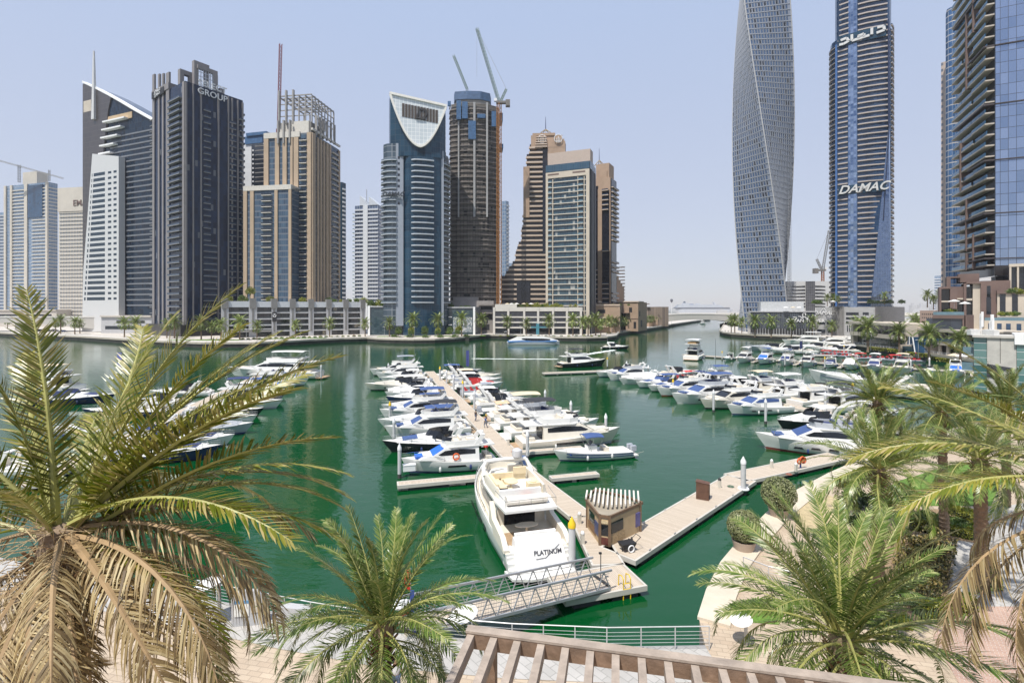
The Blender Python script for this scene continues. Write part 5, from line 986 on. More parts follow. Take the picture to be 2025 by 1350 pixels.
def boat(kind, L, loc, hd, label, cover=None, top=None, hull=None, group='boats berthed in the marina', B=None, arch=True, buoys=0, extra=None, seat=None, z=0.0, seed=0, hk=1.0):
    """heading hd = direction of the bow in plan"""
    rb = random.Random(int(L * 100) + int(loc[0] * 10) + seed); rz = math.atan2(hd[1], hd[0])
    cat = {'fly': 'yacht', 'express': 'motor boat', 'console': 'motor boat', 'rib': 'speedboat', 'tall': 'yacht', 'covered': 'motor boat'}[kind]
    nm = {'fly': 'flybridge_yacht', 'express': 'sport_cruiser', 'console': 'open_motor_boat', 'rib': 'rubber_speedboat', 'tall': 'three_deck_yacht', 'covered': 'covered_cruiser'}[kind]
    t = thing(nm, label, cat, (loc[0], loc[1], z), rz + rb.uniform(-.03, .03), group)
    hm = {'black': gelb, 'navy': geln, 'grey': gelg, 'cream': gelc, None: gel}[hull if hull in ('black', 'navy', 'grey', 'cream') else None]
    if kind == 'rib':
        B = B or L * .3; m = MB(); m.smooth = True
        for s in (1, -1): m.path([(-L / 2, s * B * .42, .45), (L * .1, s * B * .42, .48), (L * .3, s * B * .34, .55), (L * .43, s * B * .16, .66), (L * .48, 0, .72)], .26, 8)
        m.build('tube', canv['grey'] if hull != 'black' else canv['black'], t); m = MB(); m.prism([(-L / 2, -B * .4), (L * .15, -B * .4), (L * .4, -B * .12), (L * .4, B * .12), (L * .15, B * .4), (-L / 2, B * .4)], -.2, .38); m.build('hull', gel, t)
        rep = Rep()
        for i in range(4):
            for s in (-1, 1): m = MB(); x = -L * .36 + i * L * .15; m.box(x, x + .5, s * .45 - .28, s * .45 + .28, .38, .85); m.box(x - .1, x + .08, s * .45 - .28, s * .45 + .28, .85, 1.35); rep.add(m, 1)
        rep.finish('seat', canv['red'], t); m = MB(); m.box(L * .2, L * .28, -.4, .4, .38, 1.25); m.build('console', black, t)
        if top: canopy(t, -L * .2, L * .18, B * .38, 2.1, canv[top], .6)
        m = MB(); [m.box(-L / 2 - .5, -L / 2, y - .2, y + .2, .1, 1.3) for y in (-.35, .35)]; m.build('outboard', black, t)
        return t
    B = B or min(5.2, .29 * L + .3); k = L / 12
    hs, hb = (.95 * k ** .6, 1.55 * k ** .6) if kind in ('express', 'console', 'covered') else (1.15 * k ** .6, 1.9 * k ** .6)
    hs *= hk; hb *= hk
    m, edge = hullmb(L, B, hs, hb, 2.3 if kind != 'console' else 2.6); stripe = {'black': gelb, 'navy': geln}.get(hull) or rb.choice((M('boot_stripe', (.05, .07, .16), .4), M('boot_green', (.1, .16, .12), .6), gelg, M('boot_red', (.2, .05, .04), .6), gelb))
    m.build('hull', [hm, deckm, stripe if rb.random() < .75 else hm], t)
    eb = lambda f: hs + (hb - hs) * f ** 1.6
    m = MB(); m.prism([(-L / 2 - .9 * k, -B * .42), (-L / 2 + .05, -B * .45), (-L / 2 + .05, B * .45), (-L / 2 - .9 * k, B * .42)], .28, .4); m.build('swim_platform', teak if rb.random() < .5 else deckm, t)
    m = MB(); h = MB()
    if kind in ('fly', 'express', 'tall', 'covered'):
        if kind != 'covered':
            w_ = rb.choice((.08, .08, .2, .3)); n_ = 3 if w_ < .1 else 1
            for q_ in range(n_): 
                for sd_ in (1, -1): x_ = -.08 - w_ * .4 + q_ * .13; m = MB(); sidewin(m, [(L * a, z_) for a, z_ in ((x_, hs * .64), (x_ + w_, hs * .67), (x_ + w_ - .01, hs * .86), (x_ + .015, hs * .82))], lambda z_: B / 2 * .985, .03, (sd_,)); m.build('porthole', tint, t)
    if hull == 'striped':
        for fz in (.78, .5):
            for s in (1, -1):
                m = MB(); m.rings([[(x, s * (y * (1.004 if fz > .6 else .985) + .012), z * fz), (x, s * (y * (1.004 if fz > .6 else .985) + .012), z * fz + .11), (x, s * (y * .97), z * fz + .11), (x, s * (y * .97), z * fz)] for x, y, z in edge[:-2]]); m.build('navy_stripe', geln, t)
    rail(edge, L * (.02 if kind != 'console' else .3), .5 * k ** .5 if kind != 'console' else .25, chrome, t)
    for s in (1, -1):
        if rb.random() < .8: m = MB(); a_ = Vector((-L / 2 + .3, s * B * .42, hs + .05)); b_ = Vector((-L / 2 - 1.6, s * B * rb.uniform(.3, .6), .66)); m.path([a_, a_.lerp(b_, .5) - Vector((0, 0, .25)), b_], .022, 4); m.build('mooring_line', M('rope', (.5, .47, .4), .9), t)
    # fenders
    for x in (-.2, .12):
        for s in (1, -1):
            m = MB(); m.lathe([(.03, .1), (.13, .2), (.13, .6), (.03, .7)], (L * x, s * (B / 2 + .08), hs * .2), 6); m.build('fender', fend if rb.random() < .6 else gel, t)
    if kind in ('fly', 'tall'):
        h0 = hs - .02; h1 = hs + 1.75 * k ** .5
        c = MB(); pts = [(-.3 * L, h0), (.33 * L, eb(.83) + .05), (.30 * L, eb(.8) + .28), (.2 * L, eb(.7) + .45), (.06 * L, h1), (-.3 * L, h1)]; _, wd = prof(c, pts, B * .43, B * .33); c.build('cabin', hm if hm in (gel, gelc) else gel, t)
        m = MB(); a, b_ = Vector((.2 * L, 0, eb(.7) + .45)), Vector((.06 * L, 0, h1)); n_ = Vector((b_.z - a.z, 0, a.x - b_.x)).normalized() * .04
        A = a.lerp(b_, .08) + n_; C = a.lerp(b_, .92) + n_; wA, wC = wd(A.z) * .93, wd(C.z) * .93
        m.rings([[(A.x, wA, A.z), (A.x, -wA, A.z), (C.x, -wC, C.z), (C.x, wC, C.z)], [(A.x - n_.x, wA, A.z - n_.z), (A.x - n_.x, -wA, A.z - n_.z), (C.x - n_.x, -wC, C.z - n_.z), (C.x - n_.x, wC, C.z - n_.z)]]); m.build('windscreen_cover' if cover else 'windscreen', canv[cover] if cover else tint, t)
        m = MB(); dz = h1 - h0; sidewin(m, [(-.26 * L, h0 + dz * .55), (.1 * L, h0 + dz * .55), (.13 * L, h0 + dz * .62), (.06 * L, h0 + dz * .84), (-.1 * L, h0 + dz * .9), (-.26 * L, h0 + dz * .82)], wd); m.build('side_window', canv[cover] if cover and rb.random() < .35 else tint, t)
        m = MB(); m.box(-.305 * L, -.3 * L - .02, -wd(h0) * .6, wd(h0) * .6, h0 + .05, h0 + 1.5 * k ** .5); m.build('aft_door', tint, t)
        fl = MB(); fl.prism([(-.47 * L, -B * .36), (.0, -B * .37), (.08 * L, -B * .22), (.09 * L, 0), (.08 * L, B * .22), (0, B * .37), (-.47 * L, B * .36)], h1, h1 + .13); fl.build('flybridge_deck', gel, t)
        f = MB(); cw = [(-.3 * L, B * .34), (-.05 * L, B * .35), (.04 * L, B * .26), (.07 * L, 0)]
        ring = cw + [(x, -y) for x, y in cw[::-1][1:]]; f.rings([[(x, y, h1 + .13), (x * 1.0 + (.12 if x > -.2 * L else 0), y * .95, h1 + .75 * k ** .4), (x, y * .86, h1 + .75 * k ** .4), (x, y * .9, h1 + .13)] for x, y in ring]); fo_ = f.build('flybridge_coaming', gel if rb.random() < .8 else gelg, t)
        m = MB(); m.box(-.1 * L, -.05 * L, -B * .25, B * .25, h1 + .13, h1 + .55); m.box(-.12 * L, -.1 * L, -B * .25, B * .25, h1 + .13, h1 + .95); m.box(-.28 * L, -.2 * L, -B * .28, -.02, h1 + .13, h1 + .55); m.build('flybridge_seat', cush if rb.random() < .6 else canv['navy'], t)
        m = MB(); m.box(-.44 * L, -.38 * L, -B * .36, B * .36, hs, hs + .45); m.build('cockpit_seat', cush, t)
        za = h1 + 1.9 * k ** .5
        if arch:
            m = MB(); 
            for s in (1, -1): m.bar((-.27 * L, s * B * .34, h1 + .1), (-.35 * L, s * B * .28, h1 + 1.15), .5, .1, (0, s, 0))
            m.bar((-.35 * L, -B * .3, h1 + 1.15), (-.35 * L, B * .3, h1 + 1.15), .5, .12); antennas(m.build('radar_arch', gel, t), -.35 * L, h1 + 1.2, rb)
        if top:
            if top == 'hard': canopy(t, -.36 * L, -.02 * L, B * .34, za - .1, gel, h1 + .6, 'hardtop', .1)
            else: canopy(t, -.34 * L, -.02 * L, B * .34, za, canv[top], h1 + .7)
        else:
            m = MB(); q = [(.0, B * .3), (.06 * L, B * .2), (.085 * L, 0), (.06 * L, -B * .2), (0, -B * .3)]; m.rings([[(x, y, h1 + .7), (x - .2, y * .95, h1 + 1.1), (x - .22, y * .93, h1 + 1.1), (x - .02, y * .98, h1 + .7)] for x, y in q]); m.build('fly_screen', tint, fo_)
        m = MB(); m.box(.28 * L, .36 * L, -B * .2, B * .2, eb(.82) + .1, eb(.82) + .32); m.build('sun_pad', canv[cover] if cover else cush, t)
        if kind == 'tall':
            m = MB(); prof(m, [(-.2 * L, h1 + .13), (.02 * L, h1 + .13), (-.04 * L, h1 + 2.1), (-.2 * L, h1 + 2.1)], B * .3, B * .27); m.build('upper_cabin', gel, t); canopy(t, -.4 * L, .02 * L, B * .4, h1 + 3.6, gel, h1 + 1.0, 'hardtop', .12)
            m = MB(); m.box(-.42 * L, 0, -B * .4, B * .4, h1 + 2.1, h1 + 2.25); m.build('sun_deck', gel, t); m = MB()
            for s in (1, -1): m.path([(-.42 * L, s * B * .39, h1 + 2.9), (0, s * B * .39, h1 + 2.9)], .04, 4)
            m.build('deck_rail', chrome, t); m = MB()
            for i in range(10): m.box(-.38 * L + i * .04 * L, -.36 * L + i * .04 * L, -B * .25, B * .25, h1 + 2.25, h1 + 2.9)
            m.build('deck_furniture', M('wicker', (.3, .2, .1), .8), t)
    elif kind in ('express', 'covered'):
        c = MB(); h0 = hs - .02; h1 = hs + .75 * k ** .5
        pts = [(-.02 * L, h0), (.36 * L, eb(.86) + .02), (.3 * L, eb(.8) + .2), (.15 * L, eb(.65) + .5), (.02 * L, h1 + .28), (-.02 * L, h1 + .28)]; _, wd = prof(c, pts, B * .4, B * .28); c.build('foredeck_cabin', hm if hm in (gel, gelc, gelg) else gel, t)
        if cover and kind == 'express':
            m = MB(); a, b_ = Vector((.3 * L, 0, eb(.8) + .2)), Vector((.15 * L, 0, eb(.65) + .5)); m.rings([[(a.x, wd(a.z) * .8, a.z + .05), (a.x, -wd(a.z) * .8, a.z + .05), (b_.x, -wd(b_.z) * .85, b_.z + .05), (b_.x, wd(b_.z) * .85, b_.z + .05)], [(a.x, wd(a.z) * .8, a.z), (a.x, -wd(a.z) * .8, a.z), (b_.x, -wd(b_.z) * .85, b_.z), (b_.x, wd(b_.z) * .85, b_.z)]]); m.build('foredeck_cover', canv[cover], t)
        m = MB(); zs = h1 + .3; q = [(-.16 * L, B * .41), (-.02 * L, B * .37), (.06 * L, B * .2), (.08 * L, 0), (.06 * L, -B * .2), (-.02 * L, -B * .37), (-.16 * L, -B * .41)]
        m.rings([[(x, y, h0 + .3 if x < -.1 * L else zs - .3), (x - .55, y * .86, zs + .55), (x - .59, y * .84, zs + .55), (x - .05, y * .97, h0 + .3 if x < -.1 * L else zs - .3)] for x, y in q]); m.build('windscreen', canv[cover] if cover and rb.random() < .4 else tint, t)
        m = MB(); f = [(-.46 * L, B * .44), (-.1 * L, B * .44), (.02 * L, B * .38)]
        for s in (1, -1): m.rings([[(x, s * y, h0), (x, s * y, h0 + .34), (x, s * (y - .28), h0 + .34), (x, s * (y - .3), h0)] for x, y in f], caps=False)
        m.build('side_coaming', gel, t)
        m = MB(); m.box(-.42 * L, -.36 * L, -B * .34, B * .34, h0, h0 + .6); m.box(-.2 * L, -.15 * L, -B * .3, -.1, h0, h0 + .9); m.box(-.2 * L, -.15 * L, .1, B * .3, h0, h0 + .9); m.box(-.36 * L, -.3 * L, -B * .36, -B * .15, h0, h0 + .45); m.build('seat', cush if rb.random() < .6 else canv['grey'], t)
        m = MB()
        for s in (1, -1): m.bar((-.2 * L, s * B * .43, h0 + .3), (-.3 * L, s * B * .36, h0 + 1.95), .55, .1, (0, s, 0))
        m.bar((-.3 * L, -B * .38, h0 + 1.95), (-.3 * L, B * .38, h0 + 1.95), .6, .12); ra = m.build('radar_arch', gel, t)
        if rb.random() < .7: antennas(ra, -.3 * L, h0 + 2.02, rb)
        if top == 'hard': canopy(t, -.34 * L, -.06 * L, B * .36, h0 + 1.95, gel, h0 + .8, 'hardtop', .1)
        elif top: canopy(t, -.42 * L if rb.random() < .5 else -.32 * L, -.05 * L, B * .37, h0 + 1.95, canv[top], h0 + .5)
        if kind == 'covered':
            m = MB(); m.smooth = True; rs = []
            for i in range(9):
                u = i / 8; x = -.46 * L + .9 * L * u; w_ = B * .47 * (1 - max(0, (u - .4) / .6) ** 2.2) + .04; hh = h0 + .05 + (hb - hs) * u ** 1.6 ; cr_ = (1.0 + .9 * math.sin(math.pi * min(1, u * 1.3))) * k ** .5 * (1 - u * .5)
                rs.append([(x, w_ * math.sin(a), hh + cr_ * math.cos(a) ** .8 if math.cos(a) > 0 else hh) for a in [-math.pi / 2 + math.pi * j / 8 for j in range(9)]])
            m.rings(rs, closed=False); m.build('storm_cover', canv[cover or 'white'], t)
    else:  # open console boat
        h0 = hs
        m = MB(); m.box(-.05 * L, .07 * L, -.5, .5, h0 - .1, h0 + .85); m.build('console', gel, t); m = MB(); m.rings([[(.05 * L, -.45, h0 + .85), (.05 * L, .45, h0 + .85), (-.0 * L, .42, h0 + 1.35), (-.0 * L, -.42, h0 + 1.35)], [(.055 * L, -.45, h0 + .85), (.055 * L, .45, h0 + .85), (.005 * L, .42, h0 + 1.35), (.005 * L, -.42, h0 + 1.35)]]); m.build('windscreen', tint, t)
        rep = MB(); rep.box(-.2 * L, -.14 * L, -.7, .7, h0 - .1, h0 + .6); rep.build('helm_seat', cush, t); m = MB(); m.box(.14 * L, .32 * L, -B * .3, -B * .12, h0, h0 + .22); m.box(.14 * L, .32 * L, B * .12, B * .3, h0, h0 + .22); m.build('bow_cushion', canv[seat or cover or 'bright blue'], t)
        if top: canopy(t, -.12 * L, .12 * L, B * .36, h0 + 1.95, canv[top], h0)
        m = MB()
        for y in (-.45, .45): m.box(-L / 2 - .75, -L / 2 - .1, y - .22, y + .22, h0 - .1, h0 + .5); m.box(-L / 2 - .6, -L / 2 - .25, y - .1, y + .1, -.3, h0 - .1)
        m.build('outboard', M('outboard_grey', (.36, .38, .42), .4), t)
    for i in range(buoys): buoy(t, (-.05 * L - i * .1 * L, (-1) ** i * B * .46, hs + .75), (0, 1, 0))
    return t
def V2(x, y): return Vector((x, y))
def row(A, d, items, side, pont, end):
    """boats on one side of a pontoon; item = (t, kind, L, cover, top, hull, look[, buoys])"""
    A = V2(*A); d = V2(*d).normalized(); e = V2(d.y, -d.x) * (1 if side == 'right' else -1)
    for i, it in enumerate(items):
        t_, kind, L, cover, top, hull, look = it[:7]; bu = it[7] if len(it) > 7 else 0; rev = len(it) > 8 and it[8]
        c = A + d * t_ + e * (2.3 + L / 2)
        boat(kind, L, c, -e if rev else e, '%s, %s along %s side of %s' % (look, nth(i), side, pont), cover, top, hull, 'boats along the ' + pont, buoys=bu)
AM = (7.7, 32.5); DM = V2(-.271, .963).normalized(); EM = V2(DM.y, -DM.x)
row(AM, DM, [(27.6, 'fly', 10.6, 'bright blue', None, None, 'white fishing boat with bright blue covers and lifebuoys', 2), (36.4, 'express', 12.4, 'blue', None, 'black', 'black hulled white sport cruiser with blue foredeck cover'), (43.4, 'fly', 12, 'blue', 'black', None, 'white flybridge boat with black framed sunshade'), (49.6, 'express', 12.8, None, 'blue', None, 'long white cruiser with blue sunshade'), (55.6, 'fly', 12.4, 'blue', 'blue', None, 'white yacht with blue windscreen cover and blue awning'),
    (61.6, 'express', 12, None, 'blue', None, 'white cruiser under faded blue awning'), (70.6, 'express', 11, None, None, 'navy', 'navy hulled white cruiser'), (76, 'covered', 11, 'white', None, None, 'white cruiser under pale storm cover'), (81.5, 'express', 10.6, None, 'black', None, 'white cruiser with dark sunshade'), (87.4, 'express', 15, None, 'hard', 'cream', 'large cream cruiser with hardtop'), (94, 'console', 10, 'red', None, None, 'low white boat with red cushions'), (99.6, 'express', 11.5, None, 'white', None, 'white cruiser with white awning'), (105.5, 'fly', 12.5, None, None, None, 'white flybridge boat with dark windscreen'), (113, 'fly', 14, None, 'grey', None, 'white flybridge yacht with grey sunshade')], 'left', 'middle pontoon', 1)
row(AM, DM, [(33.2, 'fly', 14.2, None, None, 'cream', 'cream flybridge yacht with dark arched windows'), (39, 'fly', 14, None, 'black', None, 'white flybridge yacht with black sunshade'), (45, 'fly', 13.6, None, 'beige', None, 'white flybridge yacht with rolled beige awning'), (50.5, 'express', 12, 'navy', 'tan', None, 'white cruiser with tan hardtop and lifebuoy', 1), (56, 'console', 8.5, None, None, 'grey', 'small grey open boat with lifebuoy', 1), (61.4, 'express', 11, None, None, None, 'white cruiser with grey seats'), (67, 'express', 11, 'white', 'white', None, 'white cruiser with small white awning'), (72.6, 'console', 9, 'red', 'grey', None, 'white open boat with red cushions'),
    (78, 'rib', 8.5, None, None, None, 'grey rubber boat with red seats'), (83.5, 'express', 11, 'red', None, None, 'white cruiser with red foredeck cover'), (89.5, 'express', 12.5, None, 'white', None, 'white cruiser with white awning'), (96, 'express', 14, None, 'beige', 'cream', 'cream cruiser with beige awning'), (102.5, 'express', 11, 'blue', None, None, 'white cruiser with blue covers'), (108.6, 'express', 11.5, 'grey', 'blue', 'grey', 'grey cruiser with blue awning')], 'right', 'middle pontoon', 1)
p = V2(*AM) + DM * 27.0 + EM * 9.6
boat('console', 9.8, p, -EM, 'white open boat with navy stripes, blue awning and twin grey outboards by the short finger', 'bright blue', 'blue', 'striped', 'boats along the middle pontoon', B=2.9)
A3 = (58, 66); D3 = V2(-.29, .957).normalized(); E3 = V2(D3.y, -D3.x)
row(A3, D3, [(14.6, 'express', 12.5, None, 'hard', 'black', 'black striped white sport cruiser'), (25.2, 'fly', 12.5, 'blue', None, None, 'white yacht with blue windscreen cover and arched windows'), (31, 'fly', 13.6, None, None, 'cream', 'cream flybridge yacht with tan foredeck'), (37, 'fly', 15.5, 'blue', 'blue', None, 'long white yacht with blue cover and blue awning'), (45, 'fly', 13.5, 'blue', None, None, 'white yacht with blue covered screen'), (50.8, 'express', 12, 'blue', None, None, 'white cruiser with blue foredeck cover'), (56.4, 'express', 11.5, 'blue', 'blue', None, 'white cruiser with blue cover and awning'), (62.6, 'covered', 12.5, 'white', None, None, 'cruiser wrapped in white storm cover'), (69.2, 'fly', 12.2, 'blue', None, None, 'small white yacht with blue screen cover'), (76, 'express', 12, None, None, None, 'plain white cruiser')], 'left', 'right pontoon', 1)
row(A3, D3, [(16, 'express', 11, 'blue', None, None, 'white cruiser with blue covers', 1), (22, 'fly', 14, None, 'black', None, 'white yacht with oval side windows'), (28, 'fly', 13, None, None, None, 'white yacht with two radar domes'), (34, 'fly', 14, None, 'white', None, 'white yacht under arched white awning'), (40.5, 'fly', 13, None, 'beige', 'cream', 'cream yacht with beige awning'), (47, 'express', 12, None, 'white', None, 'white cruiser with white awning'), (53, 'fly', 12, None, 'blue', None, 'white yacht with blue awning'), (59, 'express', 10, None, 'navy', None, 'white cruiser with navy awning'), (65, 'rib', 9, None, 'red', 'black', 'black rubber boat with red awning'), (71, 'express', 12, None, None, None, 'white cruiser with grey seats')], 'right', 'right pontoon', 1)
boat('fly', 16, (22.5, 160), V2(.96, .28), 'black and white sport yacht with black sunshade on the far end of the right pontoon', None, 'black', 'black', 'boats along the right pontoon')
boat('fly', 14.6, (38.6, 63.6), V2(-.95, .31), 'white yacht with big blue windscreen cover moored by the timber walkway near the palms', 'blue', None, None, 'boats along the right pontoon')
A4 = (68, 195); D4 = V2(.75, -.66).normalized()
row(A4, D4, [(17, 'express', 7, None, None, None, 'small white dinghy cruiser'), (23, 'fly', 12.5, None, 'white', None, 'white yacht with dark screen'), (29.5, 'fly', 12.5, 'bright blue', 'blue', None, 'white yacht with bright blue screen cover'), (36, 'fly', 12, 'navy', 'navy', None, 'white yacht with navy covers'), (42, 'fly', 12, None, None, None, 'white yacht with black screen and side windows'), (48, 'express', 10, 'navy', None, None, 'white cruiser with navy cover'), (53.5, 'fly', 12, 'white', None, None, 'all white yacht'), (59.5, 'fly', 12, 'navy', 'white', None, 'white yacht with navy foredeck cover'), (66, 'fly', 14, None, 'beige', 'cream', 'cream yacht with beige awning'), (72, 'console', 8, None, None, None, 'small open white boat'), (77.5, 'fly', 11.5, 'bright blue', None, None, 'white yacht with bright blue window covers'), (84, 'express', 12.5, 'tan', 'white', None, 'white cruiser with tan foredeck cover'), (90.5, 'fly', 12, 'navy', 'navy', 'navy', 'navy hulled yacht with navy awning')], 'right', 'far right pontoon', 1)
boat('tall', 17, (67.5, 186), V2(.5, .86), 'tall white three deck yacht moored stern on at the far right pontoon end', None, None, None, 'boats along the far right pontoon', B=5.8)
boat('express', 25, (77, 110), V2(-.5, .87), 'long sleek silver white yacht lying alone between the two right pontoons', None, None, 'striped', 'boats along the far right pontoon', B=5.6, hk=1.6)
for i, (px, py, L, kind, top, hull, lk) in enumerate(((1520, 693, 21, 'express', None, 'grey', 'dark grey hulled sport yacht nearest the open water'), (1556, 699, 22, 'express', 'hard', None, 'long white sport yacht with hardtop'), (1590, 681, 21, 'fly', 'hard', None, 'white flybridge yacht with hardtop by the quay'), (1608, 691, 19, 'express', None, None, 'white sport yacht with raked arch'), (1640, 686, 20, 'fly', None, None, 'white flybridge yacht without awning'), (1652, 697, 17, 'express', 'white', None, 'white cruiser with white awning'), (1682, 684, 21, 'fly', 'hard', None, 'white hardtop yacht'), (1705, 690, 18, 'fly', 'grey', 'navy', 'navy hulled yacht'))):
    boat(kind, L, gp(px, py)[:2], V2(-.97, .2), '%s, %s from left in far right cluster' % (lk, nth(i)), None, top, hull, 'yachts clustered near the right quay')
for i, (px, py, top) in enumerate(((1632, 704, 'red'), (1655, 700, None), (1672, 706, None), (1700, 710, 'red'), (1742, 711, None), (1768, 714, 'red'), (1795, 715, None))):
    boat('rib', 9.5, gp(px, py)[:2], V2(-.97, .2), '%s from left of the grey rubber speedboats with red seats, %s' % (nth(i), 'red awning' if top else 'no awning'), None, top, None, 'red seated speedboats by the right quay')
A1 = (-48, 50); D1 = V2(-.22, .975).normalized()
row(A1, D1, [(8.6, 'express', 12.5, 'navy', None, 'navy', 'navy hulled white cruiser with navy covers'), (14, 'express', 12.5, 'navy', 'navy', None, 'white cruiser with long navy covers'), (21, 'express', 13, None, None, 'grey', 'bare grey cruiser'), (27, 'express', 12, None, None, None, 'plain white cruiser'), (33.2, 'console', 11.5, 'tan', None, 'black', 'black open boat with orange cushions'), (40.4, 'express', 13, 'blue', None, None, 'white cruiser with blue screen'), (47, 'fly', 12, None, 'navy', 'navy', 'navy hulled flybridge boat with navy awning'), (54, 'express', 11, None, 'white', None, 'white cruiser with white awning'), (61, 'express', 11.5, 'bright blue', 'blue', None, 'white cruiser with bright blue covers'), (68, 'fly', 13, None, None, None, 'white flybridge boat with radar arch'), (75, 'express', 12, 'bright blue', None, None, 'white cruiser with bright blue foredeck')], 'right', 'left pontoon', 1)
row(A1, D1, [(6, 'express', 11.5, 'navy', None, None, 'white cruiser with navy windscreen covers'), (24, 'express', 11, None, None, None, 'white cruiser with grey seats'), (38, 'express', 13, None, None, 'navy', 'navy hulled cruiser'), (46, 'express', 11, None, None, None, 'white cruiser'), (58, 'express', 12, None, None, None, 'white speed cruiser')], 'left', 'left pontoon', 1)
boat('fly', 25, (-63, 133.5), V2(-1, .04), 'very large white flybridge yacht with hardtop across the far end of the left pontoon', None, 'hard', None, 'boats along the left pontoon', B=6)
boat('fly', 17, (-104, 112), V2(-.9, .1), 'white flybridge yacht with beige awning at the left edge of the photo', None, 'beige', None, 'boats at the left edge')
boat('express', 14, (-84, 97), V2(.95, .2), 'white cruiser with navy stripe lying left of the left pontoon', 'navy', None, 'navy', 'boats at the left edge')
boat('express', 12, gp(1218, 690)[:2], V2(.9, -.35), 'small dark hulled cruiser under way with foam wake behind the black yacht', None, 'white', 'black', 'boats under way')
boat('fly', 13, gp(1391, 641)[:2], V2(.03, -1), 'small white yacht coming through the channel under the bridge', None, 'white', None, 'boats under way')
# ---- water bus
t = thing('water_bus', 'long white and blue passenger ferry with swooping roof at the far quay', 'ferry', at(1054, 262, 0), R(3)); L = 27
m = MB(); m.smooth = True
m.rings([[(x, -3.2 * w, .1), (x, 3.2 * w, .1), (x, 3.4 * w, h), (x, -3.4 * w, h)] for x, w, h in ((-13.5, .9, 1.3), (-9, 1, 1.5), (5, 1, 1.5), (11, .9, 1.6), (13.6, .45, 1.8))]); m.build('hull', gelg, t)
m = MB(); m.rings([[(x, -3.3 * w, 1.5), (x, 3.3 * w, 1.5), (x, 2.9 * w, h), (x, -2.9 * w, h)] for x, w, h in ((-12.5, .9, 2.0), (-8, 1, 3.9), (-1, 1, 4.2), (6, 1, 4.0), (10, .8, 3.1), (13, .4, 2.1))]); m.build('cabin', gel, t)
m = MB()
for s in (1, -1): m.rings([[(x, s * (3.28), z0), (x, s * (3.05), z1), (x, s * 3.0, z1), (x, s * 3.2, z0)] for x, z0, z1 in ((-6, 2.9, 3.3), (-4, 2.2, 3.4), (0, 1.9, 3.3), (5, 1.95, 3.2), (8.5, 2.4, 2.9))])
m.build('side_window', tint, t); m = MB()
for s in (1, -1): m.rings([[(x, s * 3.42, z0), (x, s * 3.36, z1), (x, s * 3.1, z1), (x, s * 3.1, z0)] for x, z0, z1 in ((-13, 1.3, 1.9), (-6, 1.5, 2.2), (0, 1.5, 1.8), (6, 1.5, 1.9), (12, 1.6, 2.2))])
m.build('blue_stripe', M('ferry_blue', (.04, .17, .45), .4), t)
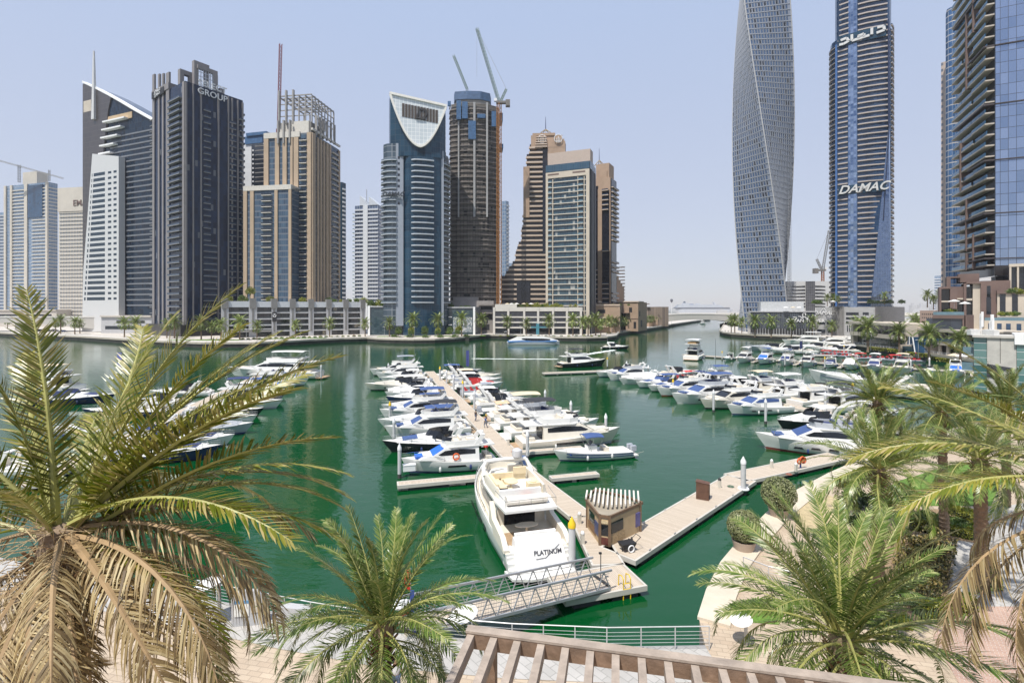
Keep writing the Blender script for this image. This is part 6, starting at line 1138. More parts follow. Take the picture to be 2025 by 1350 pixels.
# ---- the motor yacht at the near dock
def platinum():
    L, B = 17.4, 5.1; hd = V2(-.265, .964).normalized(); c = V2(2.05, 33.9) + hd * (L / 2 + .75)
    t = thing('motor_yacht', 'big cream motor yacht with flybridge lounge moored stern on beside the near dock', 'yacht', (c.x, c.y, 0), math.atan2(hd.y, hd.x))
    n = 18; m = MB(); m, edge = hullmb(L, B, 1.55, 2.35, 2.6, 20); m.build('hull', [gel, gelc, M('grey_boot', (.2, .2, .21), .5)], t)
    hw = lambda x: B / 2 * (1 - max(0, ((x + L / 2) / L - .38) / .62) ** 2.6)
    # bulwark and rail
    m = MB(); E = [e for e in edge if e[0] > -7]
    for s in (1, -1): m.rings([[(x, s * y, z), (x, s * (y - .02), z + .28), (x, s * (y - .14), z + .28), (x, s * (y - .16), z)] for x, y, z in E], caps=False)
    m.build('bulwark', gel, t); rail(edge, -3, .75, chrome, t, .1)
    # hull windows
    m = MB()
    for x0, x1 in ((-3.2, -2.4), (-1.8, -1.0), (.2, 2.6)):
        for s in (1, -1): m.rings([[(x, s * (B / 2 * .985), z) for x, z in ((x0, .75), (x1, .8), (x1, 1.15), (x0, 1.1))], [(x, s * (B / 2 * .985 + .03), z) for x, z in ((x0, .75), (x1, .8), (x1, 1.15), (x0, 1.1))]])
    m.build('hull_window', tint, t)
    # superstructure
    m = MB(); m.smooth = True; zt = 3.55
    secs = [(-4.3, 1.95, 1.55, zt), (-2, 2.0, 1.55, zt), (1, 1.95, 1.6, zt), (2.6, 1.8, 1.7, 3.2), (4.2, 1.5, 1.85, 2.55), (5.6, 1.1, 2.0, 2.35), (6.6, .5, 2.15, 2.3)]
    m.rings([[(x, w, z0), (x, w * .96, z0 + (z1 - z0) * .55), (x, w * .82, z1), (x, 0, z1 + .06), (x, -w * .82, z1), (x, -w * .96, z0 + (z1 - z0) * .55), (x, -w, z0)] for x, w, z0, z1 in secs]); m.build('cabin', gelc, t)
    m = MB(); sw = ((-3.6, 2.3, 2.6), (-2.4, 2.25, 3.0), (.6, 2.3, 3.15), (2.3, 2.45, 2.95), (3.2, 2.5, 2.7))
    wx = lambda x: 2.0 if x < 1 else 2.0 - (x - 1) * .16
    for s in (1, -1): m.rings([[(x, s * wx(x) * .99, z0), (x, s * wx(x) * .93, z1), (x, s * wx(x) * .8, z1), (x, s * wx(x) * .85, z0)] for x, z0, z1 in sw])
    m.build('side_window', M('shaded_glass', (.28, .26, .23), .2), t)
    m = MB(); m.rings([[(2.75, -1.35, 3.2), (2.75, 1.35, 3.2), (4.2, 1.15, 2.62), (4.2, -1.15, 2.62)], [(2.78, -1.35, 3.27), (2.78, 1.35, 3.27), (4.25, 1.15, 2.68), (4.25, -1.15, 2.68)]]); m.build('windscreen_cover', canv['white'], t)
    m = MB(); m.rings([[(5.2, -.9, 2.4), (5.2, .9, 2.4), (6.9, .6, 2.5), (6.9, -.6, 2.5)], [(5.2, -.9, 2.5), (5.2, .9, 2.5), (6.9, .6, 2.58), (6.9, -.6, 2.58)]]); m.build('sun_pad', M('pad_cream', (.6, .55, .47), .8), t)
    # flybridge
    fz = 3.62; out = [(-7.0, 1.95), (-5, 2.15), (-1, 2.2), (1.4, 1.9), (2.6, 1.2), (2.9, 0)]; ring = out + [(x, -y) for x, y in out[::-1][1:]]
    m = MB(); m.prism(ring[::-1], fz - .1, fz + .08); m.build('flybridge_deck', gel, t)
    m = MB(); m.smooth = True; cw = [(-4.4, 2.0), (-1, 2.08), (1.4, 1.8), (2.6, 1.1), (2.95, 0)]; ring2 = cw + [(x, -y) for x, y in cw[::-1][1:]]
    m.rings([[(x, y, fz + .05), (x + .12, y * 1.02, fz + .45), (x, y * .95, fz + .85), (x - .05, y * .86, fz + .82), (x - .05, y * .88, fz + .08)] for x, y in ring2]); m.build('flybridge_coaming', gelc, t)
    m = MB(); q = [(.6, 1.6), (1.9, 1.15), (2.35, 0), (1.9, -1.15), (.6, -1.6)]; m.rings([[(x, y, fz + .82), (x - .35, y * .95, fz + 1.3), (x - .38, y * .93, fz + 1.3), (x - .05, y * .97, fz + .82)] for x, y in q]); m.build('fly_screen', M('clear_screen', (.35, .36, .36), .1), t)
    seat_m = M('cream_lounge', (.68, .56, .36), .8)
    m = MB(); m.box(-3.9, -1.2, .85, 1.75, fz + .08, fz + .5); m.box(-3.9, -1.2, 1.6, 1.85, fz + .5, fz + .95); m.box(-1.6, -1.2, -.1, 1.0, fz + .08, fz + .5); m.box(-1.3, -1.1, -.1, 1.6, fz + .5, fz + .95); m.box(-4.1, -3.5, .5, 1.75, fz + .08, fz + .5); m.build('lounge_seat', seat_m, t)
    m = MB(); m.lathe([(.06, 0), (.06, .55), (.62, .56), (.62, .62), (.05, .62)], (-2.5, .3, fz + .08), 18, 1.15, .9); m.build('fly_table', seat_m, t)
    m = MB(); m.box(-.6, 0, -1.5, -.4, fz + .08, fz + .6); m.box(-.75, -.55, -1.5, -.4, fz + .6, fz + 1.15); m.build('helm_seat', seat_m, t); m = MB(); m.box(.5, 1.0, -1.5, -.3, fz + .08, fz + .95); m.build('helm_console', gelc, t)
    m = MB(); m.box(-4.0, -3.3, -1.7, -.7, fz + .08, fz + .85); m.lathe([(.25, .85), (.27, .9), (.05, .95)], (-3.6, -1.2, fz), 12); m.build('bar_unit', seat_m, t)
    m = MB(); m.smooth = True
    for s in (1, -1): m.path([(-.6, s * 2.05, fz + .6), (.1, s * 2.0, fz + 1.1), (.25, s * 1.75, fz + 1.55)], .16, 8)
    m.path([(.25, -1.75, fz + 1.55), (.25, 0, fz + 1.62), (.25, 1.75, fz + 1.55)], .16, 8); m.build('radar_arch', gel, t)
    m = MB(); m.lathe([(.1, 0), (.42, .05), (.45, .35), (.42, .6), (.2, .75), (.02, .78)], (.25, -1.0, fz + 1.72), 14); m.build('radar_dome', M('dome_grey', (.5, .5, .51), .4), t)
    m = MB(); m.tube((.2, -1.7, fz + 1.6), (-.2, -2.3, fz + 3.4), .015, 4); m.build('antenna', wsteel, t); m = MB(); m.tube((.2, 1.7, fz + 1.6), (0, 1.8, fz + 2.8), .015, 4); m.build('antenna', wsteel, t)
    # aft flybridge: rolled tender cover, lifebuoy, seat back
    m = MB(); m.smooth = True; m.rings([[(-5.9 + .45 * math.cos(a), y, fz + .42 + .32 * math.sin(a)) for a in [2 * math.pi * i / 10 for i in range(10)]] for y in (-1.5, -.6, .5, 1.6)]); m.build('tender_cover', M('pale_tarp', (.62, .58, .52), .9, bump=.5), t)
    m = MB(); m.box(-4.75, -4.45, -1.5, 1.8, fz + .08, fz + .75); m.build('seat_back', gel, t); buoy(t, (-5.2, -.4, fz + .25), (.2, .1, 1), .3)
    m = MB(); m.path([(-6.9, -1.9, fz + .75), (-6.95, 0, fz + .78), (-6.9, 1.9, fz + .75)], .02, 4); m.path([(-6.9, 1.9, fz + .75), (-4.6, 2.1, fz + .78)], .02, 4); m.path([(-6.9, -1.9, fz + .75), (-4.6, -2.1, fz + .78)], .02, 4)
    for y in (-1.9, -.9, 0, .9, 1.9): m.tube((-6.9, y, fz), (-6.9, y, fz + .77), .018, 4)
    m.build('fly_rail', chrome, t)
    # cockpit
    m = MB(); m.box(-4.36, -4.31, -1.1, 1.35, 1.62, 3.2); m.build('saloon_door', tint, t)
    m = MB(); m.box(-7.6, -4.3, -2.1, 2.1, 1.56, 1.6); m.build('cockpit_floor', teak, t)
    m = MB()
    for s in (1, -1): m = MB(); m.rings([[(x, s * 2.5, 1.55), (x, s * 2.46, z), (x, s * 2.1, z), (x, s * 2.08, 1.55)] for x, z in ((-8.6, 1.75), (-7.6, 2.25), (-5, 2.5), (-4.2, 3.5))]); m.build('cockpit_side', gelc, t)
    m = MB(); m.lathe([(.05, 0), (.05, .6), (.55, .62), (.55, .68), (.04, .68)], (-6.1, .1, 1.6), 18, .8, 1.6); m.build('cockpit_table', gelc, t)
    m = MB(); m.smooth = True; m.rings([[(-7.35, y, 1.6), (-7.9, y, 1.62), (-7.95, y, 2.45), (-7.75, y, 2.5), (-7.6, y, 2.1), (-7.35, y, 2.05)] for y in (-1.5, -.5, .6, 1.5)]); m.build('cockpit_sofa', M('white_sofa', (.7, .69, .66), .6), t)
    m = MB(); m.rings([[(-8.45, -1.65, 2.3), (-8.45, 1.65, 2.3), (-9.45, 1.9, .5), (-9.45, -1.9, .5)], [(-7.9, -1.65, 2.3), (-7.9, 1.65, 2.3), (-8.0, 1.9, .5), (-8.0, -1.9, .5)]]); m.build('transom', gel, t)
    for s in (1, -1):
        m = MB()
        for i in range(4): m.box(-9.4 + i * .3, -8.6 + i * .3, s * 1.75, s * 2.3, .5, .75 + i * .3)
        m.build('stair', gel, t)
    m = MB(); m.smooth = False; m.prism([(-8.7, -2.45), (-9.9, -2.2), (-10.25, -1), (-10.25, 1), (-9.9, 2.2), (-8.7, 2.45)][::-1], .3, .46); m.build('swim_platform', gel, t)
    n_ = Vector((-.87, 0, .485)).normalized(); mx = frame(Vector((-8.92, -.55, 1.45)) + n_ * .04, (0, -1, 0), Vector((.485, 0, .87)))
    m = MB(); m.add(textmb('PLATINUM', .42, .01, 0, .008), mx); m.build('name_lettering', M('letter_grey', (.06, .06, .07), .4), t)
    m = MB(); m.path([mx @ Vector((x, y, .01)) for x, y in ((-.9, -.35), (-.2, -.32), (.35, .05), (.9, .42))], .018, 4); m.build('name_flourish', MC['letter_grey'], t)
platinum()
# ================================================================ pontoons, piles, dock furniture
def plank(name, rot, c1=(.42, .35, .27), c2=(.54, .46, .37), w=.14):
    m, nt, p, L = newmat(name); tc = nd(nt, 'ShaderNodeTexCoord'); mp = nd(nt, 'ShaderNodeMapping'); mp.inputs['Rotation'].default_value = (0, 0, rot); L.new(tc.outputs['Object'], mp.inputs[0]); sx = nd(nt, 'ShaderNodeSeparateXYZ'); L.new(mp.outputs[0], sx.inputs[0])
    u = math_(nt, 'DIVIDE', math_(nt, 'ADD', sx.outputs[0], 100), w); wz = nd(nt, 'ShaderNodeTexWhiteNoise', noise_dimensions='1D'); L.new(math_(nt, 'FLOOR', u), wz.inputs['W'])
    n = nd(nt, 'ShaderNodeTexNoise'); n.inputs['Scale'].default_value = .6; n.inputs['Detail'].default_value = 6; L.new(mp.outputs[0], n.inputs['Vector'])
    col = mixc(nt, math_(nt, 'ADD', math_(nt, 'MULTIPLY', wz.outputs['Value'], .6), math_(nt, 'MULTIPLY', n.outputs[0], .5)), c1, c2); L.new(mixc(nt, math_(nt, 'LESS_THAN', math_(nt, 'FRACT', u), .1), col, (.16, .13, .1)), p.inputs['Base Color']); p.inputs['Roughness'].default_value = .8
    return m
plk = plank('dock_planks', 0); edgem = M('dock_edge', (.5, .47, .42), .7, var=.08); floatm = M('dock_float', (.035, .035, .04), .8, var=.3)
def dock(name, label, p, q, w, ztop=.62, group='floating pontoons', n_float=None):
    p = V2(*p); q = V2(*q); d = q - p; L = d.length; t = thing(name, label, 'pontoon', (p.x, p.y, 0), math.atan2(d.y, d.x), group)
    m = MB(); m.box(0, L, -w / 2 + .16, w / 2 - .16, ztop - .1, ztop); m.build('deck_planks', plk, t)
    m = MB(); m.box(-.02, L + .02, -w / 2, -w / 2 + .16, ztop - .3, ztop + .03); m.box(-.02, L + .02, w / 2 - .16, w / 2, ztop - .3, ztop + .03); m.box(-.18, -.02, -w / 2, w / 2, ztop - .3, ztop + .03); m.box(L + .02, L + .18, -w / 2, w / 2, ztop - .3, ztop + .03); m.build('edge_beam', edgem, t)
    m = MB(); k = n_float or max(2, int(L / 4))
    for i in range(k): x = L * (i + .5) / k; m.box(x - L / k * .34, x + L / k * .34, -w / 2 + .12, w / 2 - .12, -.3, ztop - .3)
    m.box(0, L, -w / 2 + .3, w / 2 - .3, ztop - .3, ztop - .1); m.build('float', floatm, t); return t
Pm = lambda t, e=0: V2(*AM) + DM * t + EM * e
dock('pontoon', 'main timber walkway running out between the boats of the middle pontoon', Pm(23), Pm(114), 2.5)
dock('pontoon', 'short walkway bending past the bow of the cream yacht', (5.9, 42.6), (1.3, 54.6), 2.2)
dock('pontoon', 'timber dock beside the cream yacht in front of the ticket kiosk', (6.55, 34.6), (5.95, 42.4), 2.3)
dock('pontoon', 'wide near end of the dock where the gangway lands, with yellow ladder', (2.9, 31.6), (7.9, 33.2), 3.0)
dock('finger_pontoon', 'finger pontoon with white locker in front of the blue covered fishing boat', Pm(22.5, -1.6), Pm(22.5, -13.4), 1.3)
dock('finger_pontoon', 'short empty finger pontoon right of the cream yacht bow', Pm(20.2, 2.0), Pm(20.2, 7.0), 1.0); dock('finger_pontoon', 'finger pontoon behind the open boat with twin outboards', Pm(30.1, 1.6), Pm(30.1, 9.5), 1.1)
dock('side_walkway', 'timber walkway leading right from the ticket kiosk past the brown notice box', (7.6, 36.1), (23.6, 52.2), 3.0)
dock('side_walkway', 'timber walkway continuing to the right bank past the orange lifebuoys', (23.2, 52.4), (38.8, 60.2), 2.8)
for i, (t0, e0, e1) in enumerate(((47, -1.5, -12), (59, -1.5, -11), (66, -1.5, -12), (84.5, -1.5, -12), (47.5, 1.5, 13), (58.7, 1.5, 11), (69.5, 1.5, 11), (86.5, 1.5, 11))): dock('finger_pontoon', '%s narrow finger pontoon between boats on the %s of the middle pontoon' % (nth(i % 4), 'left' if e0 < 0 else 'right'), Pm(t0 - .2, e0), Pm(t0 - .2, e1), .8, .5)
P3 = lambda t, e=0: V2(*A3) + D3 * t + E3 * e
dock('pontoon', 'long timber pontoon of the right rows of boats', P3(-4), P3(80), 2.4); dock('pontoon', 'cross pontoon at the far end of the right pontoon under the black yacht', P3(84, -26), P3(84, -2), 2.2); dock('pontoon', 'short link pontoon with yellow box near the black yacht', P3(80, -9), P3(80, -1), 1.2)
P4 = lambda t, e=0: V2(*A4) + D4 * t + V2(D4.y, -D4.x) * e
dock('pontoon', 'far right pontoon behind the row of bow on yachts', P4(-2), P4(95), 2.2)
for i, t0 in enumerate((26.4, 39, 51, 63, 81, 87.4)): dock('finger_pontoon', '%s finger pontoon from the left among the bow on yachts of the far right pontoon' % nth(i), P4(t0, 1.3), P4(t0, 11), 1.1, .5)
dock('pontoon', 'low pontoon in front of the dark grey sport yacht at far right', gp(1478, 690)[:2], gp(1545, 693)[:2], 2.0); dock('pontoon', 'low pontoon beside the red seated speedboats', gp(1600, 705)[:2], gp(1690, 706)[:2], 2.0)
P1 = lambda t, e=0: V2(*A1) + D1 * t + V2(D1.y, -D1.x) * e
dock('pontoon', 'timber pontoon of the left rows of boats seen through the big palm', P1(0), P1(84), 2.2)
# piles
pilew = M('pile_grey', (.52, .52, .52), .55, var=.08, scale=.8); piled = M('pile_dark', (.05, .05, .05), .8, var=.3)
def pile(px, py, h, cap, lab, r=.2, dark=False):
    P = gp(px, py); t = thing('mooring_pile', lab, 'mooring pile', (P.x, P.y, 0), 0, 'mooring piles'); m = MB(); m.lathe([(r, -.5), (r, h)], n=10); m.build('shaft', piled if dark else pilew, t)
    m = MB(); m.lathe([(r * 1.12, h), (r * 1.12, h + .28), (.02, h + .75)], n=10); m.build('cap', yellow if cap == 'y' else wsteel, t); m = MB(); m.lathe([(r * 1.03, .0), (r * 1.03, .45)], n=10); m.build('tide_band', piled, t); return t
for px, py, h, cap, lab in ((1470, 978, 3.0, 'w', 'tall grey mooring pile standing beside the timber walkway on the right'), (1131, 1132, 3.1, 'y', 'yellow capped pile standing at the stern of the cream yacht'), (790, 945, 3.0, 'w', 'weathered grey pile at the end of the finger with the white locker'), (1043, 908, 2.8, 'w', 'grey pile beside the blue bin on the middle pontoon'), (779, 872, 2.5, 'w', 'grey pile just beyond the blue covered fishing boat'), (771, 834, 2.6, 'y', 'yellow capped pile among the left bows of the middle pontoon'), (768, 743, 2.8, 'w', 'thin grey pile at the far left of the middle pontoon'), (870, 757, 3.4, 'y', 'yellow capped pile at the far end of the middle pontoon'), (883, 764, 3.2, 'w', 'grey pile nearest the far yellow capped pile'), (897, 778, 3.2, 'w', 'grey pile in the middle of the far walkway'), (915, 790, 3.2, 'y', 'yellow capped pile halfway along the middle pontoon'), (938, 816, 3.2, 'w', 'grey pile where people stand on the middle pontoon'),
    (1078, 808, 2.8, 'w', 'grey pile at the bow of the yacht with the beige awning'), (1129, 838, 3, 'w', 'grey pile at the bow of the yacht with the black sunshade'), (1198, 870, 3, 'w', 'grey pile at the bow of the cream yacht on the middle pontoon'), (1411, 815, 3.3, 'w', 'grey pile in front of the cream yacht on the right pontoon'), (1331, 783, 2.9, 'y', 'yellow capped pile among the left bows of the right pontoon'), (1514, 838, 3.3, 'w', 'grey pile with small float by the black striped cruiser'), (1632, 822, 3.4, 'w', 'grey pile half hidden beside the tall palm'), (1686, 812, 4.4, 'y', 'yellow capped pile rising above the palm fronds'), (1201, 727, 2.6, 'y', 'yellow capped pile on the link pontoon by the black yacht'), (1239, 735, 2.4, 'w', 'grey pile beyond the plain white cruiser'), (1282, 750, 3, 'w', 'grey pile near the storm covered cruiser'), (1495, 790, 3.2, 'w', 'grey pile among the awnings of the right pontoon'), (635, 750, 3.2, 'w', 'white pile at the stern of the very large yacht'), (243, 757, 3, 'w', 'white capped pile seen left through the palm fronds'), (1428, 712, 2.6, 'y', 'yellow capped pile beside the three deck yacht'), (1552, 724, 3, 'w', 'grey pile between the bow on yachts at far right'), (1631, 729, 3, 'y', 'yellow capped pile among the bow on yachts'), (1801, 738, 3.3, 'w', 'grey pile left of the cream cruiser at far right'), (1838, 733, 3.3, 'w', 'grey pile behind the cream cruiser at far right'), (1895, 745, 3, 'w', 'pointed white pile right of the navy hulled yacht'), (1669, 700, 3, 'y', 'yellow capped pile over the red seated speedboats'), (1628, 704, 3.2, 'w', 'grey pile left of the red seated speedboats')):
    pile(px, py, h, cap, lab, .24 if px in (1470, 1131) else .2)
P = gp(1470, 978); m = MB(); m.torus((P.x, P.y, .6), (0, 0, 1), .42, .13, 16, 6); tag(m.build('pile_collar', wsteel), 'white ring collar around the tall grey pile by the walkway', 'pile collar')
# flag poles
def flag(px, py, h, fh, fw, lab, fm):
    P = gp(px, py, .6); t = thing('flag_banner', lab, 'banner', P); m = MB(); m.tube((0, 0, -.6), (0, 0, h), .07, 6, .04); m.build('pole', piled, t)
    if fh: m = MB(); m.rings([[(-.06 - fw * u, .05 * math.sin(u * 5), h - .2), (-.06 - fw * u, .05 * math.sin(u * 5) + .015, h - .2), (-.06 - fw * u, .06 * math.sin(u * 6) + .015, h - fh), (-.06 - fw * u, .06 * math.sin(u * 6), h - fh)] for u in (0, .25, .5, .75, 1)]); m.build('flag', fm, t)
flag(928, 742, 6.8, 4.4, .75, 'tall navy banner flying at the far end of the middle pontoon', M('banner_navy', (.05, .06, .22), .8)); flag(241, 757, 7.4, 3.6, 1.0, 'blue banner flying among boats behind the big palm', M('banner_blue', (.16, .18, .42), .8)); flag(1217, 724, 7, 0, 0, 'slim dark mast standing near the black yacht', None); flag(1415, 708, 7, 0, 0, 'slim dark mast at the far right pontoon end', None); flag(1587, 725, 8, 2.5, .8, 'dark blue banner pole among the bow on yachts', M('banner_dark', (.03, .04, .12), .8))
# kiosk
def kiosk():
    c = gp(1204, 1080, .62); t = thing('ticket_kiosk', 'small tan wooden ticket kiosk with white slatted pergola roof and posters on the dock', 'kiosk', c, 0)
    q = lambda px, py: V2(*(gp(px, py, .62) - c)[:2])
    A, Bq, Cq, D = q(1161, 1042), q(1186, 1077), q(1205, 1080), q(1266, 1050); back = (A + D) / 2 + V2(-.2, 2.4); E, Fq = A + V2(1.0, 1.9), D + V2(-.9, 1.2)
    pl = [A, Bq, Cq, D, Fq, E]; H = 1.95; wd_ = M('kiosk_tan', (.46, .34, .2), .7, var=.08, scale=1.5)
    m = MB(); m.prism([(p.x, p.y) for p in pl], 0, H); m.build('wall', wd_, t); m = MB(); m.prism([(p.x * 1.02, p.y * 1.02) for p in pl], H, H + .12); m.build('roof', M('kiosk_roof', (.3, .26, .2), .8), t)
    def panel(a, b_, u0, u1, z0, z1, name, mat, o=.03):
        z0 *= .71; z1 *= .71; d = (b_ - a); n_ = V2(d.y, -d.x).normalized(); p0 = a + d * u0; p1 = a + d * u1; m = MB(); m.rings([[(p.x, p.y, z0), (p.x, p.y, z1), (p.x - n_.x * o * 2, p.y - n_.y * o * 2, z1), (p.x - n_.x * o * 2, p.y - n_.y * o * 2, z0)] for p in (p0 + n_ * o, p1 + n_ * o)]); return m.build(name, mat, t)
    panel(A, Bq, .2, .62, 1.25, 2.45, 'window', tint); panel(A, Bq, .12, .7, .35, 1.15, 'carved_panel', M('carved_wood', (.2, .11, .05), .6, var=.5, scale=9)); post = M('poster_blue', (.03, .045, .13), .4, var=.5, scale=2)
    panel(A, Bq, .66, .95, .75, 2.05, 'poster', post, .06); panel(Bq, Cq, .08, .92, 1.05, 2.2, 'ticket_window', tint); panel(Bq, Cq, .05, .95, .1, .85, 'counter_front', M('red_brown_front', (.1, .025, .02), .4, var=.6, scale=4)); panel(Bq, Cq, 0, 1, 2.3, 2.6, 'sign_board', M('sign_tan', (.5, .4, .25), .6, var=.3, scale=6))
    panel(Cq, D, .06, .42, 1.2, 2.35, 'window', tint); panel(Cq, D, .06, .26, .3, 1.1, 'carved_panel', M('carved_tan', (.38, .27, .15), .6, var=.4, scale=9)); panel(Cq, D, .28, .48, .3, 1.1, 'carved_panel', MC['carved_tan']); panel(Cq, D, .84, 1.0, .7, 2.2, 'poster', M('poster_dusk', (.1, .09, .25), .4, var=.6, scale=1.2), .06)
    trim = M('kiosk_trim', (.16, .1, .06), .6)
    for p in (A, Bq, Cq, D, Fq, E): m = MB(); m.box(p.x - .09, p.x + .09, p.y - .09, p.y + .09, 0, H + .3); m.build('corner_post', trim, t)
    m = MB(); rim = [p * 1.08 for p in pl]
    for a, b_ in zip(rim, rim[1:] + rim[:1]): m.bar((a.x, a.y, H + .2), (b_.x, b_.y, H + .2), .12, .2)
    m.build('roof_beam', trim, t)
    sl_ = M('bleached_slat', (.6, .56, .5), .8, var=.1, scale=3); lo = A * 1.1; d = (D * 1.05 - A * 1.1); rep = Rep()
    for i in range(13):
        u = (i + .3) / 13; p0 = lo + d * u; n_ = V2(d.y, -d.x).normalized(); f = 1.75 if .12 < u < .8 else (.7 if u <= .12 else .5); bk = 1.7 if .1 < u < .95 else 1.0
        a_ = p0 + n_ * f * (1 - abs(u - .42)); b_ = p0 - n_ * bk; m = MB(); m.bar((a_.x, a_.y, H + .42), (b_.x, b_.y, H + .5), .13, .17); rep.add(m, 1)
    rep.finish('roof_slat', sl_, t)
    bolt = MB()
    for i in range(4): p = Cq + (D - Cq) * (.3 + i * .09) + V2(.25, -.32) ; bolt.lathe([(.07, 0), (.08, .16), (.02, .2)], (p.x, p.y, 0), 8)
    bolt.build('bollard_light', black, t)
kiosk()
# dock furniture
c = gp(1389, 988, .62); t = thing('notice_box', 'upright rusty brown box with open left side standing on the walkway', 'cabinet', c, R(-28)); m = MB(); m.box(-.55, .55, -.02, .04, 0, 1.5); m.box(-.55, -.5, .04, .7, 0, 1.5); m.box(-.55, .55, .7, .75, 0, 1.5); m.box(-.55, .55, .04, .7, 0, .06); m.rings([[(-.55, -.02, 1.5), (.55, -.02, 1.5), (.55, .75, 1.5), (-.55, .75, 1.5)], [(-.6, -.06, 1.62), (.6, -.06, 1.5), (.6, .78, 1.5), (-.6, .78, 1.62)]]); m.build('body', M('rust_brown', (.11, .055, .035), .6, var=.35, scale=2), t)
c = gp(1240, 1088, .62); t = thing('hand_cart', 'black two wheeled hand cart parked beside the kiosk', 'cart', c, R(20)); m = MB(); m.prism([(-.45, -.3), (.45, -.3), (.45, .3), (-.45, .3)], .3, .62, [(-.58, -.38), (.58, -.38), (.58, .38), (-.58, .38)]); m.build('tub', black, t)
for y in (-.4, .4): m = MB(); m.torus((.1, y, .28), (0, 1, 0), .23, .05, 14, 5); m.build('wheel', wsteel, t)
m = MB(); m.path([(.5, -.3, .6), (.95, -.3, .95), (.95, .3, .95), (.5, .3, .6)], .025, 5); m.tube((-.4, 0, .3), (-.4, 0, 0), .03, 5); m.build('handle', black, t)
c = gp(1238, 1163, .62); t = thing('dock_ladder', 'yellow steel ladder hooked over the near corner of the dock', 'ladder', (c.x, c.y, 0), R(17)); m = MB()
for x in (-.25, .25): m.tube((x, -.12, -.6), (x, -.12, 1.25), .035, 6); m.path([(x, -.12, 1.25), (x, .1, 1.4), (x, .45, 1.3), (x, .5, .62)], .035, 6)
for z in (-.4, -.05, .3, .65, 1.0): m.tube((-.25, -.12, z), (.25, -.12, z), .03, 5)
m.build('frame', yellow, t); m = MB(); m.box(-.28, .28, -.2, -.05, -.45, -.38); m.build('foot_step', wsteel, t)
def pedestal(px, py, lab, h=.95): c = gp(px, py, .62); t = thing('service_pedestal', lab, 'service pedestal', c, .3, 'service pedestals'); m = MB(); m.box(-.12, .12, -.12, .12, 0, h); m.build('post', M('pedestal_cream', (.6, .56, .48), .6), t); m = MB(); m.lathe([(.15, h), (.16, h + .06), (.1, h + .2), (.02, h + .24)], n=10); m.build('cap', black if px in (1158, 1423) else wsteel, t)
for px, py, lab in ((1152, 1075, 'dark topped service pedestal on the dock beside the yacht stern'), (1146, 1035, 'white service pedestal on the dock left of the kiosk'), (1423, 964, 'dark topped service pedestal beyond the brown notice box'), (1526, 925, 'low service pedestal on the walkway behind the tall pile'), (1574, 932, 'service pedestal beside the orange lifebuoys'), (1005, 880, 'small service pedestal on the main walkway of the middle pontoon')): pedestal(px, py, lab, .75)
c = gp(1583, 925, .62); t = thing('lifebuoy_stand', 'blue stand hung with orange lifebuoys on the right walkway', 'lifebuoy stand', c, .4); m = MB(); m.box(-.06, .06, -.06, .06, 0, 1.1); m.build('post', M('stand_blue', (.03, .08, .3), .5), t)
for i, (x, z) in enumerate(((-.3, .85), (.3, .85), (-.05, 1.0))): m = MB(); m.torus((x, -.12 - .05 * i, z), (0, 1, .1), .3, .09, 14, 6); m.build('ring', orange, t)
c = gp(1034, 921, .62); t = thing('wheelie_bin', 'blue wheelie bin beside a grey pile on the main walkway', 'bin', c, .3); m = MB(); m.prism([(-.25, -.28), (.25, -.28), (.25, .28), (-.25, .28)], .08, 1.0, [(-.32, -.35), (.32, -.35), (.32, .35), (-.32, .35)]); m.build('tub', M('bin_blue', (.05, .1, .24), .5), t); m = MB(); m.box(-.35, .35, -.38, .38, 1.0, 1.08); m.build('lid', MC['bin_blue'], t)
c = gp(809, 930, .62); t = thing('dock_locker', 'white storage locker on the finger pontoon by the blue covered fishing boat', 'locker', c, R(16)); m = MB(); m.box(-.65, .65, -.3, .3, 0, .6); m.build('body', white, t); m = MB(); m.box(-.68, .68, -.33, .33, .6, .7); m.build('lid', white, t)
for i, (px, py) in enumerate(((958, 878), (961, 882))): c = gp(px, py, .8); m = MB(); m.lathe([(.02, -.3), (.22, -.2), (.3, 0), (.22, .2), (.02, .3)], n=10); o = m.build('buoy_ball', red); o.location = c; tag(o, 'red ball fender lying on the walkway, %s one' % ('nearer' if i else 'farther'), 'ball fender', 'red ball fenders')
c = gp(1110, 1168, .62); m = MB(); m.tube((0, 0, 0), (0, 0, 1.9), .03, 5); m.box(-.12, .06, -.06, .06, 1.85, 1.95); o = m.build('light_post', black); o.location = gp(1188, 1152, .62); tag(o, 'thin black light post at the dock end of the gangway', 'light post')
for i, (px, py, lab) in enumerate(((1128, 1048, 'coiled green hose lying on the dock by the white service pedestal'), (1016, 893, 'coiled hose on the main walkway near the blue bin'), (1445, 962, 'coiled hose lying beside the tall grey pile'), (1560, 938, 'coiled hose lying near the orange lifebuoys'))):
    m = MB()
    for k in range(4): m.torus((0, 0, .02 + .03 * (k % 2)), (0, 0, 1), .16 + .05 * k, .018, 16, 4)
    o = m.build('hose_coil', M('hose_green', (.05, .13, .08), .6) if i % 2 == 0 else M('hose_red', (.4, .12, .08), .6)); o.location = gp(px, py, .63); tag(o, lab, 'hose')
ci = 0
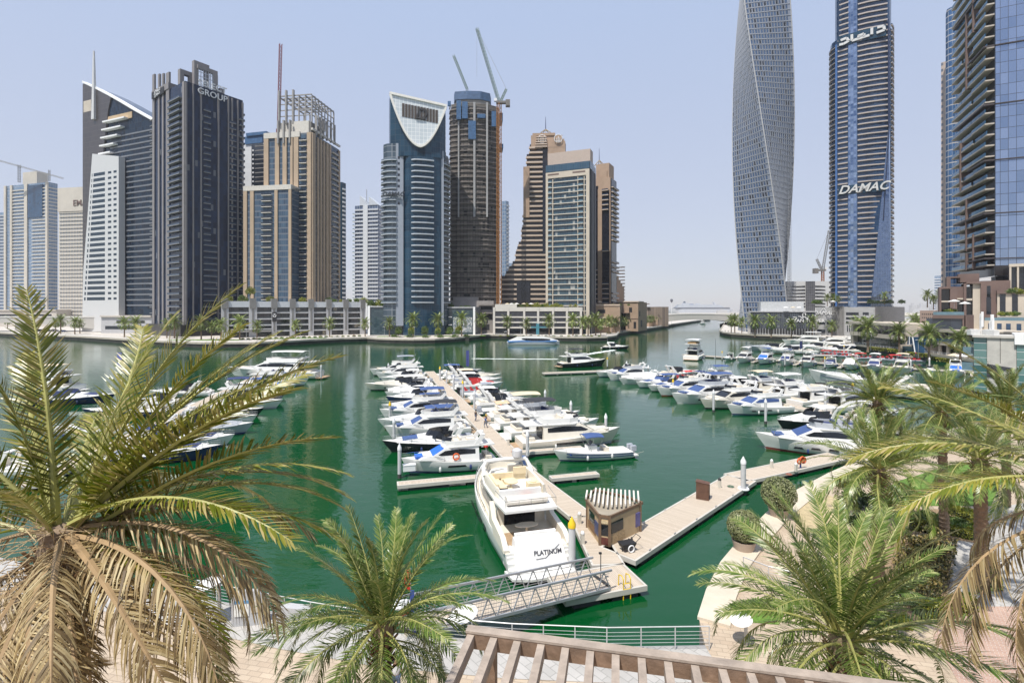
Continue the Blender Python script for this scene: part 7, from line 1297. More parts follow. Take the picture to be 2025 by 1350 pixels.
def cleats(p, q, w, n, where):
    p = Vector((*p, .65)); q = Vector((*q, .65)); d = (q - p).normalized(); e = Vector((-d.y, d.x, 0))
    for i in range(n):
        for s in (-1, 1):
            m = MB(); m.bar((-.16, 0, .09), (.16, 0, .09), .035, .03); m.box(-.07, -.03, -.02, .02, 0, .09); m.box(.03, .07, -.02, .02, 0, .09); o = m.build('mooring_cleat', steel); o.location = p.lerp(q, (i + .5) / n) + e * s * w; o.rotation_euler = (0, 0, math.atan2(d.y, d.x)); tag(o, '%s steel mooring cleat from near end on the %s edge of %s' % (nth(i), 'right' if s < 0 else 'left', where), 'cleat', 'mooring cleats on ' + where)
cleats((7.6, 36.1), (23.6, 52.2), 1.42, 6, 'the side walkway'); cleats((6.55, 34.6), (5.95, 42.4), 1.07, 3, 'the kiosk dock'); cleats(Pm(23), Pm(60), 1.17, 8, 'the main walkway')
# gangway: shore to dock
def gangway():
    a = gp(800, 1203, 1.9); b = gp(1192, 1155, .75); a = Vector((-5.6, 25.6, 1.85)); b = Vector((5.6, 32.0, .8)); d = b - a; L = d.length; t = thing('gangway', 'grey steel truss gangway sloping from the promenade down to the dock', 'gangway', a, 0)
    x = d.normalized(); y = Vector((-x.y, x.x, 0)).normalized(); W_ = 1.7
    P = lambda u, v, z: Vector((0, 0, 0)) + d * u + y * v + Vector((0, 0, z))
    m = MB(); m.rings([[P(u, -W_ / 2, 0), P(u, W_ / 2, 0), P(u, W_ / 2, .06), P(u, -W_ / 2, .06)] for u in (0, 1)]); m.build('walkway_deck', MC['dock_planks'] if 'dock_planks' in MC else plk, t)
    n = 13
    for s in (-1, 1):
        m = MB(); v = s * (W_ / 2 + .06); m.bar(P(0, v, 0), P(1, v, 0), .1, .16); m.bar(P(-.01, v, 1.12), P(1.01, v, 1.12), .1, .12)
        for i in range(n): m.bar(P(i / n, v, 0), P((i + .5) / n, v, 1.1), .055, .055); m.bar(P((i + .5) / n, v, 1.1), P((i + 1) / n, v, 0), .055, .055)
        m.build('side_truss', M('gangway_grey', (.4, .41, .43), .45, metal=.4), t); m = MB()
        for z in (.3, .5, .7, .9): m.tube(P(0, v - s * .08, z), P(1, v - s * .08, z), .014, 4)
        m.build('rail_wire', steel, t)
    m = MB(); m.tube(P(1, -W_ / 2, .1), P(1, W_ / 2, .1), .1, 8); m.build('roller', black, t)
gangway()
# foam wakes: crests of white water on the surface
fo = M('foam', (.7, .74, .73), .7, var=.2, scale=3)
m = MB(); rw = random.Random(4); a, b_ = gp(935, 709), gp(1100, 710)
for i in range(150):
    u = rw.random(); p = a.lerp(b_, u); s_ = .15 + rw.random() * .45; m.lathe([(s_, .0), (s_ * .7, .05), (.02, .08)], (p.x, p.y + rw.gauss(0, .25), 0), 5, 2.4, .3)
a, b_ = gp(1195, 697), gp(1215, 691)
for i in range(110):
    u = rw.random(); p = gp(1150, 702).lerp(gp(1214, 692), u); s_ = .3 + rw.random() * .9 * u; m.lathe([(s_, 0), (s_ * .7, .05), (.02, .08)], (p.x, p.y + rw.gauss(0, 1.6 - 1.2 * u), 0), 5, 1.8, .6)
tag(m.build('wake_foam', fo), 'thin white foam streaks left on the water by passing boats', 'foam', kind='stuff')
# ================================================================ palms and planting
leaf_g = leafmat('palm_leaf_green', [(.06, .11, .015), (.115, .18, .03), (.2, .25, .065), (.38, .39, .17)], .25, .33)
leaf_g2 = leafmat('palm_leaf_olive', [(.085, .115, .008), (.155, .175, .014), (.27, .245, .04), (.48, .39, .18)], .28, .34)
leaf_d = leafmat('palm_leaf_dead', [(.12, .075, .03), (.26, .175, .07), (.42, .31, .14), (.56, .46, .26)], .2, .6)
rach = M('rachis_green', (.3, .29, .09), .5, var=.2, scale=3); rach_d = M('rachis_dead', (.3, .2, .1), .7, var=.2, scale=3)
trunkm = M('palm_trunk', (.21, .15, .1), .9, var=.35, scale=4, bump=.8, bscale=12); boot = M('leaf_boot', (.2, .115, .055), .85, var=.4, scale=5)
def frond(L, droop, n=64, lw=.016, ll=.5, seed=0, twist=.2, vee=.5, hang=.0, seg=2, tipcut=1.0, both=True):
    """along +x from the origin, curving down; leaflets 0, rachis 1"""
    r = random.Random(seed); m = MB(); P = []; ang = 0; p = Vector((0, 0, 0)); N = 24; yaw = 0
    for i in range(N + 1):
        P.append(p.copy()); u = i / N; ang = -droop * (u ** 1.5) * 1.9; yaw = twist * u * u; p = p + Vector((math.cos(ang) * math.cos(yaw), math.cos(ang) * math.sin(yaw), math.sin(ang))) * (L / N)
    def at_(u):
        f = min(N - 1e-4, u * N); i = int(f); return P[i].lerp(P[i + 1], f - i), (P[i + 1] - P[i]).normalized()
    m.mi = 1; rs = []
    for i in range(0, N + 1, 2):
        u = i / N; w = .05 * (1 - u) + .006; q, d = at_(u); s = Vector((-d.y, d.x, 0)).normalized(); up = s.cross(d) * -1 if s.cross(d).z < 0 else s.cross(d); rs.append([q + s * w, q + up * w * .6, q - s * w, q - up * w * .5])
    m.rings(rs); m.mi = 0
    for k in range(n):
        u0 = .13 + .87 * (k / n) ** .92
        for sd_ in (1, -1):
            u = min(.995, u0 + r.uniform(-.006, .006)); q, d = at_(u); s = Vector((-d.y, d.x, 0)).normalized() * sd_; up = Vector((0, 0, 1)) - d * d.z; up.normalize()
            prof_ = math.sin(math.pi * min(1, .16 + u * .84)) ** .55 * .75 + .25; lk = ll * prof_ * r.uniform(.66, 1.15) * (L / 3.2) ** .3; fw = .6 + .65 * u + r.gauss(0, .14); ve = vee * r.uniform(.2, 1.5) * (1 - .5 * u)
            dv = (d * fw + s * 1.0 + up * ve).normalized(); wv = dv.cross(up * .75 + s * .25).normalized() * lw * r.uniform(.8, 1.15); g = Vector((0, 0, -1)) * (hang * r.uniform(.5, 1.3) + .12) * lk
            if r.random() < (.05 if hang < .3 else .14): continue
            A = q + dv * .01; B = q + dv * lk * .4 + g * .15; C = q + dv * lk * .74 + g * .5; T = q + dv * lk + g * r.uniform(.8, 1.4)
            b0 = len(m.v); m.v += [tuple(A - wv * .5), tuple(A + wv * .5), tuple(B + wv), tuple(B - wv)]
            if seg > 1: m.v += [tuple(C + wv * .7), tuple(C - wv * .7), tuple(T)]; m.face([b0, b0 + 1, b0 + 2, b0 + 3]); m.face([b0 + 3, b0 + 2, b0 + 4, b0 + 5]); m.face([b0 + 5, b0 + 4, b0 + 6])
            else: m.v += [tuple(T)]; m.face([b0, b0 + 1, b0 + 2, b0 + 3]); m.face([b0 + 3, b0 + 2, b0 + 4])
    return m
FM = {}
def fmesh(kind, L, seed, big):
    key = (kind, L, seed % 3, big)
    if key not in FM:
        n = 92 if big else 78; w = .0128 if big else .0165
        a = dict(up=(.28, .5, 0.0), mid=(.55, .45, .05), arch=(.95, .35, .15), droop=(1.2, .2, .4), dead=(.85, .1, .6), deadarch=(.6, .2, .38))[kind]
        mb = frond(L, a[0], n, w, .44 if big else .5, seed % 3 + int(L * 10), [.12, -.15, .3][seed % 3], a[1], a[2])
        dead = kind.startswith('dead'); FM[key] = mb.data('frond', [leaf_d if dead else (leaf_g2 if big else leaf_g), rach_d if dead else rach])
    return FM[key]
def palm(label, base, zc, fl, L, seed, big=False, r=.2, lean=(0, 0), group='date palms beside the promenade', trunk=True, dead=0, fruit=False):
    """base point on the ground, crown height, list of (azimuth deg, elevation deg, kind, length factor) or a count"""
    rr = random.Random(seed); t = thing('date_palm', label, 'palm tree', base, 0, group); h = zc - base[2]; top = Vector((lean[0], lean[1], h))
    m = MB(); rs = []; n = 14; K = max(10, int(h / .16))
    for i in range(K + 1):
        u = i / K; w = r * (1.12 - .18 * u + (.16 if u > .9 else 0)) * (1 + (.07 if i % 2 else -.05)); c = top * u; rs.append([(c.x + w * math.cos(2 * math.pi * j / n + i * .22) * (1 + .06 * math.sin(j * 3 + i)), c.y + w * math.sin(2 * math.pi * j / n + i * .22) * (1 + .06 * math.cos(j * 2 + i)), c.z) for j in range(n)])
    m.rings(rs); m.build('trunk', trunkm, t)
    m = MB()
    for i in range(46):                                            # leaf bases round the top of the trunk
        a = i * 2.4; z = -1.35 + 1.05 * i / 46; d = Vector((math.cos(a), math.sin(a), .9 + .5 * i / 46)).normalized(); p = top + Vector((math.cos(a) * r, math.sin(a) * r, z)); m.rings([[p + Vector((-math.sin(a), math.cos(a), 0)) * w_ + Vector((0, 0, -.05)), p + Vector((-math.sin(a), math.cos(a), 0)) * -w_ + Vector((0, 0, -.05)), p + d * .0 + Vector((0, 0, .06))] if False else [q + Vector((-math.sin(a), math.cos(a), 0)) * w_, q - Vector((-math.sin(a), math.cos(a), 0)) * w_, q + Vector((math.cos(a), math.sin(a), 0)) * .05] for q, w_ in ((p, .085), (p + d * .26, .025))])
    m.build('leaf_boots', boot, t)
    if big:
        m = MB()
        for i in range(230):
            a = rr.uniform(0, 6.28); e = rr.uniform(-.5, 1.2); d = Vector((math.cos(a) * math.cos(e), math.sin(a) * math.cos(e), math.sin(e))); l = rr.uniform(.35, 1.0); p = top + Vector((math.cos(a) * r * .8, math.sin(a) * r * .8, rr.uniform(-1.0, .1))); m.path([p, p + d * l * .5 + Vector((0, 0, -.04)), p + d * l * .85 + Vector((rr.gauss(0, .07), rr.gauss(0, .07), -.14 * l)), p + d * l + Vector((rr.gauss(0, .12), rr.gauss(0, .12), -.4 * l))], .006, 3)
        m.build('dry_fibres', M('dry_fibre', (.42, .31, .17), .8, var=.3, scale=6), t)
    if not isinstance(fl, list):
        n = fl; fl = []
        for i in range(n):
            u = (i + .5) / n; el = 82 - 112 * u ** 1.05 + rr.uniform(-7, 7); fl.append((i * 137.5 + rr.uniform(-14, 14), el, 'up' if el > 52 else 'mid' if el > 18 else 'arch' if el > -8 else 'droop', rr.uniform(.86, 1.08) * (.8 if el > 45 else .92)))
        for i in range(dead): fl.append((rr.uniform(0, 360), rr.uniform(-40, -10), 'dead', rr.uniform(.7, 1)))
    for i, (az, el, kind, k) in enumerate(fl):
        o = bpy.data.objects.new('frond' if not kind.startswith('dead') else 'dead_frond', fmesh(kind, L, i, big)); COL.objects.link(o); o.parent = t; o.location = top + Vector((math.cos(R(az)), math.sin(R(az)), 0)) * r * .55 + Vector((0, 0, rr.uniform(-.25, .1) - (.35 if el < 0 else 0)))
        o.rotation_mode = 'QUATERNION'; o.rotation_quaternion = Matrix.Rotation(R(az), 4, 'Z').to_quaternion() @ Matrix.Rotation(-R(el), 4, 'Y').to_quaternion() @ Matrix.Rotation(rr.uniform(-.5, .5), 4, 'X').to_quaternion(); o.scale = (k, k, k)
    return t
def px3(px, py, Y): return Vector(at(px, Y, zz(py, Y)))
# the big one close by at the left; azimuths: 0 = right, 90 = away, 180 = left, 270 = towards the eye
c = px3(125, 1040, 7.4)
fl = [(160, 84, 'up', 1.12), (190, 80, 'up', 1.08), (70, 76, 'up', 1.1), (20, 72, 'up', 1.28), (5, 63, 'up', 1.2), (-6, 52, 'up', 1.3), (18, 44, 'up', 1.3), (-10, 40, 'up', 1.34), (8, 31, 'mid', 1.2), (-22, 26, 'mid', 1.2), (22, 20, 'mid', 1.2), (0, 20, 'mid', 1.2), (-3, 34, 'up', 1.28), (14, 58, 'up', 1.2), (12, 27, 'mid', 1.18), (-16, 48, 'up', 1.15), (45, 40, 'up', 1.2), (95, 55, 'up', 1.2), (120, 40, 'mid', 1.1), (150, 52, 'up', 1.1), (172, 40, 'mid', 1.0), (195, 52, 'up', 1.0), (185, 22, 'mid', 1.0), (140, 18, 'arch', 1.0), (60, 18, 'arch', 1.2), (90, 20, 'arch', 1.1), (10, 8, 'arch', 1.05), (-15, 8, 'arch', 1.1), (230, 50, 'mid', .7), (280, 56, 'mid', .65)]
fl += [(4, 20, 'deadarch', 1.05), (-10, 14, 'dead', 1.12), (14, 4, 'dead', 1.1), (-24, 8, 'dead', 1.15), (-38, 0, 'dead', 1.05), (-52, 8, 'dead', .95), (-66, -6, 'dead', .85), (-80, -20, 'dead', .75), (-18, -12, 'deadarch', 1.0), (-44, -22, 'dead', .85), (-60, -34, 'dead', .8), (5, -18, 'dead', 1.0), (30, -10, 'dead', 1.05), (55, -18, 'dead', .95), (85, -24, 'dead', .9), (150, -24, 'dead', .8), (180, -8, 'dead', .85), (200, -28, 'dead', .8), (215, 0, 'dead', .75), (235, -24, 'dead', .75), (255, -38, 'dead', .75), (-30, -46, 'dead', .8), (10, -46, 'dead', .85), (-95, -40, 'dead', .7), (-72, -56, 'deadarch', .7), (225, -52, 'dead', .8), (-8, -60, 'dead', .8), (190, -55, 'dead', .8), (-50, -64, 'dead', .7)]
palm('huge close date palm at left with olive fronds over dead brown ones', (c.x, c.y, 1.8), c.z, fl, 3.4, 1, True, .26, group=None)
c = px3(757, 1225, 14.0); palm('date palm in the lower middle standing on tan paving by the gangway', (c.x, c.y, 1.8), c.z, 62, 4.0, 2, False, .24, group=None)
c = px3(1668, 1252, 11.8); palm('large green date palm at lower right in front of the planting bed', (c.x, c.y, 1.8), c.z, 64, 4.1, 3, False, .26, group=None)
c = px3(1738, 925, 24); b0 = gp(1738, 1195, 1.8); palm('date palm with tall trunk rising from the shrub bed at right', (b0.x, b0.y, 1.8), c.z, 56, 3.9, 4, False, .24, (c.x - b0.x, c.y - b0.y), group=None)
b0 = gp(1942, 1165, 1.8); c = px3(1938, 905, 27); palm('date palm with thick trunk beside the grey pavement at right', (b0.x, b0.y, 1.8), c.z, 54, 4.0, 5, False, .3, (c.x - b0.x, c.y - b0.y), group=None)
b0 = gp(1868, 1068, 1.8); c = px3(1862, 812, 33); palm('date palm behind the yellow hedge at right, second from the water', (b0.x, b0.y, 1.8), c.z, 54, 4.0, 6, False, .26, (c.x - b0.x, c.y - b0.y), group=None)
b0 = gp(1735, 1035, 1.8); c = px3(1735, 792, 36); palm('bushy date palm in front of the long silver yacht', (b0.x, b0.y, 1.8), c.z, 54, 4.0, 7, False, .26, (c.x - b0.x, c.y - b0.y), group=None)
b0 = gp(1990, 1000, 1.8); c = px3(1990, 800, 36); palm('date palm behind the others at the right edge below the lift building', (b0.x, b0.y, 1.8), c.z, 54, 4.0, 8, False, .26, (c.x - b0.x, c.y - b0.y), group=None)
c = px3(2215, 960, 8.5)
fl = [(172, 26, 'mid', 1.25), (186, 18, 'mid', 1.15), (165, 40, 'up', 1.15), (155, 16, 'arch', 1.2), (180, 44, 'up', 1.05), (140, 30, 'mid', 1.0), (195, 32, 'mid', .85), (120, 60, 'up', 1), (60, 50, 'up', 1), (20, 30, 'mid', 1), (90, 30, 'mid', 1), (300, 40, 'mid', .8), (176, -10, 'deadarch', 1.2), (188, -20, 'deadarch', 1.15), (166, -26, 'deadarch', 1.1), (198, -34, 'dead', 1.0), (178, -38, 'deadarch', 1.05), (206, -22, 'deadarch', .9), (130, -20, 'dead', 1)]
palm('close palm entering from the right edge with green fronds above hanging brown ones', (c.x, c.y, 1.8), c.z, fl, 3.3, 9, True, .26, group=None)
# far palms: one low-detail tree, copied
def farpalm():
    t = thing('date_palm', 'x', 'palm tree', (0, -50, 0), 0, 'date palms along the far promenades'); m = MB(); m.smooth = True; rs = [[(w * math.cos(j), w * math.sin(j), z) for j in [2 * math.pi * i / 7 for i in range(7)]] for w, z in ((.36, 0), (.27, 1), (.25, 5), (.33, 6.6))]; m.rings(rs); m.build('trunk', trunkm, t)
    cr = MB(); ff = [frond(4.3, dr, 18, .08, .9, s, .1, .4, .2, 1) for s, dr in enumerate((.5, .9, 1.3))]; rr = random.Random(11)
    for i in range(34):
        u = (i + .5) / 34; el = 80 - 105 * u; cr.add(ff[min(2, int(u * 3))], Matrix.Translation((0, 0, 6.6)) @ Matrix.Rotation(R(i * 137.5), 4, 'Z') @ Matrix.Rotation(-R(el), 4, 'Y') @ Matrix.Scale(rr.uniform(.85, 1.1), 4))
    cr.build('crown', [leaf_g, rach], t); return t
fp0 = farpalm(); used = [False]
def fpalm(P, h, rz, label, group=None):
    s = h / 9.2
    if not used[0]: used[0] = True; o = fp0; o.location = P; o.rotation_euler = (0, 0, rz); o.scale = (s,) * 3; o['label'] = label
    else: o = dup(fp0, P, rz, label, s)
    if group: o['group'] = group
rp_ = random.Random(21)
def palmrow(lst, where, hh=8.5, z=2.0):
    hh *= 1.3
    for i, q in enumerate(lst):
        px, Y = q[:2]; fpalm(at(px, Y, q[2] if len(q) > 2 else z), hh * rp_.uniform(.85, 1.15), rp_.uniform(0, 6), '%s date palm from the left %s' % (nth(i), where), 'date palms ' + where)
palmrow([(15, 420), (54, 400), (110, 345), (120, 330), (148, 325), (158, 340), (246, 292), (268, 288)], 'on the promenade left of the navy tower')
palmrow([(330, 285), (345, 282), (398, 268), (418, 270), (437, 262), (474, 266), (508, 268), (584, 290), (652, 296), (722, 300)], 'in front of the grey podium')
palmrow([(770, 296), (817, 300), (866, 302), (913, 303), (952, 312)], 'before the glass podiums', 9.5)
palmrow([(1003, 308), (1041, 308), (1086, 308), (1133, 304), (1152, 302), (1163, 306), (1178, 312), (1188, 305)], 'before the cream podium', 9)
palmrow([(1204, 330), (1216, 345), (1224, 352), (1232, 365), (1241, 378), (1263, 420), (1271, 435), (1278, 450), (1285, 462), (1291, 475), (1298, 485)], 'along the channel walk', 8.5)
palmrow([(1446, 345), (1453, 338), (1467, 330), (1493, 296), (1525, 292), (1565, 288), (1607, 284), (1645, 278), (1697, 250)], 'before the stone and glass podiums on the right', 8.5)
palmrow([(1716, 190), (1778, 180), (1837, 158), (1899, 142)], 'on the right quay before the restaurants', 9)
palmrow([(1807, 300), (1815, 290), (1822, 310)], 'beside the small window block', 9); palmrow([(1834, 236, 19), (1846, 238, 18)], 'on the roof of the small window block', 6)
palmrow([(1636, 306, 20), (1648, 304, 20), (1657, 308, 20), (1749, 300, 21)], 'on the roof of the grey stone podium', 5)
# bushes: leaf clumps, one of each tint, copied
def bush(name, cols, n, seed, ls=.22, flat=.8):
    r = random.Random(seed); m = MB()
    for i in range(n):
        a, b_, q = r.uniform(0, 6.28), math.acos(r.uniform(-.4, 1)), r.uniform(.55, 1.06) * (1 + .22 * math.sin(i * .37)); p = Vector((math.cos(a) * math.sin(b_) * q, math.sin(a) * math.sin(b_) * q, .45 + math.cos(b_) * q * flat)); d = Vector((r.gauss(0, 1), r.gauss(0, 1), r.gauss(.4, 1))).normalized(); s = d.orthogonal().normalized() * ls * r.uniform(.6, 1.2); w = d.cross(s) * .8; m.poly([p - s, p - w * .5, p + s, p + w * .5])
    m.lathe([(.1, -.1), (.06, .5)], n=5); return m.data(name, leafmat('leaf_' + name, cols, .25))
BS = [bush('green_shrub', [(.05, .1, .015), (.1, .16, .03), (.16, .21, .05)], 420, 1), bush('lime_shrub', [(.14, .19, .02), (.25, .27, .03), (.3, .29, .06)], 420, 2), bush('dark_shrub', [(.02, .04, .012), (.04, .07, .02), (.07, .1, .03)], 420, 3)]
nb = {}
def shrub(P, s, kind, where, sz=1.0):
    nb[where] = nb.get(where, -1) + 1; o = bpy.data.objects.new('shrub', BS[kind]); COL.objects.link(o); o.location = P; o.scale = (s, s, s * sz); o.rotation_euler = (0, 0, rp_.uniform(0, 6)); tag(o, '%s %s shrub from the left %s' % (nth(nb[where]), ('green', 'lime green', 'dark green')[kind], where), 'shrub', 'shrubs ' + where); return o
rz_ = random.Random(31)
for i in range(17): px = 985 + i * 9.6; shrub(at(px, 330 + rz_.uniform(0, 10), 19.4), rz_.uniform(1.3, 2.4), rz_.choice((0, 1, 1, 1)), 'on the roof terrace of the cream podium')
for px, Y in ((450, 300), (480, 306), (534, 312), (598, 318), (650, 332), (662, 333), (675, 334), (690, 338), (706, 342), (719, 344)): shrub(at(px, Y, 22.8), rz_.uniform(1.4, 2.6), rz_.choice((0, 0, 1)), 'on the roof of the grey podium')
for px in (733, 741, 749, 756, 764, 779): shrub(at(px, 326, 20), rz_.uniform(1.6, 2.6), rz_.choice((0, 1)), 'on the glass podium left of the round tower', 1.3)
for px, s in ((890, 2.4), (912, 1.0), (921, 1.2), (928, 1.0)): shrub(at(px, 330, 19.2), s, 0, 'on the glass podium right of the round tower')
for px in (788, 813, 840, 865, 888, 905): P = at(px, 291, 2); shrub(P + Vector((0, 0, 1.6)), 1.7, 0, 'on the round landing before the glass tower', 1.2)
for px in (1181, 1190, 1212, 1226, 1243): shrub(at(px, 350, 20.6), 1.0, rz_.choice((0, 1)), 'on the brown podium terrace')
for px, q in ((1612, 610), (1620, 607), (1722, 607), (1735, 606), (1748, 606), (1760, 606), (1783, 607)): shrub(at(px, 300, 21.5), rz_.uniform(1.2, 2.2), 0 if px < 1700 else 2, 'on the grey stone podium roof at right')
for px, py, Y in ((1872, 616, 176), (1878, 617, 176), (1885, 617, 177), (1980, 622, 150), (1988, 623, 150), (1996, 622, 150), (2005, 622, 150), (2012, 622, 150), (2000, 579, 152), (2010, 577, 152), (2018, 580, 152)): shrub(at(px, Y, zz(py, Y) - .3), rz_.uniform(.8, 1.2), rz_.choice((0, 1)), 'on the terraces of the brown box podium')
for i in range(22): px = 480 + i * 11; Y = 268 + i * 1.5; shrub(at(px, Y, 2.0), rz_.uniform(.7, 1.1), rz_.choice((0, 1)), 'along the cafe edge before the grey podium', .8)
for i in range(14): px = 990 + i * 15; shrub(at(px, 300, 2), rz_.uniform(.7, 1.1), rz_.choice((0, 1, 2)), 'along the promenade before the cream podium', .8)
for px, Y in ((1236, 392), (1247, 400), (1204, 336), (1220, 352), (1262, 440)): shrub(at(px, Y, 2), 1.5, 1, 'in beds along the channel walk', .7)
def treem(P, h, kind, label):
    t = thing('round_tree', label, 'tree', P, 0, 'small round trees on the far promenade'); m = MB(); m.tube((0, 0, 0), (0, 0, h * .5), .14, 6, .1); m.tube((0, 0, h * .4), (.5, 0, h * .62), .08, 5); m.build('trunk', trunkm, t); o = bpy.data.objects.new('crown', BS[kind]); COL.objects.link(o); o.parent = t; o.location = (0, 0, h * .55); o.scale = (h * .32, h * .32, h * .42)
for i, px in enumerate((788, 813, 840, 866, 890, 907)): treem(at(px, 297 - abs(px - 845) * .05, 2), rz_.uniform(4.5, 6.2), 1 if i % 2 else 0, '%s small round tree from the left before the round glass tower' % nth(i))
treem(at(495, 303, 22.5), 8, 1, 'loose yellowish tree on the roof at the left end of the grey podium'); treem(at(478, 303, 22.5), 4, 0, 'smaller bushy tree on the grey podium roof beside the yellowish tree')
def box_hedge(name, pts, w, h, z, cols, label, n_per=520, ls=.06):
    """clipped hedge: leaf-sized faces over a box that follows pts"""
    r = random.Random(len(pts) * 7 + int(w * 10)); m = MB(); core = MB()
    for a, b_ in zip(pts[:-1], pts[1:]):
        a, b_ = Vector((a[0], a[1], z)), Vector((b_[0], b_[1], z)); d = b_ - a; L = d.length; d.normalize(); s = Vector((-d.y, d.x, 0)); core.bar(a + Vector((0, 0, h / 2)), b_ + Vector((0, 0, h / 2)), w * .86, h * .9)
        for i in range(int(n_per * L)):
            f = r.random(); u = r.random() * L; v = r.uniform(-.5, .5) * w; q = r.random() * h
            if f < .5: q = h + r.gauss(0, .03)
            elif f < .75: v = w / 2 + r.gauss(0, .03)
            else: v = -w / 2 + r.gauss(0, .03)
            p = a + d * u + s * v + Vector((0, 0, q)); e = Vector((r.gauss(0, 1), r.gauss(0, 1), r.gauss(.5, 1))).normalized(); t1 = e.orthogonal().normalized() * ls * r.uniform(.7, 1.3); t2 = e.cross(t1) * .7; m.poly([p - t1, p - t2, p + t1, p + t2])
    m.mi = 0; n0 = len(m.f); m.mi = 1; m.add(core); m.m[n0:] = [1] * (len(m.f) - n0)
    o = m.build(name, [leafmat('leaf_%s%d' % (name, len(bpy.data.materials)), cols, .25), M('hedge_core', (.03, .04, .012), .9)]); tag(o, label, 'hedge'); return o
gq = lambda px, py: tuple(gp(px, py, 1.85)[:2])
HY_ = [(.13, .17, .012), (.25, .26, .02), (.32, .3, .04)]
box_hedge('clipped_hedge', [gq(1815, 1218), gq(1870, 1213), gq(1920, 1200)], .75, .7, 1.8, HY_, 'bright yellow green clipped hedge along the front edge of the shrub bed')
box_hedge('clipped_hedge', [gq(1690, 1225), gq(1745, 1232), gq(1800, 1238)], .6, .45, 1.8, HY_, 'low yellow green hedge in front of the tall palm trunk')
box_hedge('clipped_hedge', [gq(1690, 1165), gq(1698, 1225)], .6, .45, 1.8, HY_, 'short yellow green hedge on the left side of the shrub bed')
box_hedge('clipped_hedge', [gq(1800, 1045), gq(1850, 1050), gq(1925, 1068), gq(1932, 1035), gq(1890, 1025)], .6, .7, 1.8, HY_, 'yellow green hedge bending around the second planted square')
box_hedge('clipped_hedge', [gq(1860, 1012), gq(1950, 1030)], .6, .7, 1.8, HY_, 'yellow green hedge at the back of the second planted square')
box_hedge('clipped_hedge', [gq(1950, 1110), gq(1968, 1165)], .6, .6, 1.8, HY_, 'yellow green hedge beside the thick palm trunk')
for i, (pxa, Y, pxb) in enumerate(((1722, 204, 1752), (1750, 196, 1785), (1792, 180, 1838), (1844, 160, 1890))): box_hedge('clipped_hedge', [at(pxa, Y)[:2], at(pxb, Y - 10)[:2]], 1.2, 1.0, 2.0, HY_, '%s yellow green hedge from the left along the right quay' % nth(i), 40, .22)
for px, py in ((1810, 1030), (1832, 1024), (1855, 1030), (1876, 1036), (1900, 1040), (1822, 1042), (1850, 1046), (1880, 1052), (1912, 1056)): shrub(gp(px, py, 1.9), rz_.uniform(.45, .7), 0, 'inside the second planted square', .9)
for px, py in ((1700, 1005), (1722, 992), (1748, 1000), (1770, 985), (1690, 985), (1655, 1065), (1672, 1078), (1640, 1085), (1700, 1040)): shrub(gp(px, py, 1.82), rz_.uniform(.5, .9), rz_.choice((0, 2)), 'beside the curved quay behind the large palm', .9)
box_hedge('clipped_hedge', [gq(1660, 962), gq(1720, 935), gq(1800, 905), gq(1890, 880)], .8, .7, 1.8, HY_, 'long yellow green hedge following the curved quay under the palms', 260, .09)
box_hedge('clipped_hedge', [gq(1450, 1212), gq(1500, 1200), gq(1565, 1205)], .5, .4, 1.8, [(.08, .16, .02), (.16, .25, .04), (.22, .3, .06)], 'low green hedge edging the small lawn beside the white disc lamp')
def shrubbed(poly, n, z, label):
    r = random.Random(9); m = MB(); c = sum((Vector(p) for p in poly), Vector((0, 0))) / len(poly)
    for i in range(n):
        a, b_ = r.sample(range(len(poly)), 2); u, v = r.random(), r.random(); p = Vector(poly[a]).lerp(Vector(poly[b_]), u).lerp(c, v * .7); hh = r.random() ** .6 * (.9 + .35 * math.sin(p.x * 2.1) * math.cos(p.y * 1.7)); q = Vector((p.x, p.y, z + hh)); e = Vector((r.gauss(0, 1), r.gauss(0, 1), r.gauss(.6, 1))).normalized(); t1 = e.orthogonal().normalized() * .085 * r.uniform(.7, 1.4); t2 = e.cross(t1) * .65; m.poly([q - t1, q - t2, q + t1, q + t2])
    o = m.build('shrub_bed', leafmat('leaf_bed', [(.02, .025, .008), (.05, .055, .015), (.14, .12, .03), (.3, .22, .09)], .15)); tag(o, 'dark green and bronze leafy shrubs filling the planting bed at right', 'shrubs', kind='stuff')
shrubbed([gq(1755, 1190), gq(1765, 1120), gq(1790, 1060), gq(1850, 1062), gq(1895, 1085), gq(1885, 1150), gq(1860, 1200), gq(1800, 1212)], 9000, 1.85, '')
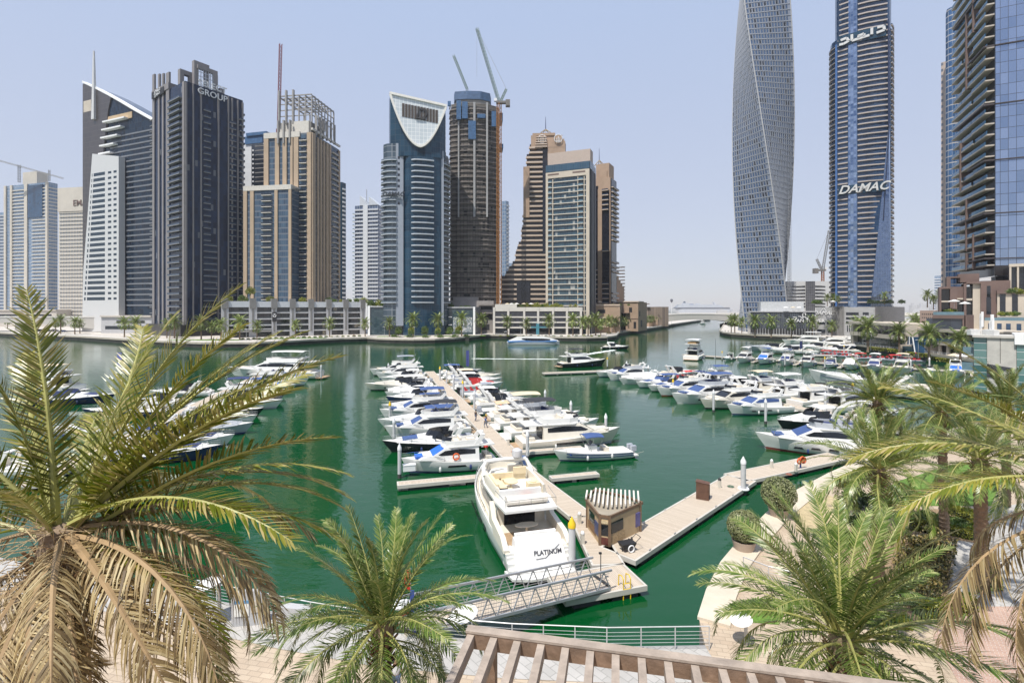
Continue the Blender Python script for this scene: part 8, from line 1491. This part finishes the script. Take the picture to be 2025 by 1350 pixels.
# clipped ball shrubs in round planters
def topiary(px, py, Yd, r_, label):
    c = px3(px, py, Yd); t = thing('topiary_ball', label, 'topiary', (c.x, c.y, 1.8), 0, 'ball shrubs in planters'); H = c.z - 1.8; r = random.Random(int(px)); m = MB(); core = MB(); core.lathe([(.02, H - r_ * .9), (r_ * .6, H - r_ * .75), (r_ * .93, H), (r_ * .6, H + r_ * .75), (.02, H + r_ * .93)], n=18)
    for i in range(5200):
        a, z = r.uniform(0, 6.283), r.uniform(-1, 1); w = math.sqrt(1 - z * z); k = 1 + r.gauss(0, .02) + .02 * math.sin(a * 7 + z * 5); p = Vector((math.cos(a) * w * r_ * k, math.sin(a) * w * r_ * k, H + z * r_ * k)); e = (Vector((math.cos(a) * w, math.sin(a) * w, z)) + Vector((r.gauss(0, .6), r.gauss(0, .6), r.gauss(0, .6)))).normalized(); t1 = e.orthogonal().normalized() * .05 * r.uniform(.7, 1.3); t2 = e.cross(t1) * .7; m.poly([p - t1, p - t2, p + t1, p + t2])
    n0 = len(m.f); m.add(core); m.m[n0:] = [1] * (len(m.f) - n0); m.build('crown', [leafmat('leaf_topiary', [(.17, .2, .065), (.28, .3, .13), (.42, .42, .25)], .25), M('hedge_core', (.03, .04, .012), .9)], t)
    m = MB(); m.tube((0, 0, .5), (0, 0, H - r_ * .7), .07, 6); m.build('stem', trunkm, t); m = MB(); m.lathe([(.5, -.3), (.78, .75), (.72, .75), (.6, .62), (.02, .6)], n=20); m.build('planter', M('stone_planter', (.42, .33, .26), .8, var=.1), t)
topiary(1540, 975, 39.5, 1.25, 'round clipped ball shrub in a stone planter beside the walkway end'); topiary(1471, 1040, 34, 1.03, 'smaller round clipped ball shrub nearer the water at right')
# ================================================================ things on the near promenade, the pergola, people
def railing(pts, label, z=1.83, h=1.1, lean=.18):
    c = pts[0]; t = thing('railing', label, 'railing', (c[0], c[1], z)); Q = [Vector((p[0] - c[0], p[1] - c[1], 0)) for p in pts]; full = []
    for a, b_ in zip(Q[:-1], Q[1:]):
        n = max(1, int((b_ - a).length / 1.4)); full += [a.lerp(b_, i / n) for i in range(n)]
    full.append(Q[-1]); m = MB()
    m.path([p + Vector((0, 0, h)) for p in full], .027, 6); m.build('top_rail', M('rail_grey', (.5, .5, .5), .45, metal=.3), t); m = MB()
    for k in range(5): m.path([p + Vector((0, 0, .18 + k * .17)) for p in full], .011, 4)
    m.build('lower_rails', MC['rail_grey'], t); rep = Rep()
    for p in full: m = MB(); m.bar(p, p + Vector((0, 0, h)), .05, .02, (0, 1, 0)); rep.add(m, 1)
    rep.finish('post', MC['rail_grey'], t)
railing([(-17.6, 28.2), (-13.5, 27.0), (-10.4, 26.1), (-7.2, 25.3)], 'white steel railing on the promenade edge left of the gangway'); railing([(-3.9, 24.8), (0, 24.3), (4.5, 24.0), (9.4, 24.1)], 'long white steel railing along the promenade edge right of the gangway')
railing([gp(1470, 1130, 1.8)[:2], gp(1520, 1150, 1.8)[:2], gp(1560, 1160, 1.8)[:2], gp(1600, 1150, 1.8)[:2]], 'low rail behind the large green palm beside the lawn', h=.9)
def discpost(px, py, Yd, label):
    c = px3(px, py, Yd); t = thing('disc_lamp', label, 'lamp post', (c.x, c.y, 1.8), 0, 'lamp posts with white discs'); H = c.z - 1.8; m = MB(); m.tube((0, 0, 0), (0, 0, H - .12), .1, 10, .07); m.build('pole', steel, t); m = MB(); m.lathe([(.08, -.12), (.62, -.02), (.72, .02), (.7, .05), (.02, .06)], (0, 0, H), 24); o = m.build('disc_reflector', M('disc_white', (.72, .71, .69), .5, var=.1, scale=2), t); o.rotation_euler = (R(4), R(-12), 0); o.scale = (.72, .72, 1) if px > 1400 else (1, 1, 1)
discpost(434, 1148, 26.2, 'lamp post topped with a tilted white disc beside the information board'); discpost(925, 1212, 25.5, 'lamp post topped with a white disc hidden behind palm fronds near the gangway'); discpost(1475, 1222, 24.5, 'lamp post with white disc behind the large green palm')
c = gp(490, 1235, 1.8); t = thing('information_board', 'grey rounded top information board with map and notice panel on the promenade', 'notice board', (c.x, c.y, 1.8), R(8)); m = MB(); m.rings([[(x, y, z) for x, z in ((-.75, 0), (.75, 0), (.75, 1.55), (.5, 1.75), (0, 1.82), (-.5, 1.75), (-.75, 1.55))] for y in (-.12, .12)]); m.build('panel', M('board_grey', (.42, .42, .42), .6), t); m = MB(); m.box(-.6, .1, -.16, -.13, .55, 1.35); m.build('timetable', M('paper_white', (.68, .68, .64), .6, var=.12, scale=9), t); m = MB(); m.box(-.6, .1, -.17, -.155, 1.2, 1.36); m.build('heading_strip', M('paper_blue', (.1, .25, .42), .6), t); m = MB(); m.box(.2, .62, -.16, -.13, .7, 1.3); m.build('notice', M('paper_tan', (.5, .45, .36), .6, var=.2, scale=8), t)
c = gp(585, 1235, 1.8); t = thing('stone_bench', 'grey stone block seat beside the promenade railing behind the middle palm', 'bench', (c.x, c.y, 1.8), R(-8)); m = MB(); m.box(-.9, .9, -.3, .3, 0, .12); m.box(-.8, .8, -.2, .25, .12, .95); m.build('block', M('board_grey', (.42, .42, .42)), t)
c = gp(815, 1255, 1.8); t = thing('sign_post', 'blue post holding small red and blue notice panels at the gangway foot', 'sign post', (c.x, c.y, 1.8), 0); m = MB(); m.box(-.1, .1, -.06, .06, 0, 2.2); m.box(-.25, .25, -.2, .2, 0, .08); m.build('post', M('post_blue', (.02, .05, .22), .5), t); m = MB(); m.box(-.6, -.12, -.05, .05, .75, 1.25); m.build('red_notice', M('notice_red', (.5, .08, .06), .6), t); m = MB(); m.box(-.85, -.12, -.5, .3, 1.55, 1.62); m.build('desk_top', wsteel, t)
c = gp(795, 1240, 1.8); t = thing('red_sign', 'narrow red flag sign beside the gangway entrance', 'sign', (c.x + .2, c.y + 1.2, 1.8), .2); m = MB(); m.tube((0, 0, 0), (0, 0, 2.4), .03, 5); m.build('pole', steel, t); m = MB(); m.rings([[(x, -.02, z) for x, z in ((-.03, 1.2), (-.35, 1.5), (-.3, 2.3), (-.03, 2.4))], [(x, .02, z) for x, z in ((-.03, 1.2), (-.35, 1.5), (-.3, 2.3), (-.03, 2.4))]]); m.build('flag', red, t)
# pergola below the eye
wood = M('weathered_wood', (.19, .125, .085), .75, var=.3, scale=2.2, bump=.4, bscale=9); woodt = M('weathered_wood_lit', (.33, .27, .22), .8, var=.25, scale=2.2, bump=.4, bscale=9)  # paler copy of the wood carries the lit tops in its colour
def pergola(pa, pb, z, n, label, lift=0):
    a = gp(*pa, z); b_ = gp(*pb, z); d = (b_ - a); L = d.length; rz = math.atan2(d.y, d.x); t = thing('pergola', label, 'pergola', a, rz); m = MB(); m.box(-.08, L, -.09, .09, -.3, 0); m.build('front_beam', wood, t)
    m = MB(); m.box(-.09, L, -.1, .1, .004, .05); m.build('beam_lit_top', woodt, t); m = MB(); m.box(-.08, L, -7.1, -6.9, -.3, 0); m.build('back_beam', wood, t)  # thin pale strip added so the beam top is coloured as lit
    rep = Rep(); rr = random.Random(3)
    for i in range(n): x = .02 + (L - .2) * i / (n - 1); m = MB(); m.box(x - .07, x + .07, -6.9, -.1, -.26 + rr.uniform(-.01, .01), -.012); rep.add(m, 1)
    rep.finish('rafter', woodt, t); rep = Rep()
    for x in (.4, L * .5, L - .4): m = MB(); m.box(x - .11, x + .11, -.11, .11, 1.8 - z, -.31); rep.add(m, 1); m = MB(); m.box(x - .11, x + .11, -7.1, -6.9, 1.8 - z, -.31); rep.add(m, 1)
    rep.finish('post', wood, t)
pergola((932, 1246), (2060, 1398), 11.6, 21, 'weathered brown timber pergola below the viewpoint with open rafters')
pergola((-260, 1328), (128, 1352), 11.6, 9, 'end of a second brown timber pergola at the lower left corner')
m = MB(); m.box(-1, 1, -.6, .6, 0, .02); o = m.build('drain_cover', concD); o.location = gp(1121, 1305, 1.8) + Vector((0, 0, .004)); o.scale = (.25, .3, 1); tag(o, 'small dark drain cover set in the tan paving below the pergola', 'drain cover')
# ---- people: one continuous skinned body each, hair and clothes as children
skin = M('skin', (.32, .19, .12), .6, var=.06); hair = M('hair_black', (.015, .013, .012), .7)
def person(P, rz, label, shirt, trousers, carry=None, pose=0.0, grp='people on the docks and promenade'):
    t = thing('person', label, 'person', P, rz, grp)
    def skinned(name, V, E, Rd, mat):
        me = bpy.data.meshes.new(name); me.from_pydata(V, E, []); o = bpy.data.objects.new(name, me); COL.objects.link(o); o.modifiers.new('s', 'SKIN'); sm = o.modifiers.new('d', 'SUBSURF'); sm.levels = 1; sm.render_levels = 1
        for i, r in enumerate(Rd): me.skin_vertices[0].data[i].radius = r if hasattr(r, '__len__') else (r, r)
        me.skin_vertices[0].data[0].use_root = True; dg = bpy.context.evaluated_depsgraph_get(); m2 = bpy.data.meshes.new_from_object(o.evaluated_get(dg)); bpy.data.objects.remove(o); m2.materials.clear(); m2.materials.append(mat)
        for p in m2.polygons: p.use_smooth = True
        n = bpy.data.objects.new(name, m2); COL.objects.link(n); n.parent = t; return n
    s = .22 + pose * .1
    V = [(0, 0, .95), (0, 0, 1.12), (0, 0, 1.36), (0, 0, 1.47), (.01, 0, 1.56), (.02, 0, 1.66), (.01, 0, 1.73), (0, .1, .9), (s * .7, .1, .5), (s * .35, .1, .09), (s * .35 + .15, .1, .04), (0, -.1, .9), (-s * .2, -.1, .49), (-s * 1.2, -.1, .1), (-s * 1.2 + .14, -.1, .04), (0, .18, 1.42), (-.06, .24, 1.14), (.1, .25, .93), (.16, .25, .85), (0, -.18, 1.42), (.06, -.24, 1.14), (.24, -.25, .97), (.3, -.25, .9)]
    E = [(0, 1), (1, 2), (2, 3), (3, 4), (4, 5), (5, 6), (0, 7), (7, 8), (8, 9), (9, 10), (0, 11), (11, 12), (12, 13), (13, 14), (2, 15), (15, 16), (16, 17), (17, 18), (2, 19), (19, 20), (20, 21), (21, 22)]
    Rd = [(.1, .14), (.1, .14), (.1, .16), .05, .06, (.095, .075), (.07, .06), .085, .06, .042, .035, .085, .06, .042, .035, .055, .042, .032, .03, .055, .042, .032, .03]
    skinned('body', V, E, Rd, skin)
    up = 1.045; sh = [0, 1, 2, 15, 16, 19, 20]; idx = {k: i for i, k in enumerate(sh)}
    skinned('shirt', [V[k] for k in sh], [(idx[a], idx[b]) for a, b in E if a in idx and b in idx], [tuple(v * 1.13 + .006 for v in (Rd[k] if hasattr(Rd[k], '__len__') else (Rd[k],) * 2)) for k in sh], shirt)
    tr = [0, 7, 8, 9, 11, 12, 13]; idx = {k: i for i, k in enumerate(tr)}
    skinned('trousers', [V[k] for k in tr], [(idx[a], idx[b]) for a, b in E if a in idx and b in idx], [tuple(v * 1.15 + .008 for v in (Rd[k] if hasattr(Rd[k], '__len__') else (Rd[k],) * 2)) for k in tr], trousers)
    m = MB(); m.smooth = True; m.lathe([(.02, 1.79), (.07, 1.775), (.1, 1.73), (.105, 1.68), (.085, 1.62)], (-.015, 0, 0), 12); m.build('hair', hair, t)
    m = MB(); m.lathe([(.012, .0), (.018, .02), (.004, .045)], (.115, 0, 1.655), 6); m.build('nose', skin, t)
    if carry == 'backpack': m = MB(); m.box(-.3, -.13, -.15, .15, 1.05, 1.45); m.build('backpack', black, t)
    return t
wsh = M('shirt_white', (.7, .7, .7), .8); bsh = M('shirt_blue', (.04, .12, .42), .8); ysh = M('shirt_yellow', (.6, .42, .05), .8); ksh = M('shirt_black', (.02, .02, .022), .8); rsh = M('shirt_red', (.5, .05, .04), .8); jn = M('jeans', (.06, .08, .14), .8)
person(gp(783, 1380, 1.8), R(-70), 'person in white shirt with black backpack walking on the paving behind the middle palm', wsh, jn, 'backpack', .5)
P = Pm(43.5, .2); person((P.x, P.y, .62), R(150), 'person in blue shirt walking along the main walkway between the boats', bsh, jn, None, .3)
P = Pm(48.2, -.3); person((P.x, P.y, .62), R(40), 'person in black clothes standing on the main walkway near the tan hardtop boat', ksh, jn)
P = Pm(46.2, .9); person((P.x, P.y, .62), R(200), 'person in yellow shirt standing at the edge of the main walkway', ysh, jn)
for i, (px, Y, c_) in enumerate(((1168, 306, ksh), (1200, 318, wsh), (1231, 352, rsh), (1246, 380, ksh), (905, 294, wsh), (912, 296, ksh), (1434, 352, ksh), (1440, 350, wsh), (642, 285, wsh), (700, 292, rsh), (1072, 299, ksh), (1811, 172, rsh))):
    person(at(px, Y, 2), rp_.uniform(0, 6), '%s tiny figure from the left walking on the far promenades, %s top' % (nth(sorted(q[0] for q in ((1168,), (1200,), (1231,), (1246,), (905,), (912,), (1434,), (1440,), (642,), (700,), (1072,), (1811,))).index(px)), {ksh: 'black', wsh: 'white', rsh: 'red'}[c_]), c_, jn, None, .3, 'walkers on the far promenades')
# parasols, lamps and small clutter on far promenades
for i, (px, Y, z) in enumerate(((1003, 330, 19.4), (1012, 331, 19.4), (1022, 330, 19.4), (1036, 331, 19.4), (1050, 330, 19.4), (1554, 318, 17), (1568, 318, 17), (1580, 318, 17), (1647, 302, 20.5), (1746, 301, 21), (1887, 176, 18.6), (1908, 174, 17.8), (1887, 152, 2), (1902, 150, 2), (1002, 312, 2), (1186, 350, 21))):
    t = thing('parasol', '%s pale parasol from the left, %s' % (nth(i), 'on the cream podium terrace' if i < 5 else 'on the pale upper terrace of the glass fronted podium' if i < 8 else 'on the grey stone podium roof' if i < 10 else 'on the brown box podium terrace' if i < 12 else 'before the shopping arcade' if i < 14 else 'near the brown and cream podiums'), 'parasol', at(px, Y, z), 0, 'pale parasols on the terraces'); m = MB(); m.tube((0, 0, 0), (0, 0, 2.5), .05, 5); m.build('pole', steel, t); m = MB(); m.lathe([(1.7, 2.2), (1.0, 2.55), (.05, 2.9)], n=8); m.build('canopy', canv['white'] if i % 3 else canv['beige'], t)
lp = None
for i, (px, Y) in enumerate(((487, 262), (594, 282), (712, 292), (760, 290), (820, 290), (908, 296), (1170, 305), (1210, 330), (1030, 305), (1470, 325), (1540, 300), (1610, 276), (1722, 196), (1816, 166))):
    lab = '%s slim street lamp from the left along the far promenades' % nth(sorted((487, 594, 712, 760, 820, 908, 1170, 1210, 1030, 1470, 1540, 1610, 1722, 1816).index(px) for _ in (0,))[0] if False else sorted((487, 594, 712, 760, 820, 908, 1170, 1210, 1030, 1470, 1540, 1610, 1722, 1816)).index(px))
    if lp is None:
        lp = thing('street_lamp', lab, 'street lamp', at(px, Y, 2), 0, 'street lamps along the far promenades'); m = MB(); m.tube((0, 0, 0), (0, 0, 6), .1, 6, .07); m.build('pole', steel, lp); m = MB(); m.box(-.9, .3, -.12, .12, 6, 6.12); m.build('lamp_head', wsteel, lp)
    else: dup(lp, at(px, Y, 2), 0, lab)
# railings on the far quays
def quayrail(edge, label, z=2.3):
    c = Vector((edge[0][0], edge[0][1], z)); t = thing('quay_railing', label, 'railing', c); m = MB(); pts = [Vector((p[0], p[1] + .4, z + 1)) - c for p in edge]; m.path(pts, .05, 4); m.path([p - Vector((0, 0, .4)) for p in pts], .04, 4); m.build('rails', wsteel, t); m = MB()
    for a, b_ in zip(pts[:-1], pts[1:]):
        n = max(1, int((b_ - a).length / 2.2))
        for i in range(n): p = a.lerp(b_, i / n); m.tube(p - Vector((0, 0, 1)), p, .05, 4)
    m.build('posts', wsteel, t)['kind'] = 'stuff'
quayrail(farE[1:12], 'thin white railing along the far quay left of the round landing'); quayrail(farE[18:24], 'thin white railing along the far quay before the cream podium'); quayrail(farE[24:32], 'thin white railing along the channel walk quay'); quayrail(rE[2:12], 'thin white railing along the right quay')
for i, (px, Y, c_) in enumerate(((38, 372, 'black'), (52, 374, 'white'), (66, 376, 'navy'), (80, 377, 'black'), (95, 378, 'grey'), (108, 379, 'white'), (126, 360, 'navy'))):
    t = thing('parked_car', '%s parked car from the left under the road bridge, %s' % (nth(i), c_), 'car', at(px, Y, 2), .1, 'cars parked by the road bridge'); pm = {'black': gelb, 'white': gel, 'navy': geln, 'grey': gelg}[c_]; m = MB(); prof(m, [(-2.2, .35), (2.2, .35), (2.2, .8), (1.2, .95), (-2.1, 1.0), (-2.2, .8)], .9, .84); m.build('body', pm, t); m = MB(); prof(m, [(-1.8, .96), (1.1, .93), (.5, 1.45), (-1.3, 1.48)], .8, .62); m.build('cabin_glass', tint, t)
    for x in (-1.4, 1.4):
        for y in (-.85, .85): m = MB(); m.tube((x, y - .1, .33), (x, y + .1, .33), .33, 10); m.build('wheel', black, t)
# round landing steps and planters
for i, px in enumerate((779, 810, 841, 871, 899, 922)):
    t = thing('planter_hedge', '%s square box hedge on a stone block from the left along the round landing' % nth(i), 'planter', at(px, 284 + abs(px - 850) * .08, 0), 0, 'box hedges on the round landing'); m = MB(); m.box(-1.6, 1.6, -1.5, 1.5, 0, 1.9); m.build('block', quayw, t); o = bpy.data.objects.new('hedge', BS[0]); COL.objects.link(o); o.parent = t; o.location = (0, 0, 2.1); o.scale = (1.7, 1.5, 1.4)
for i, (p0, p1, Y) in enumerate(((745, 790, 296), (798, 850, 298), (858, 905, 300), (925, 960, 305), (330, 470, 262), (500, 640, 272))):
    m = MB(); a, b_ = at(p0, Y), at(p1, Y + (8 if p1 > 480 and p0 < 600 and p0 > 480 else 0)); m.prism([(a.x, a.y), (b_.x, b_.y), (b_.x, b_.y + 5), (a.x, a.y + 5)], 2.0, 2.25); tag(m.build('lawn_strip', grassm), kind='structure')
m = MB(); m.box(0, 11.5, 0, 1.5, 0, 4.6); o = m.build('advert_wall', M('wall_beige', (.36, .3, .24), .8)); o.location = at(1781, 186, .4); o.rotation_euler = (0, 0, R(-26)); tag(o, 'beige quay wall block carrying a blue glass panel by the red seated speedboats', 'wall'); m = MB(); m.box(.5, 7, -.06, 0, .8, 4.2); w = m.build('blue_panel', MC['podium_blue_glass'], o)
# ---- summer haze over the marina (sky wholly outside)
m = MB(); m.box(-2600, 2600, -40, 2900, -5, 300); hz = m.build('haze', bpy.data.materials.new('haze_air')); tag(hz, 'thin pale summer haze filling the air over the whole marina', 'haze', kind='stuff')
hm_ = hz.data.materials[0]; hm_.use_nodes = True; hn = hm_.node_tree.nodes; hn.remove(hn['Principled BSDF']); pv = hn.new('ShaderNodeVolumePrincipled'); pv.inputs['Color'].default_value = (.93, .95, 1, 1); pv.inputs['Density'].default_value = .0001; pv.inputs['Anisotropy'].default_value = .2; hm_.node_tree.links.new(pv.outputs[0], hn['Material Output'].inputs['Volume'])
